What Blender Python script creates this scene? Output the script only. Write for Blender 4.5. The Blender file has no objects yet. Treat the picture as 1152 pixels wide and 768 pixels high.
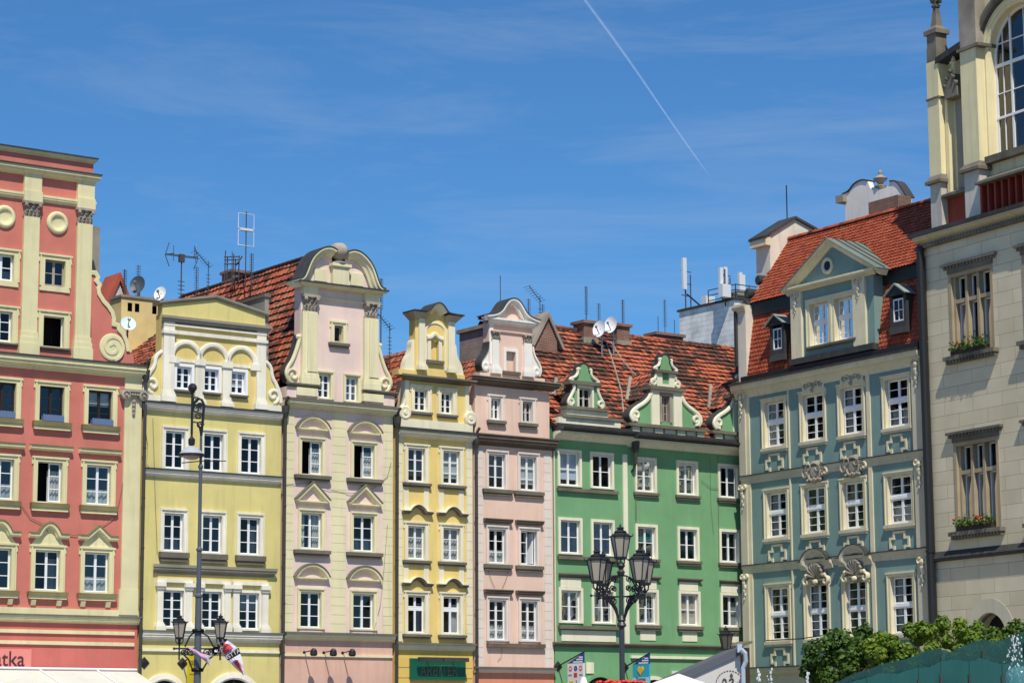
import bpy, math, random
from mathutils import Vector, Matrix
random.seed(7)
SC = bpy.context.scene
COL = SC.collection
R = math.radians

# ------------------------------------------------------------------ camera
FPX, CX, CY = 2700.0, 576.0, 384.0            # focal length in pixels of a 1152 px wide frame
PITCH, ROLL = math.atan(448.0 / FPX), math.atan(0.0057)
CAMP = Vector((0, 0, 1.7))
fwd = Vector((0, math.cos(PITCH), math.sin(PITCH)))
up0 = Vector((0, -math.sin(PITCH), math.cos(PITCH)))
rt0 = Vector((1, 0, 0))
RT = rt0 * math.cos(ROLL) - up0 * math.sin(ROLL)
UP = rt0 * math.sin(ROLL) + up0 * math.cos(ROLL)
cam = bpy.data.cameras.new('camera')
cam.sensor_width = 36.0
cam.lens = 36.0 * FPX / 1152.0
cam.clip_start = 0.5
cam.clip_end = 20000
camo = bpy.data.objects.new('camera', cam)
COL.objects.link(camo)
camo.matrix_world = Matrix((
    (RT.x, UP.x, -fwd.x, CAMP.x), (RT.y, UP.y, -fwd.y, CAMP.y), (RT.z, UP.z, -fwd.z, CAMP.z), (0, 0, 0, 1)))
SC.camera = camo

# ------------------------------------------------------------------ sun, sky, exposure
SUN_EL, SUN_H = R(56.5), Vector((0.1837, -0.983, 0)).normalized()
sun_dir = Vector((SUN_H.x * math.cos(SUN_EL), SUN_H.y * math.cos(SUN_EL), math.sin(SUN_EL)))
sl = bpy.data.lights.new('sun', 'SUN')
sl.energy = 4.75
sl.angle = R(0.5)
sl.color = (1.0, 0.93, 0.80)
so = bpy.data.objects.new('sun', sl)
COL.objects.link(so)
so.rotation_euler = sun_dir.to_track_quat('Z', 'Y').to_euler()
so.location = (0, -20, 60)

W = bpy.data.worlds.new('World')
SC.world = W
W.use_nodes = True
wn, wl = W.node_tree.nodes, W.node_tree.links
wn.clear()
sky = wn.new('ShaderNodeTexSky')
sky.sky_type = 'NISHITA'
sky.sun_disc = False
sky.sun_elevation = SUN_EL
sky.sun_rotation = math.atan2(SUN_H.x, SUN_H.y)
sky.altitude = 800
sky.air_density = 1.0
sky.dust_density = 0.15
sky.ozone_density = 3.0
tint = wn.new('ShaderNodeMix')
tint.data_type = 'RGBA'
tint.blend_type = 'MULTIPLY'
tint.inputs[0].default_value = 1.0
tint.inputs[7].default_value = (0.46, 0.87, 1.19, 1)
wl.new(sky.outputs[0], tint.inputs[6])
# thin cirrus streaks (direction of the sky, not of the lens)
tc = wn.new('ShaderNodeTexCoord')
mp = wn.new('ShaderNodeMapping')
mp.inputs['Rotation'].default_value = (R(4), R(-4), 0)
mp.inputs['Scale'].default_value = (3.2, 3.2, 20.0)
wl.new(tc.outputs['Generated'], mp.inputs[0])
nz = wn.new('ShaderNodeTexNoise')
nz.inputs['Scale'].default_value = 2.0
nz.inputs['Detail'].default_value = 7
nz.inputs['Roughness'].default_value = 0.66
nz.inputs['Distortion'].default_value = 0.6
wl.new(mp.outputs[0], nz.inputs['Vector'])
rp = wn.new('ShaderNodeValToRGB')
rp.color_ramp.elements[0].position = 0.44
rp.color_ramp.elements[0].color = (0, 0, 0, 1)
rp.color_ramp.elements[1].position = 0.80
rp.color_ramp.elements[1].color = (0.23, 0.23, 0.23, 1)
wl.new(nz.outputs[0], rp.inputs[0])
cm = wn.new('ShaderNodeMix')
cm.data_type = 'RGBA'
cm.inputs[7].default_value = (5.2, 6.0, 6.8, 1)
wl.new(rp.outputs[0], cm.inputs[0])
wl.new(tint.outputs[2], cm.inputs[6])
bg = wn.new('ShaderNodeBackground')
bg.inputs[1].default_value = 0.10
wl.new(cm.outputs[2], bg.inputs[0])
wo = wn.new('ShaderNodeOutputWorld')
wl.new(bg.outputs[0], wo.inputs[0])

SC.view_settings.view_transform = 'Standard'
SC.view_settings.look = 'None'
SC.view_settings.exposure = 0.0
SC.view_settings.gamma = 1.0
SC.view_settings.use_curve_mapping = False
SC.render.engine = 'CYCLES'
SC.cycles.max_bounces = 5
SC.cycles.transparent_max_bounces = 8
SC.cycles.caustics_reflective = False
SC.cycles.caustics_refractive = False

# ------------------------------------------------------------------ pixel <-> place
def ray(X, Y):
    xc, yc = (X - CX) / FPX, (CY - Y) / FPX
    return (RT * xc + UP * yc + fwd)

def at_depth(X, Y, d):
    r = ray(X, Y)
    return CAMP + r * (d / r.y)

class Frame:
    """A facade: local x runs along the wall, -y points out of it, z is up."""
    def __init__(self, th, org):
        self.th = th
        self.org = Vector((org[0], org[1], 0))
        self.d = Vector((math.cos(th), math.sin(th), 0))
        self.i = Vector((-math.sin(th), math.cos(th), 0))      # inward (+y)
    def shifted(self, u):
        return Frame(self.th, self.org + self.d * u)
    def p(self, X, Y, off=0.0):
        r = ray(X, Y)
        t = (self.org + self.i * off - CAMP).dot(self.i) / r.dot(self.i)
        q = CAMP + r * t - self.org
        return q.dot(self.d), q.z
    def x(self, X, Y, off=0.0): return self.p(X, Y, off)[0]
    def z(self, X, Y, off=0.0): return self.p(X, Y, off)[1]
    def world(self, x, y, z): return self.org + self.d * x + self.i * y + Vector((0, 0, z))

def dir_from_vp(vx):
    r = ray(vx, 832 - 0.0057 * (vx - 576))
    r.z = 0
    return r.normalized()

# ------------------------------------------------------------------ materials
def lin(c):
    return tuple(((v / 255.0) / 12.92 if v <= 10 else ((v / 255.0 + 0.055) / 1.055) ** 2.4) for v in c)

def _new(name):
    m = bpy.data.materials.new(name)
    m.use_nodes = True
    n = m.node_tree.nodes
    return m, n, m.node_tree.links, n['Principled BSDF']

def paint(name, rgb, var=0.14, streak=0.16, bump=0.15, rough=0.88, fine=30.0, dirt=(0.30, 0.27, 0.22), dirtamt=0.25, spec=0.2):
    """Painted render or stone: soft blotches, faint vertical rain streaks, a grain."""
    m, n, l, b = _new(name)
    c = lin(rgb)
    var *= 1.25; streak *= 1.8
    tc = n.new('ShaderNodeTexCoord')
    n1 = n.new('ShaderNodeTexNoise')
    n1.inputs['Scale'].default_value = 0.55
    n1.inputs['Detail'].default_value = 6
    n1.inputs['Roughness'].default_value = 0.62
    l.new(tc.outputs['Object'], n1.inputs['Vector'])
    mp = n.new('ShaderNodeMapping')
    mp.inputs['Scale'].default_value = (2.6, 2.6, 0.22)
    l.new(tc.outputs['Object'], mp.inputs[0])
    n2 = n.new('ShaderNodeTexNoise')
    n2.inputs['Scale'].default_value = 1.6
    n2.inputs['Detail'].default_value = 5
    l.new(mp.outputs[0], n2.inputs['Vector'])
    n3 = n.new('ShaderNodeTexNoise')
    n3.inputs['Scale'].default_value = fine
    n3.inputs['Detail'].default_value = 3
    l.new(tc.outputs['Object'], n3.inputs['Vector'])
    mx = n.new('ShaderNodeMix'); mx.data_type = 'RGBA'
    mx.inputs[6].default_value = tuple(v * (1 - var) for v in c) + (1,)
    mx.inputs[7].default_value = tuple(min(0.92, v * (1 + var * 0.7)) for v in c) + (1,)
    r1 = n.new('ShaderNodeMapRange')
    r1.inputs[1].default_value = 0.3; r1.inputs[2].default_value = 0.7
    l.new(n1.outputs[0], r1.inputs[0]); l.new(r1.outputs[0], mx.inputs[0])
    mx2 = n.new('ShaderNodeMix'); mx2.data_type = 'RGBA'
    mx2.inputs[7].default_value = tuple(v * (1 - dirtamt) + d * 0.5 * dirtamt for v, d in zip(c, dirt)) + (1,)
    r2 = n.new('ShaderNodeMapRange')
    r2.inputs[1].default_value = 0.52; r2.inputs[2].default_value = 0.78; r2.inputs[4].default_value = min(1, streak * 4)
    l.new(n2.outputs[0], r2.inputs[0]); l.new(r2.outputs[0], mx2.inputs[0])
    l.new(mx.outputs[2], mx2.inputs[6])
    l.new(mx2.outputs[2], b.inputs['Base Color'])
    b.inputs['Roughness'].default_value = rough
    b.inputs['Specular IOR Level'].default_value = spec
    if bump:
        bp = n.new('ShaderNodeBump')
        bp.inputs['Strength'].default_value = bump
        bp.inputs['Distance'].default_value = 0.02
        l.new(n3.outputs[0], bp.inputs['Height']); l.new(bp.outputs[0], b.inputs['Normal'])
    return m

def plain(name, rgb, rough=0.6, metal=0.0, spec=0.4, alpha=None):
    m, n, l, b = _new(name)
    b.inputs['Base Color'].default_value = lin(rgb) + (1,)
    b.inputs['Roughness'].default_value = rough
    b.inputs['Metallic'].default_value = metal
    b.inputs['Specular IOR Level'].default_value = spec
    return m

def tiles_mat(name, ramp, patch=0.5, patch_scale=0.45, dark=(0.05, 0.038, 0.032)):
    """Clay tiles: each tile its own fired colour (face attribute), lichen and soot in patches."""
    m, n, l, b = _new(name)
    at = n.new('ShaderNodeAttribute'); at.attribute_name = 'tint'
    rp = n.new('ShaderNodeValToRGB')
    el = rp.color_ramp.elements
    while len(el) < len(ramp): el.new(0.5)
    for e, (pos, c) in zip(el, ramp):
        e.position = pos; e.color = lin(c) + (1,)
    l.new(at.outputs['Fac'], rp.inputs[0])
    tc = n.new('ShaderNodeTexCoord')
    n1 = n.new('ShaderNodeTexNoise')
    n1.inputs['Scale'].default_value = patch_scale
    n1.inputs['Detail'].default_value = 9
    n1.inputs['Roughness'].default_value = 0.75
    mp = n.new('ShaderNodeMapping'); mp.inputs['Scale'].default_value = (0.75, 0.75, 1.5)
    l.new(tc.outputs['Object'], mp.inputs[0]); l.new(mp.outputs[0], n1.inputs['Vector'])
    ad = n.new('ShaderNodeMath'); ad.operation = 'MULTIPLY_ADD'
    ad.inputs[1].default_value = 0.22
    l.new(at.outputs['Fac'], ad.inputs[0]); l.new(n1.outputs[0], ad.inputs[2])
    mr = n.new('ShaderNodeMapRange')
    mr.inputs[1].default_value = 0.69 - 0.08 * patch; mr.inputs[2].default_value = 0.77 - 0.08 * patch; mr.inputs[4].default_value = 0.93
    l.new(ad.outputs[0], mr.inputs[0])
    mx = n.new('ShaderNodeMix'); mx.data_type = 'RGBA'
    mx.inputs[7].default_value = dark + (1,)
    l.new(mr.outputs[0], mx.inputs[0]); l.new(rp.outputs[0], mx.inputs[6])
    l.new(mx.outputs[2], b.inputs['Base Color'])
    b.inputs['Roughness'].default_value = 0.85
    b.inputs['Specular IOR Level'].default_value = 0.25
    n3 = n.new('ShaderNodeTexNoise'); n3.inputs['Scale'].default_value = 22
    l.new(tc.outputs['Object'], n3.inputs['Vector'])
    bp = n.new('ShaderNodeBump'); bp.inputs['Strength'].default_value = 0.4; bp.inputs['Distance'].default_value = 0.02
    l.new(n3.outputs[0], bp.inputs['Height']); l.new(bp.outputs[0], b.inputs['Normal'])
    return m

def glass_mat(name, tintc=(0.80, 0.84, 0.85), ior=1.5):
    m, n, l, b = _new(name)
    n.remove(b)
    out = n['Material Output']
    tr = n.new('ShaderNodeBsdfTransparent'); tr.inputs[0].default_value = tintc + (1,)
    gl = n.new('ShaderNodeBsdfGlossy'); gl.inputs['Roughness'].default_value = 0.03
    fr = n.new('ShaderNodeFresnel'); fr.inputs[0].default_value = ior
    tc = n.new('ShaderNodeTexCoord')
    nz = n.new('ShaderNodeTexNoise'); nz.inputs['Scale'].default_value = 1.1
    l.new(tc.outputs['Object'], nz.inputs['Vector'])
    bp = n.new('ShaderNodeBump'); bp.inputs['Strength'].default_value = 0.1; bp.inputs['Distance'].default_value = 0.04
    l.new(nz.outputs[0], bp.inputs['Height']); l.new(bp.outputs[0], gl.inputs['Normal'])
    ms = n.new('ShaderNodeMixShader')
    l.new(fr.outputs[0], ms.inputs[0]); l.new(tr.outputs[0], ms.inputs[1]); l.new(gl.outputs[0], ms.inputs[2])
    l.new(ms.outputs[0], out.inputs[0])
    return m

def leaf_mat(name, c1, c2):
    m, n, l, b = _new(name)
    at = n.new('ShaderNodeAttribute'); at.attribute_name = 'tint'
    mx = n.new('ShaderNodeMix'); mx.data_type = 'RGBA'
    mx.inputs[6].default_value = c1 + (1,); mx.inputs[7].default_value = c2 + (1,)
    l.new(at.outputs['Fac'], mx.inputs[0])
    l.new(mx.outputs[2], b.inputs['Base Color'])
    b.inputs['Roughness'].default_value = 0.5
    b.inputs['Specular IOR Level'].default_value = 0.35
    tl = n.new('ShaderNodeBsdfTranslucent')
    l.new(mx.outputs[2], tl.inputs[0])
    ms = n.new('ShaderNodeMixShader'); ms.inputs[0].default_value = 0.3
    l.new(b.outputs[0], ms.inputs[1]); l.new(tl.outputs[0], ms.inputs[2])
    l.new(ms.outputs[0], n['Material Output'].inputs[0])
    return m

def brick_mat(name, c1, c2, mortar, bw=0.26, bh=0.075, off=0.0, rough=0.9):
    m, n, l, b = _new(name)
    tc = n.new('ShaderNodeTexCoord')
    # bricks are laid along the wall whichever way it faces: x+y is the run, z the height
    sp = n.new('ShaderNodeSeparateXYZ'); l.new(tc.outputs['Object'], sp.inputs[0])
    ad = n.new('ShaderNodeMath'); l.new(sp.outputs[0], ad.inputs[0]); l.new(sp.outputs[1], ad.inputs[1])
    cb = n.new('ShaderNodeCombineXYZ'); l.new(ad.outputs[0], cb.inputs[0]); l.new(sp.outputs[2], cb.inputs[1])
    br = n.new('ShaderNodeTexBrick')
    br.inputs['Color1'].default_value = lin(c1) + (1,)
    br.inputs['Color2'].default_value = lin(c2) + (1,)
    br.inputs['Mortar'].default_value = lin(mortar) + (1,)
    br.inputs['Scale'].default_value = 1.0
    br.inputs['Mortar Size'].default_value = 0.012
    br.inputs['Brick Width'].default_value = bw
    br.inputs['Row Height'].default_value = bh
    l.new(cb.outputs[0], br.inputs['Vector'])
    nz = n.new('ShaderNodeTexNoise'); nz.inputs['Scale'].default_value = 1.3; nz.inputs['Detail'].default_value = 6
    l.new(tc.outputs['Object'], nz.inputs['Vector'])
    mx = n.new('ShaderNodeMix'); mx.data_type = 'RGBA'; mx.blend_type = 'MULTIPLY'; mx.inputs[0].default_value = 0.6
    rp = n.new('ShaderNodeValToRGB')
    rp.color_ramp.elements[0].position = 0.3; rp.color_ramp.elements[0].color = (0.45, 0.45, 0.45, 1)
    rp.color_ramp.elements[1].position = 0.6; rp.color_ramp.elements[1].color = (1, 1, 1, 1)
    l.new(nz.outputs[0], rp.inputs[0]); l.new(br.outputs[0], mx.inputs[6]); l.new(rp.outputs[0], mx.inputs[7])
    l.new(mx.outputs[2], b.inputs['Base Color'])
    b.inputs['Roughness'].default_value = rough
    bp = n.new('ShaderNodeBump'); bp.inputs['Strength'].default_value = 0.5; bp.inputs['Distance'].default_value = 0.01; bp.invert = True
    l.new(br.outputs['Fac'], bp.inputs['Height']); l.new(bp.outputs[0], b.inputs['Normal'])
    return m

# ------------------------------------------------------------------ mesh collector
class MB:
    def __init__(self):
        self.v, self.f, self.t = [], [], []
    def add(self, vs, fs, tint=None):
        o = len(self.v)
        self.v += [tuple(p) for p in vs]
        for q in fs:
            self.f.append(tuple(o + i for i in q))
            self.t.append(0.5 if tint is None else tint)
        return self
    def quad(self, a, b, c, d, tint=None): return self.add((a, b, c, d), ((0, 1, 2, 3),), tint)
    def box(self, x0, x1, y0, y1, z0, z1):
        vs = [(x, y, z) for z in (z0, z1) for y in (y0, y1) for x in (x0, x1)]
        return self.add(vs, ((0, 2, 3, 1), (4, 5, 7, 6), (0, 1, 5, 4), (2, 6, 7, 3), (0, 4, 6, 2), (1, 3, 7, 5)))
    def hexa(self, b, t):
        return self.add(list(b) + list(t), ((0, 3, 2, 1), (4, 5, 6, 7), (0, 1, 5, 4), (1, 2, 6, 5), (2, 3, 7, 6), (3, 0, 4, 7)))
    def extrude(self, pts, y0, y1):
        """polygon in the x-z plane given a thickness along y"""
        n = len(pts)
        vs = [(x, y0, z) for x, z in pts] + [(x, y1, z) for x, z in pts]
        fs = [tuple(range(n)), tuple(range(2 * n - 1, n - 1, -1))]
        fs += [(i, n + i, n + (i + 1) % n, (i + 1) % n) for i in range(n)]
        return self.add(vs, fs)
    def sweep(self, path, prof, y=0.0, closed=False):
        """prof: (out, side) pairs carried along a path in the x-z plane; out goes towards -y"""
        P = [Vector((a, b)) for a, b in path]
        n, k = len(P), len(prof)
        vs = []
        for i in range(n):
            if closed:
                a, b, c = P[i - 1], P[i], P[(i + 1) % n]
            else:
                a, b, c = P[max(0, i - 1)], P[i], P[min(n - 1, i + 1)]
            t1 = (b - a) if (b - a).length > 1e-9 else (c - b)
            t2 = (c - b) if (c - b).length > 1e-9 else (b - a)
            t1.normalize(); t2.normalize()
            n1, n2 = Vector((-t1.y, t1.x)), Vector((-t2.y, t2.x))
            m = n1 + n2
            if m.length < 1e-6: m = n1
            m.normalize()
            s = 1.0 / max(0.45, m.dot(n1))
            for o, sd in prof:
                vs.append((b.x + m.x * sd * s, y - o, b.y + m.y * sd * s))
        fs = []
        for i in range(n if closed else n - 1):
            j = (i + 1) % n
            for q in range(k):
                r = (q + 1) % k
                fs.append((i * k + q, i * k + r, j * k + r, j * k + q))
        if not closed:
            fs.append(tuple(range(k - 1, -1, -1)))
            fs.append(tuple((n - 1) * k + q for q in range(k)))
        return self.add(vs, fs)
    def tube(self, pts, r, seg=6, taper=None):
        P = [Vector(p) for p in pts]
        vs, fs = [], []
        n = len(P)
        prev = None
        for i, p in enumerate(P):
            t = (P[min(n - 1, i + 1)] - P[max(0, i - 1)]).normalized()
            a = Vector((0, 0, 1)) if abs(t.z) < 0.9 else Vector((1, 0, 0))
            if prev is None:
                s1 = t.cross(a).normalized()
            else:
                s1 = (prev - t * prev.dot(t)).normalized()
            prev = s1
            s2 = t.cross(s1)
            rr = r if taper is None else r + (taper - r) * i / max(1, n - 1)
            for k in range(seg):
                q = 2 * math.pi * k / seg
                vs.append(p + s1 * (rr * math.cos(q)) + s2 * (rr * math.sin(q)))
        for i in range(n - 1):
            for k in range(seg):
                k2 = (k + 1) % seg
                fs.append((i * seg + k, i * seg + k2, (i + 1) * seg + k2, (i + 1) * seg + k))
        fs.append(tuple(range(seg - 1, -1, -1)))
        fs.append(tuple((n - 1) * seg + k for k in range(seg)))
        return self.add(vs, fs)
    def lathe(self, prof, c=(0, 0, 0), seg=12, axis='z', rot=0.0):
        """prof: (radius, height) pairs turned about an axis through c"""
        vs, fs = [], []
        n = len(prof)
        for r, h in prof:
            for k in range(seg):
                q = 2 * math.pi * k / seg + rot
                a, b = r * math.cos(q), r * math.sin(q)
                if axis == 'z': vs.append((c[0] + a, c[1] + b, c[2] + h))
                else: vs.append((c[0] + a, c[1] - h, c[2] + b))     # axis y, heights grow outwards
        for i in range(n - 1):
            for k in range(seg):
                k2 = (k + 1) % seg
                fs.append((i * seg + k, i * seg + k2, (i + 1) * seg + k2, (i + 1) * seg + k))
        fs.append(tuple(range(seg - 1, -1, -1)))
        fs.append(tuple((n - 1) * seg + k for k in range(seg)))
        return self.add(vs, fs)
    def ball(self, c, r, seg=8, rings=5, sx=1, sy=1, sz=1):
        vs = [(c[0], c[1], c[2] - r * sz)]
        for i in range(1, rings):
            a = -math.pi / 2 + math.pi * i / rings
            for k in range(seg):
                q = 2 * math.pi * k / seg
                vs.append((c[0] + sx * r * math.cos(a) * math.cos(q), c[1] + sy * r * math.cos(a) * math.sin(q), c[2] + sz * r * math.sin(a)))
        vs.append((c[0], c[1], c[2] + r * sz))
        fs = [(0, 1 + (k + 1) % seg, 1 + k) for k in range(seg)]
        for i in range(rings - 2):
            for k in range(seg):
                k2 = (k + 1) % seg
                b = 1 + i * seg
                fs.append((b + k, b + k2, b + seg + k2, b + seg + k))
        b = 1 + (rings - 2) * seg
        fs += [(b + k, b + (k + 1) % seg, len(vs) - 1) for k in range(seg)]
        return self.add(vs, fs)
    def build(self, name, mat, parent=None, label=None, smooth=False, recalc=True):
        me = bpy.data.meshes.new(name)
        me.from_pydata(self.v, [], self.f)
        if any(abs(t - 0.5) > 1e-9 for t in self.t):
            a = me.attributes.new('tint', 'FLOAT', 'FACE')
            a.data.foreach_set('value', self.t)
        me.materials.append(mat)
        if recalc:
            import bmesh
            bm = bmesh.new(); bm.from_mesh(me)
            bmesh.ops.recalc_face_normals(bm, faces=bm.faces[:])
            bm.to_mesh(me); bm.free()
        if smooth:
            me.polygons.foreach_set('use_smooth', [True] * len(me.polygons))
        me.update()
        o = bpy.data.objects.new(name, me)
        COL.objects.link(o)
        if parent is not None: o.parent = parent
        if label: o['label'] = label
        return o

def empty(name, loc, rz=0.0):
    o = bpy.data.objects.new(name, None)
    o.empty_display_size = 0.5
    COL.objects.link(o)
    o.location = loc
    o.rotation_euler = (0, 0, rz)
    return o

def tag(o, label, cat, group=None):
    o['label'] = label
    o['category'] = cat
    if group: o['group'] = group
    return o

def structure(o):
    o['kind'] = 'structure'
    return o

def copy_tree(o, parent=None):
    c = o.copy()
    COL.objects.link(c)
    if parent is not None: c.parent = parent
    for ch in list(o.children): copy_tree(ch, c)
    return c

def text_mesh(s, size, mat, name, parent, loc, rot, extrude=0.01, align='CENTER', shear=0.0, sx=1.0):
    cu = bpy.data.curves.new('lettering', 'FONT')
    cu.body = s; cu.size = size; cu.extrude = extrude; cu.align_x = align; cu.align_y = 'CENTER'; cu.shear = shear
    tmp = bpy.data.objects.new('lettering', cu)
    COL.objects.link(tmp)
    dg = bpy.context.evaluated_depsgraph_get()
    me = bpy.data.meshes.new_from_object(tmp.evaluated_get(dg))
    bpy.data.objects.remove(tmp); bpy.data.curves.remove(cu)
    me.name = name
    me.materials.clear(); me.materials.append(mat)
    o = bpy.data.objects.new(name, me)
    COL.objects.link(o)
    o.parent = parent; o.location = loc; o.rotation_euler = rot; o.scale = (sx, 1, 1)
    return o

# ------------------------------------------------------------------ colours
M = {}
M['white'] = plain('white_window_paint', (238, 240, 242), 0.45)
M['brown_sash'] = plain('dark_brown_window_paint', (50, 36, 30), 0.5)
M['glass'] = glass_mat('window_glass')
M['glass_b'] = glass_mat('reflective_window_glass', (0.72, 0.78, 0.80), 1.75)
M['glass_dull'] = glass_mat('old_window_glass', (0.78, 0.80, 0.78), 1.22)
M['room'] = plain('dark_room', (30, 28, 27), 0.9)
M['cloth'] = paint('white_curtain', (196, 196, 192), 0.2, 0.1, 0, 0.9)
M['blind'] = plain('grey_blind', (190, 196, 196), 0.8)
M['beige_blind'] = plain('beige_blind', (205, 190, 165), 0.8)
M['blue_blind'] = plain('pale_blue_blind', (200, 214, 226), 0.8)
M['teal_blind'] = plain('teal_blind', (40, 120, 120), 0.8)
M['ledge'] = paint('weathered_ledge', (116, 110, 96), 0.3, 0.2, 0.2, 0.85, dirtamt=0.5)
M['lead'] = paint('dark_sheet_metal', (66, 66, 66), 0.25, 0.2, 0.05, 0.6)
M['pipe'] = plain('dark_pipe', (62, 60, 58), 0.5)
M['stone'] = paint('grey_carved_stone', (166, 157, 144), 0.35, 0.25, 0.4, 0.9, dirtamt=0.6)
M['iron'] = plain('black_iron', (32, 34, 36), 0.5)
M['cable'] = plain('grey_cable', (120, 112, 100), 0.8)
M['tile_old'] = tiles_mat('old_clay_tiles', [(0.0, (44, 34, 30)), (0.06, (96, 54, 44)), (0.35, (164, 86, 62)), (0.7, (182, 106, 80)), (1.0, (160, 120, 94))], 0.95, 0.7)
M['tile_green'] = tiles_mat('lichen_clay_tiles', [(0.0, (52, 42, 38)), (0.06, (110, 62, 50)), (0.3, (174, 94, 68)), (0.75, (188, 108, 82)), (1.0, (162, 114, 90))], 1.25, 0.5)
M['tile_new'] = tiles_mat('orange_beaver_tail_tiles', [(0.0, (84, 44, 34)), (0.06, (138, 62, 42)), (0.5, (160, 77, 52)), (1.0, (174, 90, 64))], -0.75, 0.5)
M['brick'] = brick_mat('old_brick', (150, 92, 70), (118, 76, 62), (150, 140, 128))
M['brick_grey'] = brick_mat('rendered_brick', (160, 150, 142), (148, 128, 116), (150, 144, 136))
M['concrete'] = paint('grey_render', (150, 146, 134), 0.25, 0.25, 0.3)
# ------------------------------------------------------------------ building kit
VP_ROW, VP_TEAL, VP_GREY = 4350.0, -1230.0, -960.0
dr = dir_from_vp(VP_ROW)
dt = -dir_from_vp(VP_TEAL)
dg_ = -dir_from_vp(VP_GREY)
a0 = at_depth(720, 600, 105.0)
ROW = Frame(math.atan2(dr.y, dr.x), (a0.x, a0.y))
TEAL0 = at_depth(836, 600, 107.6)
TEALF = Frame(math.atan2(dt.y, dt.x), (TEAL0.x, TEAL0.y))
_r = ray(1050, 500)
g0 = at_depth(1050, 500, 97.2)
GREYF = Frame(math.atan2(dg_.y, dg_.x), (g0.x, g0.y))

class House:
    def __init__(self, name, label, cat, frame, xl, xr, yref=600, ends=(0.0, 0.0)):
        u = frame.x(xl, yref)
        self.F = frame.shifted(u)
        self.w = frame.x(xr, yref) - u
        self.o = tag(empty(name, self.F.org, self.F.th), label, cat)
    def p(self, X, Y, off=0.0): return self.F.p(X, Y, off)
    def x(self, X, Y, off=0.0): return self.F.x(X, Y, off)
    def z(self, X, Y, off=0.0): return self.F.z(X, Y, off)
    def path(self, pts, off=0.0): return [self.F.p(a, b, off) for a, b in pts]
    def part(self, name, mb, mat, parent=None, **k): return mb.build(name, mat, parent or self.o, **k)

def sheet(mb, x0, x1, z0, z1, holes, y=0.0):
    """a wall face with openings left out"""
    xs = sorted({x0, x1} | {min(max(v, x0), x1) for h in holes for v in (h[0], h[1])})
    zs = sorted({z0, z1} | {min(max(v, z0), z1) for h in holes for v in (h[2], h[3])})
    idx = {}
    vs, fs = [], []
    def vid(i, j):
        if (i, j) not in idx:
            idx[(i, j)] = len(vs); vs.append((xs[i], y, zs[j]))
        return idx[(i, j)]
    for i in range(len(xs) - 1):
        for j in range(len(zs) - 1):
            cx, cz = (xs[i] + xs[i + 1]) / 2, (zs[j] + zs[j + 1]) / 2
            if any(h[0] < cx < h[1] and h[2] < cz < h[3] for h in holes): continue
            fs.append((vid(i, j), vid(i + 1, j), vid(i + 1, j + 1), vid(i, j + 1)))
    mb.add(vs, fs)
    return mb

def shell(mb, x0, x1, z0, z1, depth, y=0.0):
    """side, back and top faces behind a front sheet"""
    mb.quad((x0, y, z0), (x0, depth, z0), (x0, depth, z1), (x0, y, z1))
    mb.quad((x1, y, z0), (x1, depth, z0), (x1, depth, z1), (x1, y, z1))
    mb.quad((x0, depth, z0), (x1, depth, z0), (x1, depth, z1), (x0, depth, z1))
    mb.quad((x0, y, z1), (x1, y, z1), (x1, depth, z1), (x0, depth, z1))
    return mb

def cornice(h, name, x0, x1, zb, zt, out, mat, flash=None, returns=True, parent=None, y=0.0, flash_mat=None, steps=0):
    H = zt - zb
    pr = [(-0.02, 0), (0.3 * out, 0), (0.32 * out, 0.2 * H), (0.52 * out, 0.24 * H), (0.62 * out, 0.36 * H), (0.84 * out, 0.4 * H),
          (0.86 * out, 0.62 * H), (out, 0.66 * H), (out, H), (-0.02, H)]
    mb = MB()
    n = len(pr)
    vs = [(x0 - (o if returns else 0) * 0.6, y - o, zb + t) for o, t in pr] + [(x1 + (o if returns else 0) * 0.6, y - o, zb + t) for o, t in pr]
    fs = [tuple(range(n)), tuple(range(2 * n - 1, n - 1, -1))] + [(i, n + i, n + (i + 1) % n, (i + 1) % n) for i in range(n)]
    mb.add(vs, fs)
    o = mb.build(name, mat, parent or h.o)
    if flash:
        e = out * 0.6 if returns else 0
        MB().box(x0 - e - 0.03, x1 + e + 0.03, y - out - 0.05, y - 0.0, zt + 0.002, zt + flash).build('flashing', flash_mat or M['lead'], o)
    return o

def corn_px(h, name, X0, X1, Xr, Yt, Yb, out, mat, Yref=None, **k):
    """cornice given by its edges in the photograph, placed as a real moulding on the wall"""
    Yq = Yref or Yt
    return cornice(h, name, h.x(X0, Yq), h.x(X1, Yq), h.z(Xr, Yb, -0.25 * out), h.z(Xr, Yt, -out), out, mat, **k)

def band(h, name, x0, x1, z0, z1, out, mat, parent=None, y=0.0):
    return MB().box(x0, x1, y - out, y + 0.02, z0, z1).build(name, mat, parent or h.o)

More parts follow.
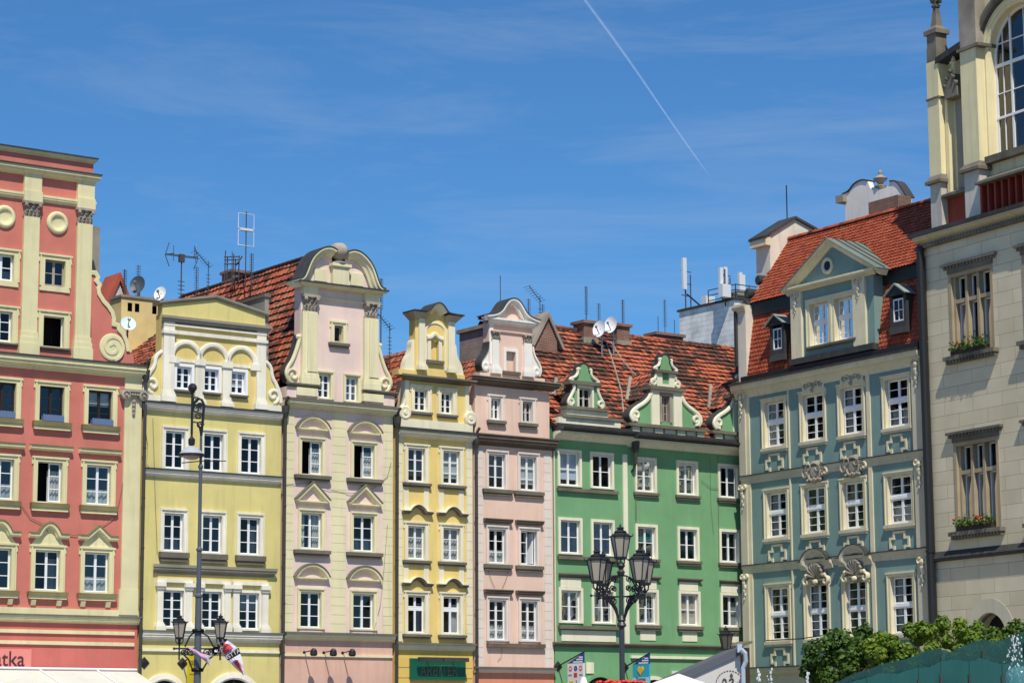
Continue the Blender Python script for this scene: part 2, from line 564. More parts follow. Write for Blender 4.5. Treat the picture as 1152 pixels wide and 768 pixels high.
def sash_mb(x0, x1, z0, z1, kind, d, y=0.0, omit=()):
    mb = MB()
    F = 0.024
    y0, y1 = y + d - 0.03, y + d + 0.03
    mb.box(x0, x0 + F, y0, y1, z0, z1); mb.box(x1 - F, x1, y0, y1, z0, z1)
    mb.box(x0 + F, x1 - F, y0, y1, z1 - F, z1); mb.box(x0 + F, x1 - F, y0, y1, z0, z0 + F * 1.3)
    ix0, ix1, iz0, iz1 = x0 + F + 0.004, x1 - F - 0.004, z0 + F * 1.3 + 0.004, z1 - F - 0.004
    def leaf(a, b, c, e, rows, cols=1, B=0.042):
        ya, yb = y + d - 0.055, y + d + 0.01
        mb.box(a, a + B, ya, yb, c, e); mb.box(b - B, b, ya, yb, c, e)
        mb.box(a + B, b - B, ya, yb, c, c + B * 1.2); mb.box(a + B, b - B, ya, yb, e - B, e)
        for i in range(1, rows):
            zz = c + (e - c) * i / rows
            mb.box(a + B * 0.5, b - B * 0.5, ya + 0.012, yb - 0.008, zz - 0.015, zz + 0.015)
        for i in range(1, cols):
            xx = a + (b - a) * i / cols
            mb.box(xx - 0.016, xx + 0.016, ya + 0.016, yb - 0.012, c + B * 0.5, e - B * 0.5)
    xm = (ix0 + ix1) / 2
    g = 0.004
    if kind[0] == 'C':                                   # two casements, n panes high
        r = int(kind[1])
        if 'L' not in omit: leaf(ix0, xm - g, iz0, iz1, r)
        if 'R' not in omit: leaf(xm + g, ix1, iz0, iz1, r)
    elif kind == 'T':                                    # small lights over a transom
        zt = iz0 + (iz1 - iz0) * 0.66
        mb.box(ix0, ix1, y + d - 0.05, y + d + 0.02, zt - 0.04, zt + 0.04)
        for a, b in ((ix0, xm - g), (xm + g, ix1)):
            leaf(a, b, iz0, zt - 0.045, 1); leaf(a, b, zt + 0.045, iz1, 1)
    elif kind in ('B2', 'B3'):                           # tall baroque window, 2-pane rows above, 3 below
        zt = iz0 + (iz1 - iz0) * (0.56 if kind == 'B2' else 0.50)
        mb.box(ix0, ix1, y + d - 0.09, y + d + 0.02, zt - 0.07, zt + 0.05)
        for a, b in ((ix0, xm - g), (xm + g, ix1)):
            leaf(a, b, iz0, zt - 0.075, 3, B=0.06); leaf(a, b, zt + 0.055, iz1, 2 if kind == 'B2' else 3, B=0.06)
    elif kind == 'S':
        leaf(ix0, ix1, iz0, iz1, 2, 2, 0.04)
    elif kind == 'L1':
        leaf(ix0, ix1, iz0, iz1, 1, 1, 0.04)
    return mb

def drape(x0, x1, z0, z1, y, waves=5, amp=0.025):
    mb = MB()
    n = waves * 4
    pts = [(x0 + (x1 - x0) * i / n, y + amp * math.sin(2 * math.pi * waves * i / n)) for i in range(n + 1)]
    vs = [(a, b, z0) for a, b in pts] + [(a, b, z1) for a, b in pts]
    return mb.add(vs, [(i, i + 1, n + 2 + i, n + 1 + i) for i in range(n)])

def window(h, x0, x1, z0, z1, trim, tr=0.15, kind='C3', d=0.15, sill=None, hood=None, curtain=None, omit=(), ears=True, y=0.0,
           sash=None, glass=None, label=None, bottom=False, proud=0.05, sill_mat=None, hood_mat=None, bead=True, hood_gap=0.18, hood_w=0.16, hood_h=None, hood_fill=None, hood_s=1.0, sill_low=None, flash_mat=None):
    mb = MB()
    mb.box(x0 - tr, x0, y - proud, y + d, z0 - (tr if bottom else 0.03), z1 + tr)
    mb.box(x1, x1 + tr, y - proud, y + d, z0 - (tr if bottom else 0.03), z1 + tr)
    mb.box(x0, x1, y - proud, y + d, z1, z1 + tr)
    mb.box(x0, x1, y - proud + 0.01, y + d, z0 - (tr if bottom else 0.03), z0)
    if bead:
        q = y - proud - 0.035
        mb.box(x0 - tr - 0.012, x0 - tr + 0.045, q, y + 0.01, z0 - 0.02, z1 + tr - 0.05)
        mb.box(x1 + tr - 0.045, x1 + tr + 0.012, q, y + 0.01, z0 - 0.02, z1 + tr - 0.05)
        e = 0.07 if ears else 0.012
        mb.box(x0 - tr - e, x1 + tr + e, q - 0.012, y + 0.008, z1 + tr - 0.05, z1 + tr + 0.02)
        if ears:
            for s, xx in ((-1, x0 - tr), (1, x1 + tr)):
                mb.box(min(xx, xx + s * 0.068), max(xx, xx + s * 0.068), y - proud + 0.004, y + 0.007, z1 - 0.1, z1 + tr - 0.05)
    w = mb.build('window', trim, h.o)
    if label: w['label'] = label
    sash_mb(x0, x1, z0, z1, kind, d, y, omit).build('frame', sash or M['white'], w)
    xm = (x0 + x1) / 2
    gx0, gx1 = (xm if 'L' in omit else x0 + 0.03), (xm if 'R' in omit else x1 - 0.03)
    gm = MB()
    j = random.uniform(-0.006, 0.006)
    gm.quad((gx0, y + d - 0.02 + j, z0 + 0.05), (gx1, y + d - 0.02 - j, z0 + 0.05), (gx1, y + d - 0.02 + j, z1 - 0.03), (gx0, y + d - 0.02 - j, z1 - 0.03))
    gm.build('pane', glass or M['glass_b' if random.random() < 0.25 else 'glass'], w)
    if 'L' in omit or 'R' in omit:                       # the open leaf stands inside, swung back
        s = MB()
        a = x0 + 0.06 if 'L' in omit else x1 - 0.06
        k = 1 if 'L' in omit else -1
        s.hexa([(a, y + d + 0.03, z0 + 0.07), (a + k * 0.12, y + d + 0.5, z0 + 0.07), (a + k * 0.16, y + d + 0.5, z0 + 0.07), (a + k * 0.04, y + d + 0.03, z0 + 0.07)],
               [(a, y + d + 0.03, z1 - 0.06), (a + k * 0.12, y + d + 0.5, z1 - 0.06), (a + k * 0.16, y + d + 0.5, z1 - 0.06), (a + k * 0.04, y + d + 0.03, z1 - 0.06)])
        s.build('open_casement', sash or M['white'], w)
    if sill:
        so_, sh, ex = sill
        sm = MB()
        zt = z0 - 0.035 if not bottom else z0 - tr - 0.002
        sm.box(x0 - tr - ex, x1 + tr + ex, y - so_, y + 0.012, zt - sh * 0.58, zt)
        lo = MB().box(x0 - tr - ex + 0.04, x1 + tr + ex - 0.04, y - so_ * 0.75, y + 0.01, zt - sh, zt - sh * 0.58 - 0.001)
        so2 = sm.build('sill', sill_mat or M['ledge'], w)
        lo.build('sill_moulding', sill_low or sill_mat or M['ledge'], w)
    if hood:
        zb = z1 + tr + hood_gap
        a, b = x0 - tr - hood_w, x1 + tr + hood_w
        hm = hood_mat or trim
        H = hood_h or 0.55
        k = hood_s
        prof = [(-0.01, -0.13 * k), (0.10, -0.13 * k), (0.12, -0.09 * k), (0.19, -0.07 * k), (0.2, 0.03 * k), (-0.01, 0.03 * k)]
        top = [(-0.01, 0.03 * k + 0.001), (0.23, 0.03 * k + 0.001), (0.23, 0.03 * k + 0.04), (-0.01, 0.03 * k + 0.04)]
        if hood == 'flat':
            path = [(a, zb + 0.13), (b, zb + 0.13)]
        elif hood == 'tri':
            path = [(a, zb + 0.13), (xm, zb + H), (b, zb + 0.13)]
        elif hood == 'seg':
            path = []
            for i in range(15):
                t = -1 + 2 * i / 14
                path.append((xm + (b - a) / 2 * t, zb + 0.1 + (H - 0.1) * (math.sqrt(max(0, 1.25 - t * t)) - 0.5) / (math.sqrt(1.25) - 0.5)))
        elif hood in ('wave', 'rtri'):
            path = [(a, zb + 0.13)]
            wv = (b - a) * 0.22
            path.append((a + wv, zb + 0.13))
            n = 9 if hood == 'wave' else 2
            for i in range(n + 1):
                t = i / n
                if hood == 'wave':
                    path.append((a + wv + (b - a - 2 * wv) * (0.04 + 0.92 * t), zb + 0.15 + (H - 0.13) * math.sin(math.pi * t) ** 0.8))
                elif i == 1:
                    path.append((xm, zb + H))
            path += [(b - wv, zb + 0.13), (b, zb + 0.13)]
        hb = MB().sweep(path, prof, y)
        if hood in ('tri', 'seg'):
            hb.sweep([(a + 0.05, zb + 0.06), (b - 0.05, zb + 0.06)], [(-0.01, -0.05), (0.1, -0.05), (0.16, 0.0), (0.16, 0.05), (-0.01, 0.05)], y)
        ho = hb.build('hood', hm, w)
        MB().sweep(path, top, y).build('hood_flashing', flash_mat or M['ledge'], w)
        if hood_fill and hood in ('tri', 'seg', 'wave', 'rtri'):
            poly = [(px_, max(zb, pz_ - 0.05)) for px_, pz_ in path]
            poly = [(path[0][0] + 0.12, z1 + tr if hood in ('wave', 'rtri') else zb)] + poly[1:-1] + [(path[-1][0] - 0.12, z1 + tr if hood in ('wave', 'rtri') else zb)]
            MB().extrude(poly, y - 0.02, y + 0.005).build('hood_field', hood_fill, w)
    if curtain:
        kindc = curtain
        yy = y + d + 0.09
        H = z1 - z0
        if kindc == 'half': drape(x0, x1, z0, z0 + H * 0.4, yy, 5).build('curtain', M['cloth'], w)
        elif kindc == 'full': drape(x0, x1, z0, z1, yy, 6).build('curtain', M['cloth'], w)
        elif kindc == 'sides':
            mb = drape(x0, x0 + (x1 - x0) * 0.32, z0, z1, yy, 3)
            mb2 = drape(x1 - (x1 - x0) * 0.32, x1, z0, z1, yy, 3)
            mb.add(mb2.v, mb2.f)
            mb.build('curtain', M['cloth'], w)
        elif kindc == 'right': drape(xm, x1, z0, z1 - H * 0.2, yy, 4).build('curtain', M['cloth'], w)
        elif kindc.startswith('blind'):
            fr = {'blind': 0.62, 'blind_full': 1.0, 'blind_half': 0.45, 'blind_low': 0.8}[kindc.split(':')[0]]
            mt = M[{'b': 'blue_blind', 't': 'teal_blind', 'e': 'beige_blind'}.get((kindc.split(':') + ['x'])[1], 'blind')]
            MB().box(x0, x1, yy - 0.05, yy - 0.03, z1 - H * fr, z1).build('blind', mt, w)
    return w, (x0 - tr * 0.5, x1 + tr * 0.5, z0 - 0.02, z1 + tr * 0.5)

def tile_roof(h, name, O, U, V, lu, lv, mat, tw=0.28, ch=0.34, keep=None, rise=0.035, lip=0.045, parent=None, jitter=0.01, flat=False, seed=1):
    """real overlapping tiles, one small curved face group each"""
    rnd = random.Random(seed)
    O, U, V = Vector(O), Vector(U).normalized(), Vector(V).normalized()
    N = U.cross(V).normalized()
    if N.z < 0: N = -N
    mb = MB()
    nu, nv = int(lu / tw) + 1, int(lv / ch) + 1
    mb.quad(O - N * 0.03, O + U * lu - N * 0.03, O + U * lu + V * lv - N * 0.03, O + V * lv - N * 0.03, 0.02) if keep is None else None
    drift = [rnd.random() for _ in range(nu)]
    for j in range(nv):
        sh = (0.5 * tw if (flat and j % 2) else 0)
        for i in range(nu):
            u0, v0 = i * tw - sh, j * ch
            if keep and not keep(u0 + tw / 2, v0 + ch / 2): continue
            if u0 + tw > lu + 0.05 or v0 > lv: continue
            t = min(1, max(0.08, rnd.gauss(0.5, 0.24)))
            v1 = min(v0 + ch * 1.12, lv + 0.03)
            dz = rnd.uniform(-jitter, jitter)
            dv = rnd.uniform(-jitter, jitter) * 1.5
            if flat:
                us = [0, 0.25, 0.5, 0.75, 1.0]; hs = [0, 0, 0, 0, 0]; ds = [0.05, 0.008, -0.008, 0.008, 0.05]
            else:
                us = [0, 0.22, 0.5, 0.78, 1.0]; hs = [0.0, 0.75, 1.0, 0.6, -0.15]; ds = [0, 0, 0, 0, 0]
            vs = []
            for uu, hh, dd in zip(us, hs, ds):
                p = O + U * (u0 + uu * tw * 0.985) + N * (hh * rise + dz)
                vs.append(p + V * (v0 + dd + dv - 0.03) + N * (lip - 0.03))
                vs.append(p + V * (v0 + dd + dv - 0.03) + N * lip)
                vs.append(p + V * v1 + N * 0.002)
            mb.add(vs, [(q * 3 + 1, q * 3 + 4, q * 3 + 5, q * 3 + 2) for q in range(4)], t if abs(t - 0.5) > 1e-6 else 0.51)
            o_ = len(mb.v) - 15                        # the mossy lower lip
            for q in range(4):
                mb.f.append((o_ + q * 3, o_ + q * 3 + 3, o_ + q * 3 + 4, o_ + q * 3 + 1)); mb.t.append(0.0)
    return mb.build(name, mat, parent or h.o, recalc=False)

def spiral(cx, cz, r0, r1, a0, a1, n=18):
    return [(cx + (r0 + (r1 - r0) * i / n) * math.cos(a0 + (a1 - a0) * i / n), cz + (r0 + (r1 - r0) * i / n) * math.sin(a0 + (a1 - a0) * i / n)) for i in range(n + 1)]

def circle(cx, cz, r, n=20): return [(cx + r * math.cos(2 * math.pi * i / n), cz + r * math.sin(2 * math.pi * i / n)) for i in range(n)]

def smooth_path(pts, it=2):
    for _ in range(it):
        q = [pts[0]]
        for (a, b), (c, d) in zip(pts, pts[1:]):
            q += [(a * 0.75 + c * 0.25, b * 0.75 + d * 0.25), (a * 0.25 + c * 0.75, b * 0.25 + d * 0.75)]
        q.append(pts[-1])
        pts = q
    return pts

RIB = [(-0.01, -0.06), (0.1, -0.06), (0.1, 0.06), (-0.01, 0.06)]

def ribbon(o=0.1, w=0.06): return [(-0.012, -w), (o * 0.7, -w), (o, -w * 0.5), (o, w * 0.5), (o * 0.7, w), (-0.012, w)]

def capital(h, x0, x1, z0, z1, mat, y=0.0, out=0.14, parent=None):
    """leafy pilaster capital: bell, two rings of leaves, corner volutes, slab"""
    mb = MB()
    H, Wd = z1 - z0, x1 - x0
    mb.box(x0 + 0.02, x1 - 0.02, y - out * 0.5, y + 0.01, z0, z1 - H * 0.16)
    mb.box(x0 - 0.03, x1 + 0.03, y - out * 0.55, y + 0.012, z0 - 0.02, z0 + H * 0.07)
    mb.box(x0 - 0.07, x1 + 0.07, y - out * 1.15, y + 0.011, z1 - H * 0.15, z1)
    for row, (zz, n, r) in enumerate(((z0 + H * 0.24, 4, 0.13), (z0 + H * 0.50, 3, 0.14))):
        for i in range(n):
            cx = x0 + Wd * (i + 0.5) / n
            mb.ball((cx, y - out * 0.55, zz), Wd * r, 6, 4, 0.85, 0.7, 1.35)
            mb.ball((cx, y - out * 0.95, zz + H * 0.11), Wd * r * 0.6, 6, 4, 1.0, 0.8, 0.6)
    for xx in (x0 + Wd * 0.06, x1 - Wd * 0.06):
        mb.lathe([(H * 0.13, 0), (H * 0.13, out * 1.1), (H * 0.08, out * 1.3)], (xx, y, z1 - H * 0.26), 10, 'y')
    mb.ball(((x0 + x1) / 2, y - out * 1.1, z1 - H * 0.14), Wd * 0.1, 6, 4)
    return mb.build('capital', mat, parent or h.o)

def console(h, xc, zt, w, hh, mat, y=0.0, parent=None):
    """hanging ornament: scroll on top, husk drops below"""
    mb = MB()
    for s in (-1, 1):
        mb.sweep(spiral(xc + s * w * 0.32, zt - hh * 0.12, w * 0.3, w * 0.08, math.pi / 2, math.pi / 2 - s * 4.5, 10), ribbon(0.1, 0.025), y)
    mb.ball((xc, y - 0.06, zt - hh * 0.15), w * 0.26, 6, 4, 1, 0.6, 1)
    n = 5
    for i in range(n):
        r = w * (0.26 - 0.035 * i)
        mb.ball((xc + (w * 0.07 if i % 2 else -w * 0.07), y - 0.04, zt - hh * (0.34 + 0.15 * i)), r, 6, 4, 1, 0.5, 1.2)
    return mb.build('ornament', mat, parent or h.o)

def pilaster(h, name, x0, x1, z0, z1, mat, out=0.09, base=0.0, y=0.0, parent=None):
    mb = MB()
    mb.box(x0, x1, y - out, y + 0.015, z0 + base, z1)
    if base:
        mb.box(x0 - 0.09, x1 + 0.09, y - out - 0.09, y + 0.014, z0, z0 + base * 0.55)
        mb.box(x0 - 0.06, x1 + 0.06, y - out - 0.06, y + 0.013, z0 + base * 0.55 + 0.002, z0 + base * 0.78)
        mb.box(x0 - 0.03, x1 + 0.03, y - out - 0.03, y + 0.012, z0 + base * 0.78 + 0.002, z0 + base - 0.001)
    return mb.build(name, mat, parent or h.o)

def quoins(h, x0, x1, z0, z1, n, mat, out=0.03, y=0.0, name='quoin_strip', gap=0.014):
    mb = MB()
    s = (z1 - z0) / n
    for i in range(n):
        mb.box(x0, x1, y - out, y + 0.01, z0 + i * s + gap / 2, z0 + (i + 1) * s - gap / 2)
    mb.box(x0 + 0.01, x1 - 0.01, y - out * 0.25, y + 0.009, z0, z1)
    return mb.build(name, mat, h.o)

def downpipe(h, x, z0, z1, r=0.065, y=-0.14, hopper=True):
    mb = MB()
    mb.tube([(x, y, z0), (x, y, z1)], r, 8)
    z = z0 + 1.2
    while z < z1:
        mb.lathe([(r + 0.015, 0), (r + 0.015, 0.05)], (x, y, z), 8)
        z += 1.9
    if hopper:
        mb.lathe([(r, 0), (0.15, 0.25), (0.17, 0.5), (0.12, 0.5)], (x, y, z1 - 0.1), 8)
        mb.tube([(x, y, z1 + 0.35), (x - 0.05, y - 0.15, z1 + 0.6), (x, y - 0.25, z1 + 0.75)], r, 8)
    return mb.build('downpipe', M['pipe'], h.o)

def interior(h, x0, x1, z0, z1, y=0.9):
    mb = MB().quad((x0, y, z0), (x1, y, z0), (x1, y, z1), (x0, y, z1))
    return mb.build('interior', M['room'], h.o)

def cable(h, pts, r=0.012, name='cable', mat=None):
    return MB().tube([(a, -0.05, b) for a, b in h.path(pts, -0.05)], r, 4).build(name, mat or M['cable'], h.o)
# ------------------------------------------------------------------ the ground
def ground():
    m, n, l, b = _new('granite_paving')
    tc = n.new('ShaderNodeTexCoord')
    br = n.new('ShaderNodeTexBrick')
    br.inputs['Color1'].default_value = lin((150, 144, 136)) + (1,)
    br.inputs['Color2'].default_value = lin((126, 120, 114)) + (1,)
    br.inputs['Mortar'].default_value = lin((92, 88, 84)) + (1,)
    br.inputs['Scale'].default_value = 1.0
    br.inputs['Brick Width'].default_value = 0.6
    br.inputs['Row Height'].default_value = 0.3
    l.new(tc.outputs['Object'], br.inputs['Vector'])
    l.new(br.outputs[0], b.inputs['Base Color'])
    b.inputs['Roughness'].default_value = 0.8
    g = MB().quad((-6000, -6000, 0), (6000, -6000, 0), (6000, 6000, 0), (-6000, 6000, 0)).build('ground', m)
    structure(g)
ground()

CURT = ['half', 'none', 'full', 'sides', 'none', 'half', 'blind', 'none', 'right', 'none']

def winset(h, cols, yref, rows, trim, **kw):
    """windows from column edges and row heights read off the wall; returns the openings for the wall sheet"""
    holes = []
    for r in rows:
        r = dict(r)
        xr, y0, y1 = r.pop('at')
        z1, z0 = h.z(xr, y0), h.z(xr, y1)
        per = r.pop('per', [{}] * len(cols))
        dx = r.pop('dx', 2.0)
        for (a, b), extra in zip(cols, list(per) + [per[0]] * (len(cols) - len(per))):
            if extra is None: continue
            k = dict(kw); k.update(r); k.update(extra)
            w, hole = window(h, h.x(a, yref), h.x(b + dx, yref), z0, z1, trim, **k)
            holes.append(hole)
    return holes

# ================================================================== RED HOUSE
def red_house():
    h = House('town_house', 'salmon red house with cream pilasters and a big curled gable at the left edge', 'house', ROW, -175, 156.8)
    wall = paint('salmon_red_render', (205, 123, 109), 0.12, 0.14)
    trim = paint('cream_trim_render', (223, 215, 170), 0.10, 0.14)
    olive = paint('olive_stained_ledge', (128, 118, 82), 0.3, 0.25)
    base = paint('red_base_render', (203, 112, 102), 0.12, 0.16)
    X = lambda x, y=600: h.x(x, y)
    zc = h.z(80, 420)                       # underside of the main cornice
    zb = h.z(80, 690)                       # bottom of the first floor
    cols = [(-14, 13), (41.7, 67.5), (97.0, 122.3), (-69.5, -43), (-125, -98.5)]
    yr = 542
    rows = [
        dict(at=(57, 434.5, 473.5), kind='C3', sill=(0.2, 0.3, 0.1), sash=M['brown_sash'],
             per=[{}, {}, {'curtain': 'blind_half'}]),
        dict(at=(55, 519.5, 564.8), kind='C3', sill=(0.18, 0.3, 0.1), hood='flat', hood_gap=0.24, hood_w=0.18,
             per=[{'curtain': 'half'}, {'omit': ('L',), 'curtain': 'right'}, {'curtain': 'half'}]),
        dict(at=(53, 618.5, 664.5), kind='C3', sill=(0.2, 0.26, 0.12), hood_gap=0.26, hood_w=0.12, hood_h=0.52, hood_fill=trim,
             per=[{'hood': 'wave'}, {'hood': 'wave', 'curtain': 'right'}, {'hood': 'rtri', 'curtain': 'half', 'hood_h': 0.5}]),
    ]
    holes = winset(h, cols, yr, rows, trim, tr=0.17, sill_low=trim, sill_mat=olive, flash_mat=olive)
    mb = sheet(MB(), 0, h.w, zb, zc + 0.3, holes)
    shell(mb, 0, h.w, 0, zc + 0.3, 9)
    h.part('wall', mb, wall)
    zs_ = h.z(53, 664.5) - 0.33
    for a, b in cols:
        for q in (h.x(a, yr) - 0.05, h.x(b, yr) + 0.05):
            MB().hexa([(q - 0.09, -0.06, zs_ - 0.2), (q + 0.09, -0.06, zs_ - 0.2), (q + 0.09, 0.01, zs_ - 0.2), (q - 0.09, 0.01, zs_ - 0.2)], [(q - 0.09, -0.13, zs_), (q + 0.09, -0.13, zs_), (q + 0.09, 0.01, zs_), (q - 0.09, 0.01, zs_)]).build('sill_bracket', trim, h.o)
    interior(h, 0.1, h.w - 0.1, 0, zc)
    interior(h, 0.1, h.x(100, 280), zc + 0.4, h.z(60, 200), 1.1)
    # flower troughs on the top-floor sills
    # ground floor with two thin mouldings and the joint of the plinth
    gmb = sheet(MB(), 0, h.w, 0, zb - 0.001, [(2.0, 4.6, 0, 2.6), (6.2, 8.2, 0, 2.6)])
    h.part('ground_floor_wall', gmb, base)
    band(h, 'base_band', 0, h.w, h.z(80, 692.5), h.z(80, 684.5), 0.07, trim)
    corn_px(h, 'cornice', -175, 157, 80, 692.7, 700.5, 0.2, trim, Yref=695, flash=0.05, returns=False, flash_mat=M['ledge'])
    for y in (710.7, 723.2):
        band(h, 'moulding', 0, h.w - 0.15, h.z(80, y + 2.0), h.z(80, y - 2.0), 0.07, trim)
    # right corner strip and its scrolled capital
    xa, xb = X(137.3, 560), X(157, 560) - 0.02
    pilaster(h, 'pilaster', xa, xb, h.z(147, 684), h.z(147, 425), trim, 0.07)
    band(h, 'pilaster_base', xa - 0.08, xb, h.z(147, 691.5), h.z(147, 663), 0.1, trim)
    mb = MB()
    zt, zl = h.z(147, 438.5), h.z(147, 448.5)
    mb.box(xa - 0.1, xb + 0.08, -0.26, 0.01, zt - 0.1, zt)
    mb.box(xa, xb, -0.2, 0.01, zl + 0.1, zt - 0.101)
    for xx in (xa - 0.02, xb):
        mb.lathe([(0.2, 0), (0.2, 0.24), (0.13, 0.27), (0.13, 0.22), (0.06, 0.22), (0.05, 0.27)], (xx, 0, zl + 0.12), 12, 'y')
    for i in range(4):
        mb.ball(((xa + xb) / 2, -0.12, zl - 0.1 - 0.16 * i), 0.1 - 0.008 * i, 6, 4, 1, 0.5, 0.9)
    for i in range(5):
        mb.ball((xa + (xb - xa) * (0.2 + 0.15 * i), -0.2, zl + 0.14), 0.06, 6, 4)
    h.part('capital', mb, M['stone'])
    # main cornice
    corn_px(h, 'cornice', -175, 160.5, 80, 404.5, 419, 0.36, trim, flash=0.06, Yref=410, returns=False)
    # ---- gable
    zg0 = h.z(60, 402.0)
    xl, xr = 0.0, h.x(104.5, 280)
    zt1 = h.z(60, 172)
    gcols = [(-9.5, 14.5), (51.5, 72.5), (-68, -46)]
    gh = []
    gy = 0.12
    for (y0, y1), per in (((292.2, 321.6), [dict(curtain='half'), {}, {}]), ((355.6, 389.5), [{}, dict(omit=('L', 'R')), {}])):
        z1, z0 = h.z(62, y0), h.z(62, y1)
        for (a, b), e in zip(gcols, per):
            dx = 1.2 * (306 - (y0 + y1) / 2) / 40
            sm = {} if y0 > 300 else dict(bottom=True)
            xx0, xx1 = h.x(a, 306), h.x(b + 2, 306)
            w, hole = window(h, xx0, xx1, z0, z1, trim, tr=0.2, kind='C2' if y0 < 300 else 'C3', y=gy, proud=0.06,
                             sash=M['white'] if (y0 > 300 or a < 0) else M['stone'], sill=None if y0 < 300 else (0.1, 0.1, 0.1), **e, **sm)
            gh.append(hole)
    mb = sheet(MB(), xl, xr, zg0, zt1, gh, gy)
    shell(mb, xl, xr, zg0, zt1, 1.4, gy)
    mb.build('gable_wall', wall, h.o)
    # curled right flank
    pts = [(103, 408), (102, 305.5), (107.6, 306), (111, 312), (109.3, 316), (113, 320.5), (111.3, 325), (112, 330), (116.8, 338), (122, 343.5), (127, 351), (128.6, 358),
           (128.6, 363.8), (133.6, 365), (134.2, 370), (139, 375), (143, 384), (145, 395), (150.5, 401), (150.7, 408.5)]
    pp = h.path(pts, gy)
    MB().extrude(pp, gy + 0.0, gy + 0.45).build('gable_scroll', wall, h.o)
    rb = MB().sweep(h.path(pts[1:18], gy), [(-0.3, -0.01), (-0.3, 0.04), (0.06, 0.04), (0.07, 0.0), (0.06, -0.12), (0.0, -0.12), (-0.008, -0.01)], gy)
    rb.build('scroll_edge', trim, h.o)
    cx, cz = h.p(126, 390.5, gy)
    mb = MB().lathe([(0.53, -0.01), (0.53, 0.03), (0.48, 0.05), (0.0, 0.05)], (cx, gy, cz), 24, 'y')
    mb.sweep(spiral(cx, cz, 0.5, 0.08, -1.4, -1.4 + 10.5, 40), [(0.04, -0.06), (0.075, -0.05), (0.075, 0.05), (0.04, 0.06)], gy)
    mb.build('scroll_disc', trim, h.o)
    # pilasters with leafy capitals
    for a, b in ((-91, -73), (-31, -13), (26.2, 43.8), (86.6, 103.6)):
        x0, x1 = h.x(a, 290), h.x(b, 290)
        xm = (a + b) / 2
        pilaster(h, 'pilaster', x0, x1, h.z(60, 404), h.z(60, 247), trim, 0.12, base=0.95, y=gy)
        capital(h, x0, x1, h.z(60, 246.5), h.z(60, 230), M['stone'], y=gy, out=0.2)
        # entablature block
        band(h, 'frieze_block', x0 - 0.04, x1 + 0.04, h.z(60, 219), h.z(60, 194), 0.14, trim, y=gy)
        band(h, 'architrave_block', x0 - 0.06, x1 + 0.06, h.z(60, 229.8), h.z(60, 218.5), 0.2, trim, y=gy)
    def gc(name, ref, yt, yb, out, fl):
        return cornice(h, name, xl, xr, h.z(ref, yb, gy - 0.25 * out), h.z(ref, yt, gy - out), out, trim, flash=fl, y=gy)
    gc('cornice', 60, 220.8, 229, 0.16, None)
    gc('cornice', 60, 190.2, 201, 0.32, 0.05)
    gc('cornice', 60, 172.2, 178, 0.16, 0.05)
    for X0, Y0 in ((64.4, 251), (4.9, 244)):
        cx, cz = h.p(X0, Y0, gy)
        MB().lathe([(0.44, -0.01), (0.44, 0.04), (0.4, 0.09), (0.35, 0.11), (0.29, 0.1), (0.25, 0.05), (0.16, 0.02), (0.0, 0.012)], (cx, gy, cz), 24, 'y').build('roundel', trim, h.o)
    # rough chimney strip just behind the gable
    xx0 = h.x(100, 290, 2.2)
    MB().box(xx0 - 0.2, h.x(112, 290, 2.2), 2.2, 3.4, h.z(108, 380, 2.2), h.z(108, 255, 2.2)).build('chimney', M['concrete'], h.o)
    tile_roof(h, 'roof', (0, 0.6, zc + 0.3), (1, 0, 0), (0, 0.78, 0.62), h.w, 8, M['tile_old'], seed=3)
    downpipe(h, h.w + 0.06, 0.1, h.z(157, 428), y=-0.16)
    cable(h, [(150, 470), (146, 500), (138, 545), (131, 580), (120, 588), (97, 603), (78, 601)], 0.012)
    cable(h, [(22, 565), (34, 582), (50, 590), (54, 598)], 0.012)
    return h

RED = red_house()

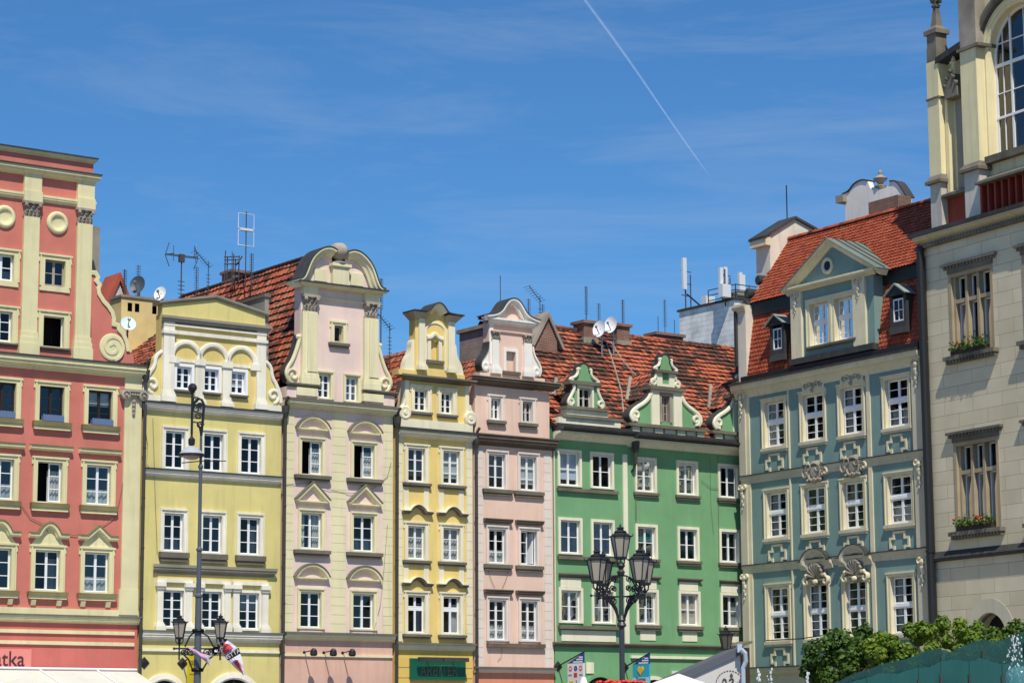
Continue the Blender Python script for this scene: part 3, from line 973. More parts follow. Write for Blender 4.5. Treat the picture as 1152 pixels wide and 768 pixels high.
# ================================================================== FIRST YELLOW HOUSE
def yellow_house():
    h = House('town_house', 'pale yellow house with three white arches under a low gable, next to the red house', 'house', ROW, 158.5, 316.0)
    wall = paint('pale_yellow_render', (217, 204, 134), 0.10, 0.14)
    wall2 = paint('ochre_yellow_render', (219, 198, 126), 0.10, 0.12)
    gl = paint('grey_weathered_moulding', (146, 141, 128), 0.2, 0.2)
    white = paint('white_lime_render', (236, 231, 214), 0.12, 0.2)
    cols = [(185.8, 205.5), (229, 248.6), (271.0, 291.2)]
    zc, zb = h.z(238, 462), h.z(238, 715)
    rows = [
        dict(at=(238, 488.0, 530.0), kind='C3', tr=0.16, per=[{}, {}, {}], ears=False),
        dict(at=(236.5, 579.5, 622.0), kind='C3', tr=0.16, ears=False, sill=(0.18, 0.36, 0.05), per=[dict(curtain='half'), {}, dict(curtain='right')]),
    ]
    holes = winset(h, cols, 507, rows, white)
    holes += winset(h, [(182.8, 204.3), (226.5, 247), (268.8, 289)], 685,
                    [dict(at=(236, 665.0, 707.0), kind='C4', tr=0.1, ears=False, bead=False, per=[{}, {}, dict(curtain='blind_half')])], white)
    mb = sheet(MB(), 0.04, h.w - 0.02, zb, zc + 0.2, holes)
    shell(mb, 0.04, h.w - 0.02, 0, zc + 0.2, 9)
    h.part('wall', mb, wall)
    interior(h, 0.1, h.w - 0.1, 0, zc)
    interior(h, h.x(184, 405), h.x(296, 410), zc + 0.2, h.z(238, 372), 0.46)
    corn_px(h, 'cornice', 161, 315, 238, 528.0 + 3.8, 528 + 11.5, 0.18, white, Yref=533, flash=0.05, returns=False)
    corn_px(h, 'lintel_cornice', 173, 306, 238, 636.3, 646.0, 0.22, gl, Yref=637)
    # little colonnade round the first-floor windows
    zt, zl = h.z(236, 656.5), h.z(236, 710)
    band(h, 'frieze', h.x(177, 650), h.x(300.5, 650), h.z(236, 655), h.z(236, 647), 0.03, wall2)
    for a, b in ((175.8, 182.3), (208, 215), (219.5, 226), (251.6, 258.2), (261, 267.8), (293.8, 300.6)):
        x0, x1 = h.x(a, 685), h.x(b, 685)
        pilaster(h, 'pilaster', x0, x1, zl, zt, white, 0.1, base=0.3)
        mb = MB().box(x0 - 0.07, x1 + 0.07, -0.2, 0.005, zt - 0.16, zt - 0.0)
        mb.box(x0 - 0.03, x1 + 0.03, -0.15, 0.004, zt - 0.26, zt - 0.161)
        mb.build('capital', white, h.o)
    for a, b in ((175, 216), (219, 259), (260.5, 301)):
        band(h, 'string_course', h.x(a, 655) + 0.02, h.x(b, 655) - 0.02, zt + 0.003, zt + 0.14, 0.12, white)
    # ground floor
    arch_holes = []
    gm = MB()
    corn_px(h, 'cornice', 158, 315, 238, 711.2, 721.2, 0.22, white, Yref=712, flash=0.05, returns=False, flash_mat=M['ledge'])
    band(h, 'moulding', 0.05, h.w - 0.05, h.z(238, 733.2), h.z(238, 730.5), 0.08, white)
    gz = zb - 0.001
    a1, a2 = h.x(184.5, 766), h.x(262.5, 766)
    r1, r2 = 0.62, 0.98
    t1, t2 = h.z(184.5, 766) - 0.5, h.z(262.5, 763)
    gm = sheet(MB(), 0.04, h.w - 0.02, 0, gz, [(a1 - r1, a1 + r1, 0, t1), (a2 - r2, a2 + r2, 0, t2 - r2 * 0.9)])
    h.part('ground_floor_wall', gm, wall)
    for xc, zt_, r, nm in ((a1, h.z(184.5, 765) - 0.0, r1 + 0.1, 'doorway'), (a2, h.z(262.5, 763.5), r2 + 0.1, 'shop_window')):
        zs = zt_ - r
        arch = [(xc - r, 0.02)] + [(xc + r * math.cos(a), zs + r * math.sin(a)) for a in [math.pi - math.pi * i / 16 for i in range(17)]] + [(xc + r, 0.02)]
        s = MB().sweep(arch, [(-0.1, 0), (0.09, 0), (0.12, 0.06), (0.1, 0.26), (-0.01, 0.26)]).build('arch_surround', white, h.o)
        MB().extrude(arch, -0.006, 0.05).build(nm, M['room'], h.o)
        fr = MB()
        fr.box(xc - 0.03, xc + 0.03, -0.04, -0.007, 0.02, zs + r - 0.02)
        fr.box(xc - r, xc + r, -0.035, -0.007, zs - 0.04, zs + 0.04)
        fr.build('door_frame', M['brown_sash'], h.o)
    for X, Y in ((162, 745),):
        cx, cz = h.p(X, Y)
        MB().lathe([(0.22, 0.0), (0.22, 0.03), (0.05, 0.06)], (cx, 0, cz), 4, 'y').build('tie_plate', M['iron'], h.o)
    # gable storey
    corn_px(h, 'cornice', 160.5, 315.5, 238, 458.3, 466.5, 0.22, white, Yref=458, flash=0.06, returns=False)
    gy = 0.0
    zg0 = zc + 0.2
    x0, x1 = h.x(181.5, 405), h.x(298.5, 410)
    gcols = [(198.4, 213.0), (229.6, 243.6), (260, 273.6)]
    holes = winset(h, gcols, 428, [dict(at=(237, 415.2, 440.6), kind='C3', tr=0.11, d=0.16, ears=False, bead=False, bottom=False, sill=(0.12, 0.12, 0.0),
                                       per=[{}, {}, dict(curtain='blind')])], M['white'])
    zt = h.z(238, 359)
    mb = sheet(MB(), x0, x1, zg0, zt, holes)
    shell(mb, x0, x1, zg0, zt, 0.5)
    mb.build('gable_wall', wall2, h.o)
    for a, b in ((182.3, 194.6), (287.6, 297.8)):
        pilaster(h, 'pilaster', h.x(a, 410), h.x(b, 410), zg0, h.z(238, 366), white, 0.12, base=0.4)
        xa, xb = h.x(a, 410), h.x(b, 410)
        band(h, 'pilaster_moulding', xa - 0.05, xb + 0.05, h.z(238, 380.5), h.z(238, 377), 0.18, white)
    band(h, 'string_course', h.x(194.6, 375), h.x(287.6, 380), h.z(238, 380), h.z(238, 376), 0.1, white)
    for a, b in ((219, 228.5), (249.8, 259.5)):
        pilaster(h, 'pilaster', h.x(a, 430), h.x(b, 430), zg0, h.z(238, 407.5), white, 0.08, base=0.25)
    zi = h.z(238, 409)
    for i, X in enumerate((209, 239.6, 271.4)):
        cx = h.x(X, 405)
        rr = 0.62
        arch = [(cx + rr * math.cos(a), zi + 0.12 + rr * 0.98 * math.sin(a)) for a in [math.pi - math.pi * k / 18 for k in range(19)]]
        MB().sweep(arch, ribbon(0.1, 0.1)).build('arch', white, h.o)
        band(h, 'impost', cx - 0.5, cx + 0.5, zi - 0.05, zi + 0.06, 0.06, white)
    for X in (194.5, 224.2, 254.8, 286.5):
        cx = h.x(X, 405)
        band(h, 'impost_block', cx - 0.22, cx + 0.22, zi - 0.12, zi + 0.12, 0.14, white)
    cornice(h, 'cornice', x0, x1, h.z(238, 369.5), h.z(238, 359.4, -0.3), 0.26, gl)
    band(h, 'fascia', x0 + 0.02, x1 - 0.02, h.z(238, 371.5), h.z(238, 369.4), 0.14, white)
    zp = h.z(238, 359.4, -0.3)
    xm = h.x(243, 345)
    pts = [(x0 + 0.02, zp - 0.1), (x1 - 0.02, zp - 0.1), (x1 - 0.02, zp + 0.45), (xm, zp + 0.88), (x0 + 0.02, zp + 0.45)]
    MB().extrude(pts, 0.02, 0.42).build('pediment', wall, h.o)
    MB().sweep([(x0 - 0.15, zp + 0.42), (xm, zp + 0.9), (x1 + 0.1, zp + 0.42)], [(-0.5, 0.0), (0.06, 0.0), (0.1, 0.07), (0.1, 0.14), (-0.5, 0.14)]).build('pediment_coping', gl, h.o)
    # side scrolls
    for s in (-1, 1):
        ref = h.x(181.5, 430) if s < 0 else h.x(299, 430)
        e = 0.02 if s < 0 else h.w - 0.06
        wd = abs(ref - e)
        zz = zg0
        curve = [(ref, zz + 1.95), (ref + s * wd * 0.35, zz + 1.75), (ref + s * wd * 0.4, zz + 1.35), (ref + s * wd * 0.72, zz + 1.05), (ref + s * wd * 0.98, zz + 0.6), (ref + s * wd, zz + 0.35)]
        curve = smooth_path(curve, 2)
        MB().extrude([(ref - s * 0.05, zz)] + [(ref - s * 0.05, zz + 1.95)] + curve + [(e, zz)], 0.03, 0.4).build('gable_scroll', wall, h.o)
        mb = MB().sweep(curve, ribbon(0.08, 0.07), 0.03)
        mb.sweep(spiral(ref + s * wd * 0.5, zz + 0.62, wd * 0.44, 0.04, -math.pi / 2 if s > 0 else -math.pi / 2, -math.pi / 2 + s * 8.2, 26), ribbon(0.08, 0.06), 0.03)
        mb.build('scroll_edge', white, h.o)
        band(h, 'scroll_plinth', min(ref, e), max(ref, e), zz, zz + 0.22, 0.08, white)
    # roof behind, sloping to the left and right of a ridge that runs back
    ridge = zp + 0.3
    xr = (x0 + x1) / 2
    ze = h.z(160, 412)
    for s in (-1, 1):
        V = Vector((-s * (xr - 0.0), 0, ridge - ze))
        O = Vector((xr + s * xr, 0.5, ze))
        tile_roof(h, 'roof', O, (0, 1, 0), V, 6.5, V.length, M['tile_old'], seed=11 + s, tw=0.25, ch=0.3)
    # grey fire wall at the right, rising over the gable
    xf = h.x(298.5, 380)
    xg = h.x(303.5, 380)
    zf = h.z(303, 334)
    MB().box(xf + 0.02, xg, 0.1, 3.4, zg0, zf).build('fire_wall', M['concrete'], h.o)
    MB().box(xf - 0.03, xg + 0.06, 0.04, 3.5, zf + 0.002, zf + 0.14).build('fire_wall_coping', M['ledge'], h.o)
    # yellow flue block with three openings, behind the left roof slope
    off = 4.2
    bx0, bx1 = h.x(136.5, 345, off), h.x(182, 345, off)
    bt, bb = h.z(155, 336, off), h.z(155, 390, off)
    mb = sheet(MB(), bx0, bx1, bb - 1, bt, [(bx0 + 0.28 + q, bx0 + 0.48 + q, bt - 0.55, bt - 0.2) for q in (0, 0.32, 1.1)], off)
    shell(mb, bx0, bx1, bb - 1, bt, off + 1.0, off)
    ch = mb.build('chimney', paint('old_yellow_flue', (230, 208, 146), 0.2, 0.3), h.o)
    MB().box(bx0 - 0.06, bx1 + 0.06, off - 0.06, off + 1.06, bt + 0.001, bt + 0.1).build('chimney_cap', M['concrete'], ch)
    MB().box(bx0 + 0.1, bx1 - 0.1, off + 0.3, off + 0.32, bt - 0.7, bt - 0.1).build('flue_opening', M['room'], ch)
    cable(h, [(172, 470), (173.5, 520), (175, 570), (177, 622)], 0.01)
    cable(h, [(163, 475), (166, 500), (165, 522), (169, 527)], 0.01)
    downpipe(h, h.w + 0.06, 0.1, h.z(316, 468), y=-0.16)
    return h

YEL = yellow_house()

# ================================================================== FIRST PINK HOUSE
def pink_house():
    h = House('town_house', 'tall pale pink and cream house with a ball between two swan-neck curves on its gable', 'house', ROW, 319.0, 442.3)
    pink = paint('pale_pink_render', (232, 208, 197), 0.08, 0.10)
    cream = paint('cream_render', (227, 219, 180), 0.08, 0.12)
    rose = paint('rose_base_render', (216, 176, 158), 0.12, 0.2)
    zc, zb = h.z(382, 459), h.z(382, 713)
    cols = [(338.3, 359.6), (397.2, 418.5)]
    win = [
        dict(at=(378, 498.0, 535.5), sill=(0.2, 0.24, 0.2), hood='seg', hood_h=0.58, hood_gap=0.24, hood_w=0.12, hood_s=0.9,
             per=[dict(omit=('L',), curtain='right'), dict(omit=('L',), curtain='right')]),
        dict(at=(378, 578.3, 619.0), sill=(0.2, 0.24, 0.2), hood='tri', hood_h=0.82, hood_gap=0.22, hood_w=0.14,
             per=[dict(curtain='sides'), dict(curtain='half')]),
        dict(at=(378, 666.5, 707.0), hood='seg', hood_h=0.60, hood_gap=0.32, hood_w=0.14, hood_s=0.9, per=[{}, {}]),
    ]
    holes = winset(h, cols, 600, win, cream, tr=0.14, kind='C3', ears=False)
    mb = sheet(MB(), 0.02, h.w - 0.02, zb, zc + 0.25, holes)
    shell(mb, 0.02, h.w - 0.02, 0, zc + 0.25, 12)
    h.part('wall', mb, pink)
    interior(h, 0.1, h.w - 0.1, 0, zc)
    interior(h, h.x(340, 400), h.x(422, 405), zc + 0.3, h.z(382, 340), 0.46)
    h.part('ground_floor_wall', sheet(MB(), 0.02, h.w - 0.02, 0, zb - 0.001, [(1.3, 3.9, 0, 2.7)]), rose)
    zq0, zq1 = h.z(382, 711.5), h.z(382, 462)
    for a, b in ((319.8, 329.6), (372.6, 388.8), (430.5, 441.4)):
        quoins(h, h.x(a, 600), h.x(b, 600), zq0, zq1, 25, cream, 0.022)
    corn_px(h, 'cornice', 319, 442, 382, 713.2, 720.5, 0.24, cream, Yref=713, flash=0.07, returns=False, flash_mat=M['ledge'])
    band(h, 'moulding', 0.04, h.w - 0.04, h.z(382, 738.5), h.z(382, 735.8), 0.07, cream)
    corn_px(h, 'cornice', 321, 442.2, 382, 453.8, 463.0, 0.34, cream, Yref=454, flash=0.06, returns=False, flash_mat=M['ledge'])
    # ---- gable
    zg0 = zc + 0.25
    gx0, gx1 = h.x(338, 400), h.x(424, 405)
    zt = h.z(382, 323)
    gh = []
    for a, b, y0, y1, X in ((357.8, 370.3, 420.5, 448.0, 364), (388.8, 401, 424, 451.5, 395)):
        w, ho = window(h, h.x(a, 435), h.x(b + 1.5, 435), h.z(X, y1), h.z(X, y0), cream, tr=0.11, kind='C3', d=0.16, ears=False)
        gh.append(ho)
    w, ho = window(h, h.x(375.6, 376), h.x(385.5, 376), h.z(380, 385), h.z(380, 366), cream, tr=0.15, kind='L1', d=0.2, ears=True, sill=(0.16, 0.2, 0.12), sash=M['stone'])
    gh.append(ho)
    mb = sheet(MB(), gx0, gx1, zg0, zt, gh)
    shell(mb, gx0, gx1, zg0, zt, 0.5)
    mb.build('gable_wall', pink, h.o)
    # stepped plinths
    for a, b in ((320.5, 356.0), (408.5, 441.5)):
        x0, x1 = h.x(a, 440), h.x(b, 440)
        zt_ = h.z(382, 440.5)
        MB().box(x0, x1, -0.16, 0.45, zg0, zt_).build('plinth', pink, h.o)
        cornice(h, 'plinth_cornice', x0, x1, zt_ + 0.001, zt_ + 0.16, 0.14, M['ledge'], y=-0.16)
        xc = x0 + (x1 - x0) * (0.66 if a < 400 else 0.3)
        band(h, 'plinth_block', xc - 0.55, xc + 0.42, zg0 + 0.1, zt_ - 0.002, 0.24, cream)
    zpl = h.z(382, 440.5) + 0.16
    for a, b in ((338.3, 355), (408, 423.6)):
        x0, x1 = h.x(a, 400), h.x(b, 400)
        pilaster(h, 'pilaster', x0, x1, zpl, h.z(382, 355), cream, 0.14, base=0.5)
        band(h, 'pilaster_face', x0 + 0.22, x1 - 0.02, zpl + 0.52, h.z(382, 356), 0.2, cream)
        capital(h, x0 + 0.05, x1 - 0.02, h.z(382, 354.5), h.z(382, 336.5), M['stone'], out=0.24)
        band(h, 'entablature_block', x0, x1, h.z(382, 336), h.z(382, 326.5), 0.2, cream)
    band(h, 'architrave', gx0 + 0.05, gx1 - 0.05, h.z(382, 339.5), h.z(382, 337.0), 0.1, cream)
    zco = h.z(382, 321.3, -0.4)
    cornice(h, 'cornice', gx0 - 0.02, gx1 + 0.02, h.z(382, 327.5), zco, 0.42, cream, flash=0.05)
    # side scrolls
    for s in (-1, 1):
        e = gx0 if s < 0 else gx1
        crv = smooth_path([(e + s * 0.05, zpl + 2.0), (e + s * 0.10, zpl + 1.72), (e + s * 0.14, zpl + 1.55), (e + s * 0.36, zpl + 0.95), (e + s * 0.62, zpl + 0.6), (e + s * 0.68, zpl + 0.32), (e + s * 0.5, zpl + 0.08)], 2)
        MB().extrude([(e - s * 0.06, zpl), (e - s * 0.06, zpl + 2.0)] + crv + [(e + s * 0.3, zpl)], 0.0, 0.4).build('gable_scroll', pink, h.o)
        mb = MB().sweep(crv, ribbon(0.1, 0.07), 0.0)
        mb.sweep(spiral(e + s * 0.36, zpl + 0.33, 0.32, 0.05, -math.pi / 2, -math.pi / 2 + s * 9.0, 26), ribbon(0.1, 0.05))
        mb.ball((e + s * 0.12, -0.02, zpl + 1.9), 0.12, 6, 4)
        mb.build('scroll_edge', cream, h.o)
        MB().sweep(crv, [(-0.42, -0.02), (-0.02, -0.02), (-0.02, 0.06), (-0.42, 0.06)] if s > 0 else [(-0.42, -0.06), (-0.02, -0.06), (-0.02, 0.02), (-0.42, 0.02)], 0.0).build('scroll_lead', M['lead'], h.o)
    # broken swan-neck top
    xm = h.x(381, 300)
    W2 = (gx1 - gx0) / 2 + 0.24
    zs = zco + 0.05
    Hh = h.z(382, 281.5) - zs
    half = [(1.0, 0.02), (0.90, 0.05), (0.82, 0.14), (0.76, 0.30), (0.70, 0.52), (0.62, 0.72), (0.5, 0.88), (0.38, 0.97), (0.26, 0.99), (0.16, 0.93)]
    tym = [(-0.86, 0), (0.86, 0)]
    field = [(xm + W2 * t * 0.98, zs + Hh * v * 0.9) for t, v in half[2:]] + [(xm + W2 * 0.14, zs + Hh * 0.55), (xm - W2 * 0.14, zs + Hh * 0.55)] + [(xm - W2 * t * 0.98, zs + Hh * v * 0.9) for t, v in reversed(half[2:])]
    field = [(xm + W2 * 0.82, zs - 0.02)] + field + [(xm - W2 * 0.82, zs - 0.02)]
    MB().extrude(field, 0.02, 0.4).build('gable_top', pink, h.o)
    for s in (-1, 1):
        crv = smooth_path([(xm + s * W2 * t, zs + Hh * v - 0.12) for t, v in half], 2)
        k = -s
        pr = [(-0.6, 0.0), (-0.6, 0.05 * k + 0.09 * k), (0.34, 0.14 * k), (0.34, 0.07 * k), (0.26, 0.04 * k), (0.22, -0.04 * k), (0.14, -0.09 * k), (0.1, -0.18 * k), (-0.01, -0.18 * k)]
        MB().sweep(crv, pr).build('swan_neck', cream, h.o)
        pr2 = [(-0.62, 0.141 * k), (0.36, 0.141 * k), (0.36, 0.19 * k), (-0.62, 0.19 * k)]
        MB().sweep(crv, pr2).build('swan_neck_lead', M['lead'], h.o)
        xe = xm + s * W2 * 0.42
        band(h, 'gable_panel', xe - 0.3, xe + 0.3, zs + 0.12, zs + 0.62, 0.05, cream)
    pd = MB().box(xm - 0.38, xm + 0.38, -0.2, 0.2, zs, zs + Hh * 0.52)
    pd.box(xm - 0.46, xm + 0.46, -0.28, 0.28, zs + Hh * 0.521, zs + Hh * 0.60)
    pd.build('pedestal', cream, h.o)
    MB().lathe([(0.32, 0), (0.34, 0.08), (0.16, 0.12), (0.14, 0.2), (0.24, 0.26), (0.36, 0.4), (0.4, 0.56), (0.36, 0.72), (0.22, 0.86), (0.0, 0.9)], (xm, 0, zs + Hh * 0.6), 16).build('ball', M['stone'], h.o, smooth=True)
    # steep roof running back
    xr = (gx0 + gx1) / 2
    zr = h.z(348.5, 286, 1.9)
    ze = h.z(320, 440)
    for s in (-1, 1):
        V = Vector((-s * (xr + 0.2), 0, zr - ze))
        O = Vector((xr + s * (xr + 0.2), 0.45, ze))
        tile_roof(h, 'roof', O, (0, 1, 0), V, 13.2, V.length, M['tile_old'], seed=21 + s, tw=0.30, ch=0.34, rise=0.035, lip=0.085)
    rd = MB()
    for i in range(36):
        y = 0.5 + i * 0.36
        rd.lathe([(0.14, 0), (0.12, 0.39)], (xr, y + 0.38, zr - 0.02), 8, 'y')
    rd.build('ridge_tiles', M['tile_old'], h.o)
    # back wall gable triangle under the roof
    MB().extrude([(0.05, zc), (h.w - 0.05, zc), (xr, zr - 0.1)], 11.9, 12.0).build('rear_gable', M['concrete'], h.o)
    # brick chimney on the ridge
    off = 8.7
    cxx, czz = h.p(258, 306, off)
    MB().box(xr - 0.12, xr + 0.7, off, off + 0.9, zr - 1.6, czz + 0.02).build('chimney', M['brick'], h.o)
    MB().box(xr - 0.2, xr + 0.78, off - 0.08, off + 0.98, czz + 0.021, czz + 0.14).build('chimney_cap', M['brick'], h.o)
    cable(h, [(316, 545), (345, 543), (372, 551), (395, 555), (420, 549), (436, 536), (440, 520)], 0.01)
    cable(h, [(436, 590), (432, 640), (428, 680), (420, 712)], 0.01)
    downpipe(h, h.w + 0.09, 0.1, h.z(443, 480), y=-0.16)
    return h

PINK = pink_house()

# ================================================================== GOLDEN HOUSE
def golden_house():
    h = House('town_house', 'narrow golden yellow house with wavy window hoods and a slim crowned gable', 'house', ROW, 444.6, 532.0)
    gold = paint('golden_yellow_render', (231, 204, 128), 0.08, 0.12)
    cream = paint('ivory_render', (232, 225, 196), 0.08, 0.12)
    base = paint('golden_base_render', (222, 190, 104), 0.08, 0.12)
    zc, zb = h.z(488, 491), h.z(488, 727)
    cols = [(458.6, 475.8), (498.2, 515.2)]
    win = [
        dict(at=(487, 505.5, 543.5), sill=(0.16, 0.18, 0.1), per=[dict(curtain='blind_low'), dict(curtain='blind_low')]),
        dict(at=(487, 592.5, 630.0), sill=(0.16, 0.18, 0.1), hood='wave', hood_gap=0.28, hood_h=0.38, hood_w=0.16, hood_mat=M['ledge'], hood_s=0.7, flash_mat=cream, per=[dict(curtain='full'), dict(curtain='full')]),
        dict(at=(487, 669.8, 712.5), sill=(0.16, 0.18, 0.1), kind='T', hood='wave', hood_gap=0.16, hood_h=0.36, hood_w=0.16, hood_mat=M['ledge'], hood_s=0.7, flash_mat=cream, per=[dict(curtain='right'), dict(curtain='right')]),
    ]
    holes = winset(h, cols, 600, win, cream, tr=0.16, kind='C3')
    mb = sheet(MB(), 0.02, h.w - 0.02, zb, zc + 0.25, holes)
    shell(mb, 0.02, h.w - 0.02, 0, zc + 0.25, 8)
    h.part('wall', mb, gold)
    interior(h, 0.1, h.w - 0.1, 0, zc)
    interior(h, h.x(457, 450), h.x(526, 455), zc + 0.3, h.z(488, 434), 0.55)
    zq0, zq1 = h.z(488, 722), h.z(488, 493)
    for a, b in ((445.5, 452.2), (524.6, 531.2)):
        quoins(h, h.x(a, 600), h.x(b, 600), zq0, zq1, 22, cream, 0.03)
    # strips from sill down to the hood below
    for (c0, c1), _ in zip(cols, (0, 1)):
        for yt, yb in ((547, 576), (634, 657)):
            for xx in (h.x(c0 - 2, 600), h.x(c1 + 3.5, 600)):
                band(h, 'apron_strip', xx - 0.12, xx + 0.12, h.z(487, yb), h.z(487, yt), 0.035, cream)
    corn_px(h, 'cornice', 444.6, 532, 488, 725.0, 731.2, 0.2, cream, Yref=725, flash=0.08, returns=False, flash_mat=M['ledge'])
    gm = sheet(MB(), 0.02, h.w - 0.02, 0, zb - 0.001, [(0.7, 1.9, 0, 2.5), (2.4, 3.6, 0, 2.5)])
    h.part('ground_floor_wall', gm, base)
    jm = MB()
    for i in range(9):
        z = zb - 0.45 - i * 0.42
        jm.box(0.06, h.w - 0.06, -0.02, 0.01, z - 0.385, z)
    jm.build('rustication', base, h.o)
    corn_px(h, 'cornice', 446, 532, 488, 485.8, 494.0, 0.3, cream, Yref=486, flash=0.12, returns=False)
    # middle storey
    zg0 = zc + 0.25
    x0, x1 = h.x(455.5, 450), h.x(527.0, 455)
    zt = h.z(488, 430)
    gh = []
    for a, b, y0, y1, X in ((466, 479.0, 438, 462.5, 473), (496, 507.5, 441.2, 465.5, 502)):
        w, ho = window(h, h.x(a, 450), h.x(b + 1.5, 450), h.z(X, y1), h.z(X, y0), cream, tr=0.16, kind='C3', d=0.17, sill=(0.13, 0.16, 0.06))
        gh.append(ho)
    mb = sheet(MB(), x0, x1, zg0, zt, gh)
    mb.quad((x0, 0, zg0), (x0, 0.6, zg0), (x0, 0.6, zt), (x0, 0, zt)); mb.quad((x1, 0, zg0), (x1, 0.6, zg0), (x1, 0.6, zt), (x1, 0, zt))
    mb.quad((x0, 0.6, zg0), (x1, 0.6, zg0), (x1, 0.6, zt), (x0, 0.6, zt))
    mb.build('upper_wall', gold, h.o)
    MB().box(x0 - 0.015, x0 - 0.001, 0.02, 0.62, zg0, zt).build('side_face', cream, h.o)
    for xx in (x0 + 0.05, x1 - 0.12):
        band(h, 'corner_strip', xx - 0.06, xx + 0.13, zg0 + 0.5, zt, 0.04, cream)
    band(h, 'base_band', h.x(448.5, 480), h.x(530.5, 488), zg0 + 0.02, h.z(488, 473.5), 0.1, cream)
    for s, xx in ((-1, x0), (1, x1)):
        mb = MB().lathe([(0.3, -0.02), (0.3, 0.09), (0.24, 0.12), (0.1, 0.1), (0.08, 0.14), (0, 0.14)], (xx + s * 0.05, -0.02, h.z(488, 467)), 14, 'y')
        mb.sweep(smooth_path([(xx + s * 0.26, h.z(488, 467)), (xx + s * 0.24, h.z(488, 462)), (xx + s * 0.06, h.z(488, 458)), (xx + s * 0.04, h.z(488, 452))], 2), ribbon(0.1, 0.06))
        mb.build('scroll', cream, h.o)
    cornice(h, 'cornice', x0 - 0.15, x1 + 0.0, h.z(488, 430.5), h.z(488, 423.2, -0.3), 0.36, M['ledge'])
    # upper gable
    zu = h.z(488, 423.0, -0.3)
    MB().box(h.x(448.5, 417), h.x(523, 425), 0.0, 0.5, zu + 0.002, h.z(488, 418.5)).build('plinth', gold, h.o)
    gx0, gx1 = h.x(467, 390), h.x(511.3, 390)
    zt = h.z(490, 360.5)
    zu2 = h.z(488, 418.5)
    n0, n1, nz0, nz1 = h.x(484, 395), h.x(492.8, 395), h.z(488.5, 405.5), h.z(488.5, 384)
    mb = sheet(MB(), gx0, gx1, zu2, zt, [(n0, n1, nz0, nz1)])
    shell(mb, gx0, gx1, zu2, zt, 0.45)
    mb.box(n0, n1, 0.14, 0.2, nz0, nz1)
    mb.quad((n1, 0, nz0), (n1, 0.14, nz0), (n1, 0.14, nz1), (n1, 0, nz1))
    mb.quad((n0, 0, nz1), (n0, 0.14, nz1), (n1, 0.14, nz1), (n1, 0, nz1))
    mb.build('gable_wall', gold, h.o)
    sur = MB()
    sur.box(n0 - 0.16, n0, -0.07, 0.01, nz0, nz1 + 0.1); sur.box(n1, n1 + 0.16, -0.07, 0.01, nz0, nz1 + 0.1)
    sur.sweep(smooth_path([(n0 - 0.22, nz1 + 0.12), (n0, nz1 + 0.14), ((n0 + n1) / 2, nz1 + 0.34), (n1, nz1 + 0.14), (n1 + 0.22, nz1 + 0.12)], 2), ribbon(0.13, 0.09))
    sur.build('niche_surround', cream, h.o)
    band(h, 'niche_sill', n0 - 0.24, n1 + 0.24, nz0 - 0.14, nz0 - 0.002, 0.12, M['ledge'])
    for a, b in ((470.2, 476.8), (503.6, 510.4)):
        pilaster(h, 'pilaster', h.x(a, 390), h.x(b, 390), zu2 + 0.03, zt, cream, 0.1, base=0.28)
    xa, xb = h.x(479, 390), h.x(501.0, 390)
    zsp = h.z(490, 373)
    rr = (xb - xa) / 2
    arch = [(xa, zu2 + 0.1), (xa, zsp)] + [((xa + xb) / 2 + rr * math.cos(a), zsp + rr * 0.75 * math.sin(a)) for a in [math.pi - math.pi * i / 12 for i in range(13)]] + [(xb, zu2 + 0.1)]
    MB().sweep(arch, ribbon(0.04, 0.05)).build('blind_arch', cream, h.o)
    # crown
    zcr = h.z(490, 359)
    xm = (gx0 + gx1) / 2
    w2 = (gx1 - gx0) / 2
    crown = [(gx0 - 0.27, zcr + 0.2), (gx0 + w2 * 0.42, zcr + 0.22), (gx0 + w2 * 0.58, zcr + 0.28), (xm - w2 * 0.22, zcr + 0.54), (xm, zcr + 0.64), (xm + w2 * 0.22, zcr + 0.54), (gx1 - w2 * 0.58, zcr + 0.28), (gx1 - w2 * 0.42, zcr + 0.22), (gx1 + 0.27, zcr + 0.2)]
    body = [(gx0, zcr - 0.12)] + [(min(max(a, gx0), gx1), b - 0.04) for a, b in crown] + [(gx1, zcr - 0.12)]
    MB().extrude(body, 0.01, 0.42).build('gable_top', gold, h.o)
    sides = MB()
    for a, b in ((gx0 - 0.0, gx0 + w2 * 0.5), (gx1 - w2 * 0.5, gx1 + 0.0)):
        sides.hexa([(a, -0.06, zcr - 0.1), (b, -0.06, zcr - 0.1), (b, 0.45, zcr - 0.1), (a, 0.45, zcr - 0.1)],
                   [(a - (0.26 if a == gx0 else 0), -0.28, zcr + 0.19), (b + (0.26 if b == gx1 else 0), -0.28, zcr + 0.19), (b + (0.26 if b == gx1 else 0), 0.55, zcr + 0.19), (a - (0.26 if a == gx0 else 0), 0.55, zcr + 0.19)])
    sides.build('crown_cornice', paint('weathered_crown', (176, 168, 148), 0.25, 0.3), h.o)
    MB().sweep(smooth_path(crown, 1), [(-0.55, 0.0), (-0.55, 0.05), (0.38, 0.05), (0.38, 0.0)]).build('crown_lead', M['lead'], h.o)
    cr2 = smooth_path(crown[2:-2], 2)
    MB().sweep(cr2, [(-0.01, -0.22), (0.12, -0.22), (0.16, -0.12), (0.26, -0.08), (0.34, -0.004), (-0.01, -0.004)]).build('crown_moulding', cream, h.o)
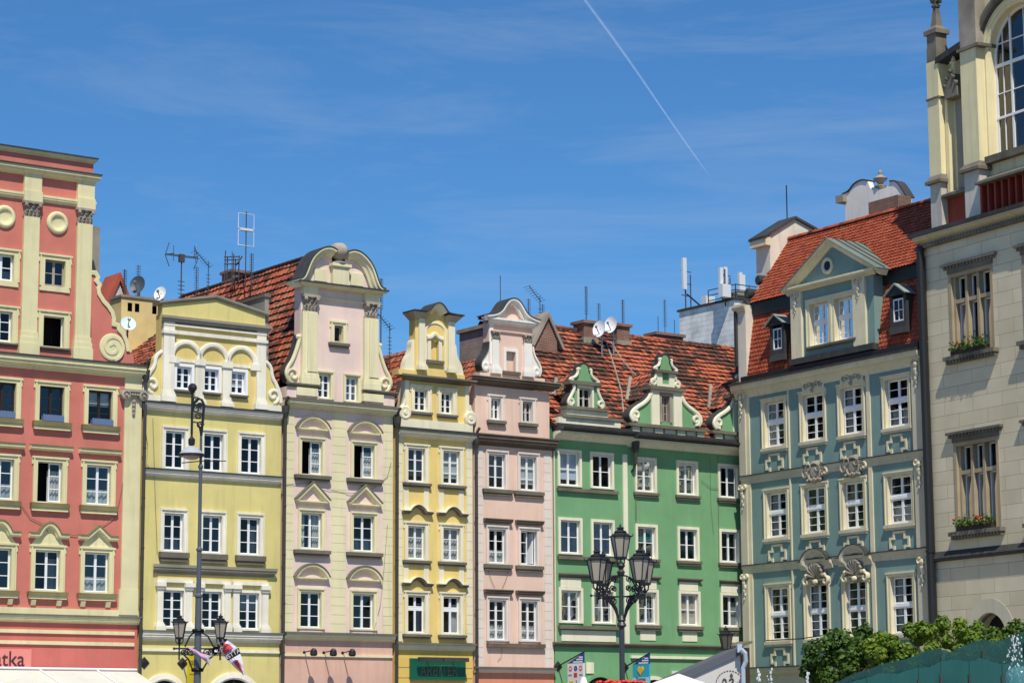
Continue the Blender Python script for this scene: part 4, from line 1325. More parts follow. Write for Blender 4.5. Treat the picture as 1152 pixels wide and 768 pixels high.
    for s, e in ((-1, gx0), (1, gx1)):
        crv = smooth_path([(e + s * 0.02, zu2 + 1.3), (e + s * 0.14, zu2 + 1.25), (e + s * 0.16, zu2 + 0.8), (e + s * 0.42, zu2 + 0.42), (e + s * 0.5, zu2 + 0.03)], 2)
        MB().extrude([(e - s * 0.02, zu2)] + [(e - s * 0.02, zu2 + 1.3)] + crv + [(e + s * 0.5, zu2)], 0.05, 0.4).build('gable_scroll', cream, h.o)
    # roof
    xr = h.w / 2
    zr = h.z(452, 396.0, 2.4)
    ze = h.z(446, 470)
    for s in (-1, 1):
        V = Vector((-s * (xr + 0.1), 0, zr - ze))
        tile_roof(h, 'roof', Vector((xr + s * (xr + 0.1), 0.5, ze)), (0, 1, 0), V, 8, V.length, M['tile_old'], seed=31 + s, tw=0.28, ch=0.33)
    downpipe(h, h.w + 0.08, 0.1, h.z(532.5, 502), y=-0.16)
    return h

GOLD = golden_house()

# ================================================================== SECOND PINK HOUSE
def salmon_house():
    h = House('town_house', 'narrow salmon pink house with an arched white gable, left of the green house', 'house', ROW, 533.2, 622.5)
    pink = paint('salmon_pink_render', (231, 199, 181), 0.07, 0.10)
    grey = paint('pinkish_grey_trim', (226, 214, 204), 0.08, 0.12)
    white = paint('white_trim_render', (238, 234, 226), 0.08, 0.14)
    base = paint('orange_base_render', (216, 142, 114), 0.1, 0.14)
    dirty = paint('brown_stained_cornice', (112, 98, 86), 0.3, 0.25)
    zc, zb = h.z(578, 505), h.z(578, 754)
    cols = [(549.6, 566.5), (585.4, 601.6)]
    win = [
        dict(at=(576, 512.0, 550.6), sill=(0.16, 0.26, 0.2), per=[dict(curtain='blind'), dict(curtain='blind_low')]),
        dict(at=(576.5, 596.0, 634.5), sill=(0.16, 0.26, 0.14), hood='flat', hood_gap=0.1, hood_w=0.14, hood_mat=dirty, per=[dict(curtain='half'), dict(omit=('R',))]),
        dict(at=(577, 675.3, 720.3), kind='C4', hood='flat', hood_gap=0.1, hood_w=0.14, hood_mat=dirty, per=[dict(curtain='half'), dict(curtain='half')]),
    ]
    holes = winset(h, cols, 610, win, grey, tr=0.14, kind='C3', ears=False, hood_s=0.8)
    mb = sheet(MB(), 0.02, h.w - 0.02, zb, zc + 0.25, holes)
    shell(mb, 0.02, h.w - 0.02, 0, zc + 0.25, 8)
    h.part('wall', mb, pink)
    interior(h, 0.1, h.w - 0.1, 0, zc)
    interior(h, h.x(535, 460), h.x(617, 465), zc + 0.35, h.z(578, 440), 0.56)
    band(h, 'sill_band', h.x(547, 725), h.x(611.5, 725), h.z(577, 728), h.z(577, 723.5), 0.16, dirty)
    zq0, zq1 = h.z(578, 750), h.z(578, 508)
    quoins(h, h.x(534, 610), h.x(543.2, 610), zq0, zq1, 23, grey, 0.03)
    quoins(h, h.x(612.0, 610), h.x(620.2, 610), zq0, zq1, 23, grey, 0.03)
    corn_px(h, 'cornice', 533.4, 622, 578, 752.0, 756.5, 0.2, grey, Yref=752, flash=0.08, returns=False, flash_mat=dirty)
    h.part('ground_floor_wall', sheet(MB(), 0.02, h.w - 0.02, 0, zb - 0.001, [(1.6, 3.8, 0, 2.9)]), base)
    corn_px(h, 'cornice', 533.4, 623, 578, 491.2, 503.0, 0.34, dirty, Yref=491, flash=0.05, returns=False, flash_mat=dirty)
    zg0 = zc + 0.3
    x0, x1 = h.x(534.2, 460), h.x(618.0, 465)
    zt = h.z(578, 437)
    gh = []
    for a, b, y0, y1, X in ((552, 561.5, 448, 472, 557), (587.5, 597.2, 451.5, 475.2, 593)):
        w, ho = window(h, h.x(a, 462), h.x(b + 1.5, 462), h.z(X, y1), h.z(X, y0), grey, tr=0.14, kind='C2', d=0.18, sill=(0.16, 0.22, 0.08), sash=M['cloth'] if a > 560 else None)
        gh.append(ho)
    mb = sheet(MB(), x0, x1, zg0, zt, gh)
    shell(mb, x0, x1, zg0, zt, 0.6)
    mb.build('upper_wall', pink, h.o)
    cornice(h, 'cornice', x0 - 0.12, x1 + 0.1, h.z(578, 436.5), h.z(578, 427.0, -0.34), 0.4, dirty, flash=0.04, flash_mat=M['stone'])
    zu = h.z(578, 427.0, -0.34)
    MB().box(h.x(540, 420), h.x(613, 430), 0.0, 0.5, zu - 0.1, h.z(578, 422.5)).build('plinth', pink, h.o)
    zu2 = h.z(578, 422.5)
    gx0, gx1 = h.x(550, 390), h.x(599, 395)
    zt = h.z(575, 362)
    n0, n1, nz0, nz1 = h.x(568.8, 405), h.x(579.5, 405), h.z(574, 418), h.z(574, 395.5)
    mb = sheet(MB(), gx0, gx1, zu2, zt, [(n0, n1, nz0, nz1)])
    shell(mb, gx0, gx1, zu2, zt, 0.42)
    mb.box(n0, n1, 0.16, 0.2, nz0, nz1)
    mb.quad((n1, 0, nz0), (n1, 0.16, nz0), (n1, 0.16, nz1), (n1, 0, nz1))
    mb.quad((n0, 0, nz1), (n0, 0.16, nz1), (n1, 0.16, nz1), (n1, 0, nz1))
    mb.build('gable_wall', pink, h.o)
    sur = MB()
    sur.box(n0 - 0.13, n0, -0.06, 0.01, nz0, nz1 + 0.13); sur.box(n1, n1 + 0.13, -0.06, 0.01, nz0, nz1 + 0.13); sur.box(n0, n1, -0.06, 0.01, nz1, nz1 + 0.13)
    sur.build('niche_surround', white, h.o)
    band(h, 'niche_sill', n0 - 0.2, n1 + 0.2, nz0 - 0.14, nz0 - 0.002, 0.14, dirty)
    for a, b in ((552.8, 560.2), (588.6, 597.2)):
        xa, xb = h.x(a, 400), h.x(b, 400)
        pilaster(h, 'pilaster', xa, xb, zu2, h.z(575, 384.5), white, 0.1, base=0.35)
        capital(h, xa, xb, h.z(575, 384), h.z(575, 375), M['stone'], out=0.16)
    band(h, 'corner_strip', gx0 + 0.02, gx0 + 0.22, zu2 + 0.4, zt - 0.05, 0.03, white)
    cornice(h, 'architrave', gx0 + 0.1, gx1 - 0.1, h.z(575, 376), h.z(575, 373.5), 0.08, pink)
    # arched crown
    zcr = h.z(575, 361.5)
    xm, w2 = (gx0 + gx1) / 2, (gx1 - gx0) / 2
    crown = smooth_path([(gx0 - 0.24, zcr + 0.10), (gx0 + 0.2, zcr + 0.18), (xm - w2 * 0.55, zcr + 0.36), (xm - w2 * 0.38, zcr + 0.66), (xm - w2 * 0.2, zcr + 0.88), (xm, zcr + 0.94), (xm + w2 * 0.2, zcr + 0.88), (xm + w2 * 0.38, zcr + 0.66), (xm + w2 * 0.55, zcr + 0.36), (gx1 - 0.2, zcr + 0.18), (gx1 + 0.24, zcr + 0.10)], 2)
    MB().extrude([(gx0, zcr - 0.15)] + [(min(max(a, gx0), gx1), b - 0.08) for a, b in crown] + [(gx1, zcr - 0.15)], 0.02, 0.4).build('gable_top', pink, h.o)
    MB().sweep(crown, [(-0.01, -0.2), (0.14, -0.2), (0.18, -0.1), (0.3, -0.06), (0.3, 0.02), (-0.01, 0.02)]).build('crown_moulding', white, h.o)
    MB().sweep(crown, [(-0.55, 0.021), (0.32, 0.021), (0.32, 0.06), (-0.55, 0.06)]).build('crown_lead', M['lead'], h.o)
    cornice(h, 'cornice', gx0 - 0.02, gx1 + 0.02, zcr - 0.2, zcr + 0.06, 0.24, white)
    for s, e in ((-1, gx0), (1, gx1)):
        crv = smooth_path([(e + s * 0.02, zu2 + 1.35), (e + s * 0.06, zu2 + 1.0), (e + s * 0.36, zu2 + 0.62), (e + s * 0.46, zu2 + 0.35), (e + s * 0.34, zu2 + 0.08)], 2)
        MB().extrude([(e - s * 0.02, zu2)] + [(e - s * 0.02, zu2 + 1.3)] + crv + [(e + s * 0.1, zu2)], 0.03, 0.36).build('gable_scroll', white, h.o)
        MB().sweep(crv, [(-0.4, -0.03), (0.04, -0.03), (0.04, 0.04), (-0.4, 0.04)]).build('scroll_lead', M['lead'] if s < 0 else white, h.o)
        MB().lathe([(0.2, 0), (0.2, 0.07), (0.12, 0.09), (0.05, 0.06)], (e + s * 0.2, 0.02, zu2 + 0.28), 12, 'y').build('scroll', white, h.o)
    xr = h.w / 2
    zr = h.z(540, 405.0, 2.6)
    ze = h.z(535, 470)
    for s in (-1, 1):
        V = Vector((-s * (xr + 0.1), 0, zr - ze))
        tile_roof(h, 'roof', Vector((xr + s * (xr + 0.1), 0.5, ze)), (0, 1, 0), V, 7, V.length, M['tile_old'], seed=41 + s, tw=0.28, ch=0.33)
    # broad brick chimney behind the gable's left shoulder
    cx = h.x(577, 395)
    zt = h.z(535, 372.5, 3.0)
    c = MB().box(cx, cx + 0.9, 2.0, 4.0, ze, zt).build('chimney', M['brick_grey'], h.o)
    MB().box(cx - 0.1, cx + 1.0, 1.9, 4.1, zt + 0.001, zt + 0.16).build('chimney_cap', M['stone'], c)
    # small brick gable with tiled coping, right of the crown
    off = 3.2
    A, B, C = h.p(602, 386, off), h.p(615.8, 357, off), h.p(626.5, 384, off)
    g = MB().extrude([(A[0], A[1] - 1.5), (C[0], C[1] - 1.5), C, B, A], off, off + 1.6).build('brick_gable', M['brick'], h.o)
    MB().sweep([(A[0] - 0.12, A[1] - 0.15), B, (C[0] + 0.25, C[1] - 0.35)], [(-1.8, 0), (0.12, 0), (0.12, 0.13), (-1.8, 0.13)], off).build('gable_coping', M['stone'], g)
    cable(h, [(548, 637), (552, 650), (557, 661)], 0.009); cable(h, [(573, 640), (569, 652), (565, 661)], 0.009)
    cable(h, [(565, 728), (564, 738), (560, 742)], 0.009)
    return h

SALMON = salmon_house()
# ================================================================== GREEN HOUSE
def green_house():
    h = House('town_house', 'broad green house with three scrolled dormers on a mottled orange tile roof', 'house', ROW, 622.8, 842)
    green = paint('green_render', (118, 166, 121), 0.10, 0.14)
    green2 = paint('deep_green_render', (116, 166, 120), 0.10, 0.14)
    cream = paint('cream_trim', (232, 228, 204), 0.07, 0.12)
    zb = h.z(720, 724)
    XL = h.w + 2.2
    wl_ = [
        dict(at=(659, 510.2, 547.6), sill=None, per=[dict(curtain='blind_low:b'), {}], kind='C2'),
        dict(at=(659.5, 586.2, 623.4), per=[dict(curtain='blind_full:b'), dict(curtain='blind_full:b')], kind='C2'),
        dict(at=(660, 664.4, 700.2), per=[dict(curtain='blind_half'), {}], kind='C2'),
    ]
    holes = winset(h, [(630.2, 650.2), (667.0, 686.6)], 610, wl_, cream, tr=0.12, ears=False, bead=False, proud=0.06)
    wr_ = [
        dict(at=(771, 521.0, 556.2), sill=(0.14, 0.2, 0.08), per=[dict(curtain='blind_low:x'), dict(curtain='blind_half:x'), dict(curtain='sides')], kind='C2'),
        dict(at=(772, 595.2, 629.8), sill=(0.14, 0.2, 0.08), per=[dict(curtain='blind_half:t'), dict(curtain='blind_low:t'), {}], kind='C2'),
        dict(at=(773.5, 667.5, 703.2), sill=(0.16, 0.24, 0.1), per=[dict(curtain='blind_full:e'), dict(curtain='blind_full:e'), dict(curtain='right')], kind='C2'),
    ]
    holes += winset(h, [(717.0, 735.0), (764.2, 781.8), (811, 828.5)], 610, wr_, cream, tr=0.12, ears=False, bead=False, proud=0.06)
    zc = h.z(720, 500)
    mb = sheet(MB(), 0.02, XL, zb, zc + 0.4, holes)
    shell(mb, 0.02, XL, 0, zc + 0.4, 9)
    h.part('wall', mb, green)
    interior(h, 0.1, XL - 0.1, 0, zc)
    xa, xb = h.x(626.5, 600), h.x(694.6, 600)
    for yy, o in ((549.6, 0.14), (625.5, 0.14), (703.0, 0.18)):
        band(h, 'sill_band', xa, xb, h.z(660, yy + 4.5), h.z(660, yy + 0.8), o, M['ledge'])
    # cream panels above and below the first-floor windows, with dark drip mouldings
    for a, b in ((630.5, 652.5), (667.5, 689)):
        band(h, 'panel', h.x(a, 610) - 0.02, h.x(b, 610) + 0.02, h.z(660, 661), h.z(660, 650.5), 0.03, cream)
    cornice(h, 'lintel_cornice', h.x(628.5, 648), h.x(693.5, 648), h.z(660, 650.0), h.z(660, 645.4), 0.16, M['ledge'])
    band(h, 'panel', h.x(631.5, 715), h.x(692.5, 715), h.z(660, 721), h.z(660, 709), 0.03, cream)
    for a, b in ((717, 736.5), (764.2, 783), (811, 830)):
        band(h, 'panel', h.x(a, 610) - 0.05, h.x(b, 610) + 0.05, h.z(773, 664), h.z(773, 654.5), 0.03, cream)
        cornice(h, 'lintel_cornice', h.x(a - 2.5, 610), h.x(b + 3, 610), h.z(773, 654.2), h.z(773, 650.4), 0.16, M['ledge'])
        band(h, 'panel', h.x(a + 1.5, 610), h.x(b - 1.0, 610), h.z(773, 721), h.z(773, 709.5), 0.03, cream)
    band(h, 'joint_strip', h.x(701.2, 610), h.x(706, 610), zb, h.z(703, 511), 0.06, cream)
    band(h, 'corner_strip', 0.02, h.x(624.0, 610), zb, zc, 0.06, cream)
    corn_px(h, 'cornice', 621, 842, 720, 723.6, 728.5, 0.2, M['ledge'], Yref=724, returns=False)
    gm = sheet(MB(), 0.02, XL, 0, zb - 0.001, [])
    h.part('ground_floor_wall', gm, green2)
    band(h, 'moulding', h.x(709, 738), XL, h.z(772, 741), h.z(772, 738), 0.1, cream)
    # round door heads and the little cream plate
    for X, Y, rr in ((674.5, 761, 0.95), (735, 764, 0.85)):
        xc, zt = h.p(X, Y)
        zs = zt - rr
        arch = [(xc - rr, 0.02)] + [(xc + rr * math.cos(a), zs + rr * math.sin(a)) for a in [math.pi - math.pi * i / 16 for i in range(17)]] + [(xc + rr, 0.02)]
        MB().extrude(arch, -0.004, 0.06).build('doorway', M['room'], h.o)
        MB().sweep(arch, [(-0.01, 0), (0.08, 0), (0.08, 0.16), (-0.01, 0.16)]).build('arch_surround', green2 if X < 700 else cream, h.o)
    band(h, 'plate', h.x(659, 750), h.x(667.5, 750), h.z(663, 757), h.z(663, 744.5), 0.05, cream)
    # eaves: cream cove, dark gutter
    for a, b, yy, s in ((621.5, 705.5, 0.0, 0), (705.7, 842, 1.5, 1)):
        x0, x1 = max(0.02, h.x(a, 500)), (h.x(b, 500) if s == 0 else XL)
        zt, zl = h.z(720, 491.6 + yy, -0.5), h.z(720, 501.5 + yy, -0.1)
        H = zt - zl
        pr = [(-0.02, 0), (0.06, 0), (0.12, H * 0.15), (0.16, H * 0.4), (0.3, H * 0.62), (0.5, H * 0.72), (0.5, H), (-0.02, H)]
        vs = [(x0, -o, zl + t) for o, t in pr] + [(x1, -o, zl + t) for o, t in pr]
        n = len(pr)
        MB().add(vs, [tuple(range(n)), tuple(range(2 * n - 1, n - 1, -1))] + [(i, n + i, n + (i + 1) % n, (i + 1) % n) for i in range(n)]).build('eaves', cream, h.o)
        g = MB()
        m = 6
        pts = [(-0.66 + 0.13 * math.cos(t), zt + 0.16 + 0.13 * math.sin(t)) for t in [math.pi + math.pi * i / m for i in range(m + 1)]]
        g.add([(x0, a_, b_) for a_, b_ in pts] + [(x1, a_, b_) for a_, b_ in pts], [(i, i + 1, m + 2 + i, m + 1 + i) for i in range(m)])
        g.box(x0, x1, -0.56, 0.1, zt + 0.002, zt + 0.1)
        g.box(x0, x1, -0.4, 0.1, zt + 0.101, zt + 0.34)
        g.build('gutter', M['lead'], h.o)
    hx, hz = h.p(710.5, 500)
    hp = MB().lathe([(0.07, -0.9), (0.09, -0.4), (0.17, -0.2), (0.19, 0.25), (0.12, 0.25)], (hx, -0.28, hz), 8)
    hp.tube([(hx, -0.28, hz - 0.85), (hx - 0.02, -0.12, hz - 1.1), (hx - 0.02, 0.02, hz - 1.2)], 0.05, 6)
    hp.build('downpipe', M['pipe'], h.o)
    # ---- main roof
    ze = h.z(720, 488, -0.2)
    y0 = -0.2
    slope = math.atan(1.12)
    Vv = Vector((0, math.cos(slope), math.sin(slope)))
    zr = h.z(742, 381, 4.3)
    Lr = (zr - ze) / math.sin(slope)
    tile_roof(h, 'roof', Vector((-0.05, y0, ze)), (1, 0, 0), Vv, XL + 4, Lr, M['tile_green'], seed=51, tw=0.27, ch=0.30, rise=0.02, lip=0.085, jitter=0.016)
    yr = y0 + Lr * math.cos(slope)
    rd = MB()
    rr_ = random.Random(5)
    for i in range(int((XL + 5) / 0.38)):
        x = -0.6 + i * 0.38
        vs, fs = [], []
        n = 8
        zz = zr + rr_.uniform(-0.015, 0.015)
        for k in range(n + 1):
            t = math.pi * k / n
            for xx, r in ((x, 0.15), (x + 0.41, 0.13)):
                vs.append((xx, yr - r * math.cos(t), zz - 0.03 + r * math.sin(t)))
        rd.add(vs, [(2 * k, 2 * k + 1, 2 * k + 3, 2 * k + 2) for k in range(n)], rr_.random())
    rd.build('ridge_tiles', M['tile_green'], h.o, recalc=False)
    MB().add([(-0.6, yr, zr - 0.1), (XL + 4.5, yr, zr - 0.1), (XL + 4.5, 9, zr - 5), (-0.6, 9, zr - 5)], [(0, 1, 2, 3)]).build('rear_roof', M['tile_green'], h.o)
    roof_y = lambda z: y0 + (z - ze) / math.tan(slope)

    # ---- dormers
    def dormer_roof(parent, xc, zrd, hw, drop, yf):
        """small tiled saddle roof running back into the main slope, with its valley boards"""
        for s in (-1, 1):
            V = Vector((s * hw, 0, -drop))
            yb = roof_y(zrd) + 0.3
            O = Vector((xc, yf, zrd)) + V
            lu, lv = yb - yf, V.length
            def keep(u, v, O=O, V=V.normalized()):
                p = O + Vector((0, 1, 0)) * u - V * v
                return p.z > ze + (p.y - y0) * math.tan(slope) - 0.25
            tile_roof(h, 'dormer_roof', O, (0, 1, 0), -V, lu, lv, M['tile_green'], keep=keep, seed=61 + s, tw=0.27, ch=0.3, parent=parent)
            if s < 0:
                a = Vector((xc, roof_y(zrd), zrd)); b = Vector((xc + s * hw, roof_y(zrd - drop), zrd - drop))
                a = a + (b - a) * 0.06
                n = Vector((0, -math.sin(slope), math.cos(slope)))
                q = Vector((-0.13, 0, 0))
                MB().hexa([a - q - n * .02, a + q - n * .02, b + q - n * .02, b - q - n * .02], [a - q + n * 0.16, a + q + n * 0.16, b + q + n * 0.16, b - q + n * 0.16]).build('valley_board', M['concrete'], parent)

    def big_dormer(dx, nm):
        P = lambda x, y, off=-0.05: (h.p(x, y, off)[0] + dx, h.p(x, y, off)[1])
        yf = -0.05
        body = MB()
        w0, w1 = P(742.3, 455)[0], P(755.8, 455)[0]
        z0, z1 = P(748, 475)[1], P(748, 444.5)[1]
        p0, p1 = P(732, 455)[0], P(766.2, 458)[0]
        zb_, zt_ = P(748, 479.5)[1], P(748, 439.5)[1]
        sheet(body, p0, p1, zb_, zt_, [(w0, w1, z0, z1)], yf)
        for xx in (p0, p1): body.add([(xx, yf, zb_), (xx, yf, zt_), (xx, roof_y(zt_), zt_)], [(0, 1, 2)])
        D = body.build('dormer', green, h.o)
        for a, b in ((732, 741.0), (756.8, 766.2)):
            MB().box(P(a, 455)[0], P(b, 455)[0], yf - 0.07, yf + 0.01, zb_, zt_).build('pier', cream, D)
        MB().box(P(741.1, 455)[0], P(756.7, 455)[0], yf - 0.06, yf + 0.01, z1 + 0.12, zt_ - 0.001).build('lintel', cream, D)
        s = MB(); s.box(w0, w0 + 0.08, yf - 0.04, yf + 0.2, z0, z1 + 0.1); s.box(w1 - 0.14, w1, yf - 0.04, yf + 0.2, z0, z1 + 0.1); s.box(w0 + 0.08, w1 - 0.14, yf - 0.04, yf + 0.2, z1 - 0.05, z1 + 0.1)
        s.build('window_surround', M['stone'], D)
        wf = sash_mb(w0 + 0.08, w1 - 0.14, z0, z1 - 0.05, 'C3', 0.2, yf).build('window', M['stone'], D)
        MB().quad((w0 + 0.1, yf + 0.17, z0), (w1 - 0.16, yf + 0.17, z0), (w1 - 0.16, yf + 0.17, z1 - 0.06), (w0 + 0.1, yf + 0.17, z1 - 0.06)).build('pane', M['glass'], wf)
        MB().box(w0, w1, yf + 0.7, yf + 0.72, z0 - 0.1, z1 + 0.1).build('interior', M['room'], D)
        # curled flanks
        for s_, pts, cc in ((-1, [(732.3, 442), (729.5, 448), (724, 453.5), (716, 458), (710.5, 463), (709.3, 469), (712.5, 473)], (715.0, 467.0)),
                            (1, [(766, 443.5), (768, 451), (773.5, 457.5), (781.5, 463.2), (787, 468.5), (788.2, 474), (785, 479)], (782.5, 472.5))):
            crv = smooth_path([P(*q) for q in pts], 2)
            e = p0 if s_ < 0 else p1
            MB().extrude([(e - s_ * 0.02, zb_), (e - s_ * 0.02, zt_ - 0.05)] + crv + [(crv[-1][0] - s_ * 0.25, zb_)], yf, yf + 0.4).build('flank', green, D)
            rb = MB().sweep(crv, ribbon(0.1, 0.09), yf)
            c = P(*cc)
            rb.sweep(spiral(c[0], c[1], 0.24, 0.06, -math.pi / 2 - s_ * 0.3, -math.pi / 2 + s_ * 8.2, 24), ribbon(0.1, 0.065), yf)
            rb.build('scroll', cream, D)
            MB().sweep(crv, [(-0.5, 0.0), (0.0, 0.0), (0.0, 0.11), (-0.5, 0.11)] if s_ > 0 else [(-0.5, -0.11), (0.0, -0.11), (0.0, 0.0), (-0.5, 0.0)], yf).build('scroll_lead', M['lead'], D)
        # ledges
        MB().box(P(731, 437)[0] - 0.1, P(766, 441)[0] + 0.15, yf - 0.2, yf + 0.5, zt_ + 0.002, zt_ + 0.16).build('ledge', M['ledge'], D)
        zu = zt_ + 0.16
        zu1 = P(748, 419.8)[1]
        u0, u1 = P(738.6, 428)[0], P(758.4, 430)[0]
        MB().box(u0, u1, yf + 0.02, yf + 0.4, zu, zu1).build('upper_panel', green, D)
        for a, b in ((738.6, 744.6), (752.6, 758.4)):
            MB().box(P(a, 428)[0] - 0.002, P(b, 428)[0] + 0.002, yf - 0.04, yf + 0.03, zu + 0.001, zu1).build('pier', cream, D)
        MB().box(P(744.7, 430)[0], P(752.5, 430)[0], yf - 0.03, yf + 0.03, zu + 0.001, zu + 0.14).build('lintel', cream, D)
        for s_, c in ((-1, (735.6, 430)), (1, (761.2, 433))):
            cx, cz = P(*c)
            rb = MB().sweep(spiral(cx, cz, 0.16, 0.05, -math.pi / 2, -math.pi / 2 + s_ * 7.5, 18), ribbon(0.08, 0.05), yf)
            e = u0 if s_ < 0 else u1
            rb.sweep(smooth_path([(e + s_ * 0.02, zu1 - 0.02), (e + s_ * 0.08, zu1 - 0.28), (cx + s_ * 0.14, cz + 0.14), (cx + s_ * 0.18, cz - 0.05), (cx, cz - 0.17)], 2), ribbon(0.08, 0.05), yf)
            rb.build('scroll', cream, D)
            MB().box(min(e, cx), max(e, cx), yf + 0.0, yf + 0.3, zu + 0.02, cz + 0.1).build('flank', cream, D)
        MB().box(u0 - 0.12, u1 + 0.12, yf - 0.16, yf + 0.45, zu1 + 0.001, zu1 + 0.12).build('ledge', M['ledge'], D)
        zk = zu1 + 0.12
        xm = (u0 + u1) / 2
        ht = P(746, 397.8)[1] - zk
        crown = [(xm - 0.4, zk), (xm - 0.34, zk + ht * 0.25), (xm - 0.22, zk + ht * 0.5), (xm - 0.22, zk + ht * 0.72), (xm - 0.16, zk + ht * 0.92), (xm, zk + ht), (xm + 0.16, zk + ht * 0.92), (xm + 0.22, zk + ht * 0.72), (xm + 0.22, zk + ht * 0.5), (xm + 0.34, zk + ht * 0.25), (xm + 0.4, zk)]
        MB().extrude(crown, yf, yf + 0.4).build('crown', green, D)
        MB().sweep(smooth_path(crown, 1), [(-0.42, 0.0), (0.03, 0.0), (0.03, 0.05), (-0.42, 0.05)], yf).build('crown_lead', M['lead'], D)
        for s_ in (-1, 1):
            crv = smooth_path([(xm + s_ * 0.26, zk + ht * 0.66), (xm + s_ * 0.36, zk + ht * 0.68), (xm + s_ * 0.32, zk + ht * 0.5), (xm + s_ * 0.4, zk + ht * 0.25), (xm + s_ * 0.6, zk + ht * 0.16), (xm + s_ * 0.66, zk + ht * 0.06), (xm + s_ * 0.5, zk + 0.04)], 2)
            MB().sweep(crv, ribbon(0.1, 0.055), yf).build('scroll', cream, D)
        # plinth with white blocks
        q0, q1 = P(703.5, 478)[0], P(790.5, 486)[0]
        MB().box(q0, q1, yf - 0.3, yf + 0.3, zb_ - 0.14, zb_ + 0.0).build('ledge', M['ledge'], D)
        q0, q1 = P(708.5, 478)[0], P(789.5, 486)[0]
        zq = zb_ - 0.14
        MB().box(q0, q1, yf - 0.1, yf + 0.3, zq - 0.55, zq - 0.001).build('plinth', green2, D)
        L_ = q1 - q0
        for a, b, o, zz in ((0, .1, .19, .42), (.14, .29, .16, .3), (.31, .42, .19, .42), (.45, .6, .16, .3), (.62, .73, .19, .42), (.76, .88, .16, .3), (.9, 1, .19, .42)):
            MB().box(q0 + a * L_, q0 + b * L_, yf - o, yf - 0.09, zq - zz, zq - 0.002).build('plinth_block', cream, D)
        dormer_roof(D, xm, zu1 + 0.12, 1.2, 1.35, yf + 0.3)
        return D
    big_dormer(0.0, 'b')
    dxx = h.x(802.2, 480) - h.x(708.8, 470)
    big_dormer(dxx, 'c')

    # small left dormer
    P = lambda x, y, off=0.0: h.p(x, y, off)
    yf = 0.0
    w0, w1, z0, z1 = P(651.0, 448)[0], P(665.5, 448)[0], P(658, 459)[1], P(658, 436.5)[1]
    p0, p1, zb_, zt_ = P(643.5, 446)[0], P(673, 448)[0], P(658, 462)[1], P(658, 433.5)[1]
    body = sheet(MB(), p0, p1, zb_, zt_, [(w0, w1, z0, z1)], yf)
    cheek_b = roof_y(zt_)
    for xx in (p0, p1):
        body.add([(xx, yf, zb_), (xx, yf, zt_), (xx, cheek_b, zt_)], [(0, 1, 2)])
    D = body.build('dormer', green, h.o)
    s = MB(); s.box(w0 - 0.1, w0, yf - 0.05, yf + 0.2, z0, z1 + 0.12); s.box(w1, w1 + 0.1, yf - 0.05, yf + 0.2, z0, z1 + 0.12); s.box(w0, w1, yf - 0.05, yf + 0.2, z1, z1 + 0.12)
    s.build('window_surround', cream, D)
    wf = sash_mb(w0, w1, z0, z1, 'C2', 0.18, yf).build('window', M['cloth'], D)
    MB().quad((w0, yf + 0.16, z0), (w1, yf + 0.16, z0), (w1, yf + 0.16, z1), (w0, yf + 0.16, z1)).build('pane', M['glass'], wf)
    MB().box(w0, w1, yf + 0.7, yf + 0.72, z0 - 0.1, z1 + 0.1).build('interior', M['room'], D)
    for s_, pts, cc in ((-1, [(645, 432.5), (645.5, 438), (642, 445), (638.8, 451), (639.5, 455), (643, 456.8)], (642.2, 452)), (1, [(671.5, 435.5), (672, 441), (675, 448), (678.6, 454), (678.5, 458), (675, 459.8)], (675, 455))):
        crv = smooth_path([P(*q) for q in pts], 2)
        e = p0 if s_ < 0 else p1
        MB().extrude([(e - s_ * 0.02, zb_), (e - s_ * 0.02, zt_)] + crv + [(crv[-1][0], zb_)], yf, yf + 0.3).build('flank', green, D)
        rb = MB().sweep(crv, ribbon(0.1, 0.065), yf)
        c = P(*cc)
        rb.sweep(spiral(c[0], c[1], 0.19, 0.05, -math.pi / 2, -math.pi / 2 + s_ * 8.2, 22), ribbon(0.1, 0.05), yf)
        rb.build('scroll', cream, D)
        MB().sweep(crv, [(-0.4, 0.0), (0.0, 0.0), (0.0, 0.1), (-0.4, 0.1)] if s_ > 0 else [(-0.4, -0.1), (0.0, -0.1), (0.0, 0.0), (-0.4, 0.0)], yf).build('scroll_lead', M['lead'], D)
    MB().box(P(639, 430)[0], P(674.5, 433)[0], yf - 0.16, yf + 0.4, zt_ + 0.001, zt_ + 0.16).build('ledge', M['ledge'], D)
    zk = zt_ + 0.16
    xm = (P(641, 430)[0] + P(673, 433)[0]) / 2
    ht = P(655, 408)[1] - zk
    crown = [(xm - 0.72, zk), (xm - 0.5, zk + ht * 0.2), (xm - 0.26, zk + ht * 0.5), (xm - 0.24, zk + ht * 0.72), (xm - 0.17, zk + ht * 0.92), (xm, zk + ht), (xm + 0.17, zk + ht * 0.92), (xm + 0.24, zk + ht * 0.72), (xm + 0.26, zk + ht * 0.5), (xm + 0.5, zk + ht * 0.2), (xm + 0.72, zk)]
    MB().extrude(crown, yf, yf + 0.4).build('crown', green, D)
    MB().sweep(smooth_path(crown, 1), [(-0.42, 0.0), (0.03, 0.0), (0.03, 0.05), (-0.42, 0.05)], yf).build('crown_lead', M['lead'], D)
    for s_ in (-1, 1):
        crv = smooth_path([(xm + s_ * 0.26, zk + ht * 0.66), (xm + s_ * 0.38, zk + ht * 0.68), (xm + s_ * 0.34, zk + ht * 0.46), (xm + s_ * 0.48, zk + ht * 0.22), (xm + s_ * 0.74, zk + ht * 0.12), (xm + s_ * 0.8, zk + 0.03), (xm + s_ * 0.62, zk + 0.02)], 2)
        MB().sweep(crv, ribbon(0.1, 0.055), yf).build('scroll', cream, D)
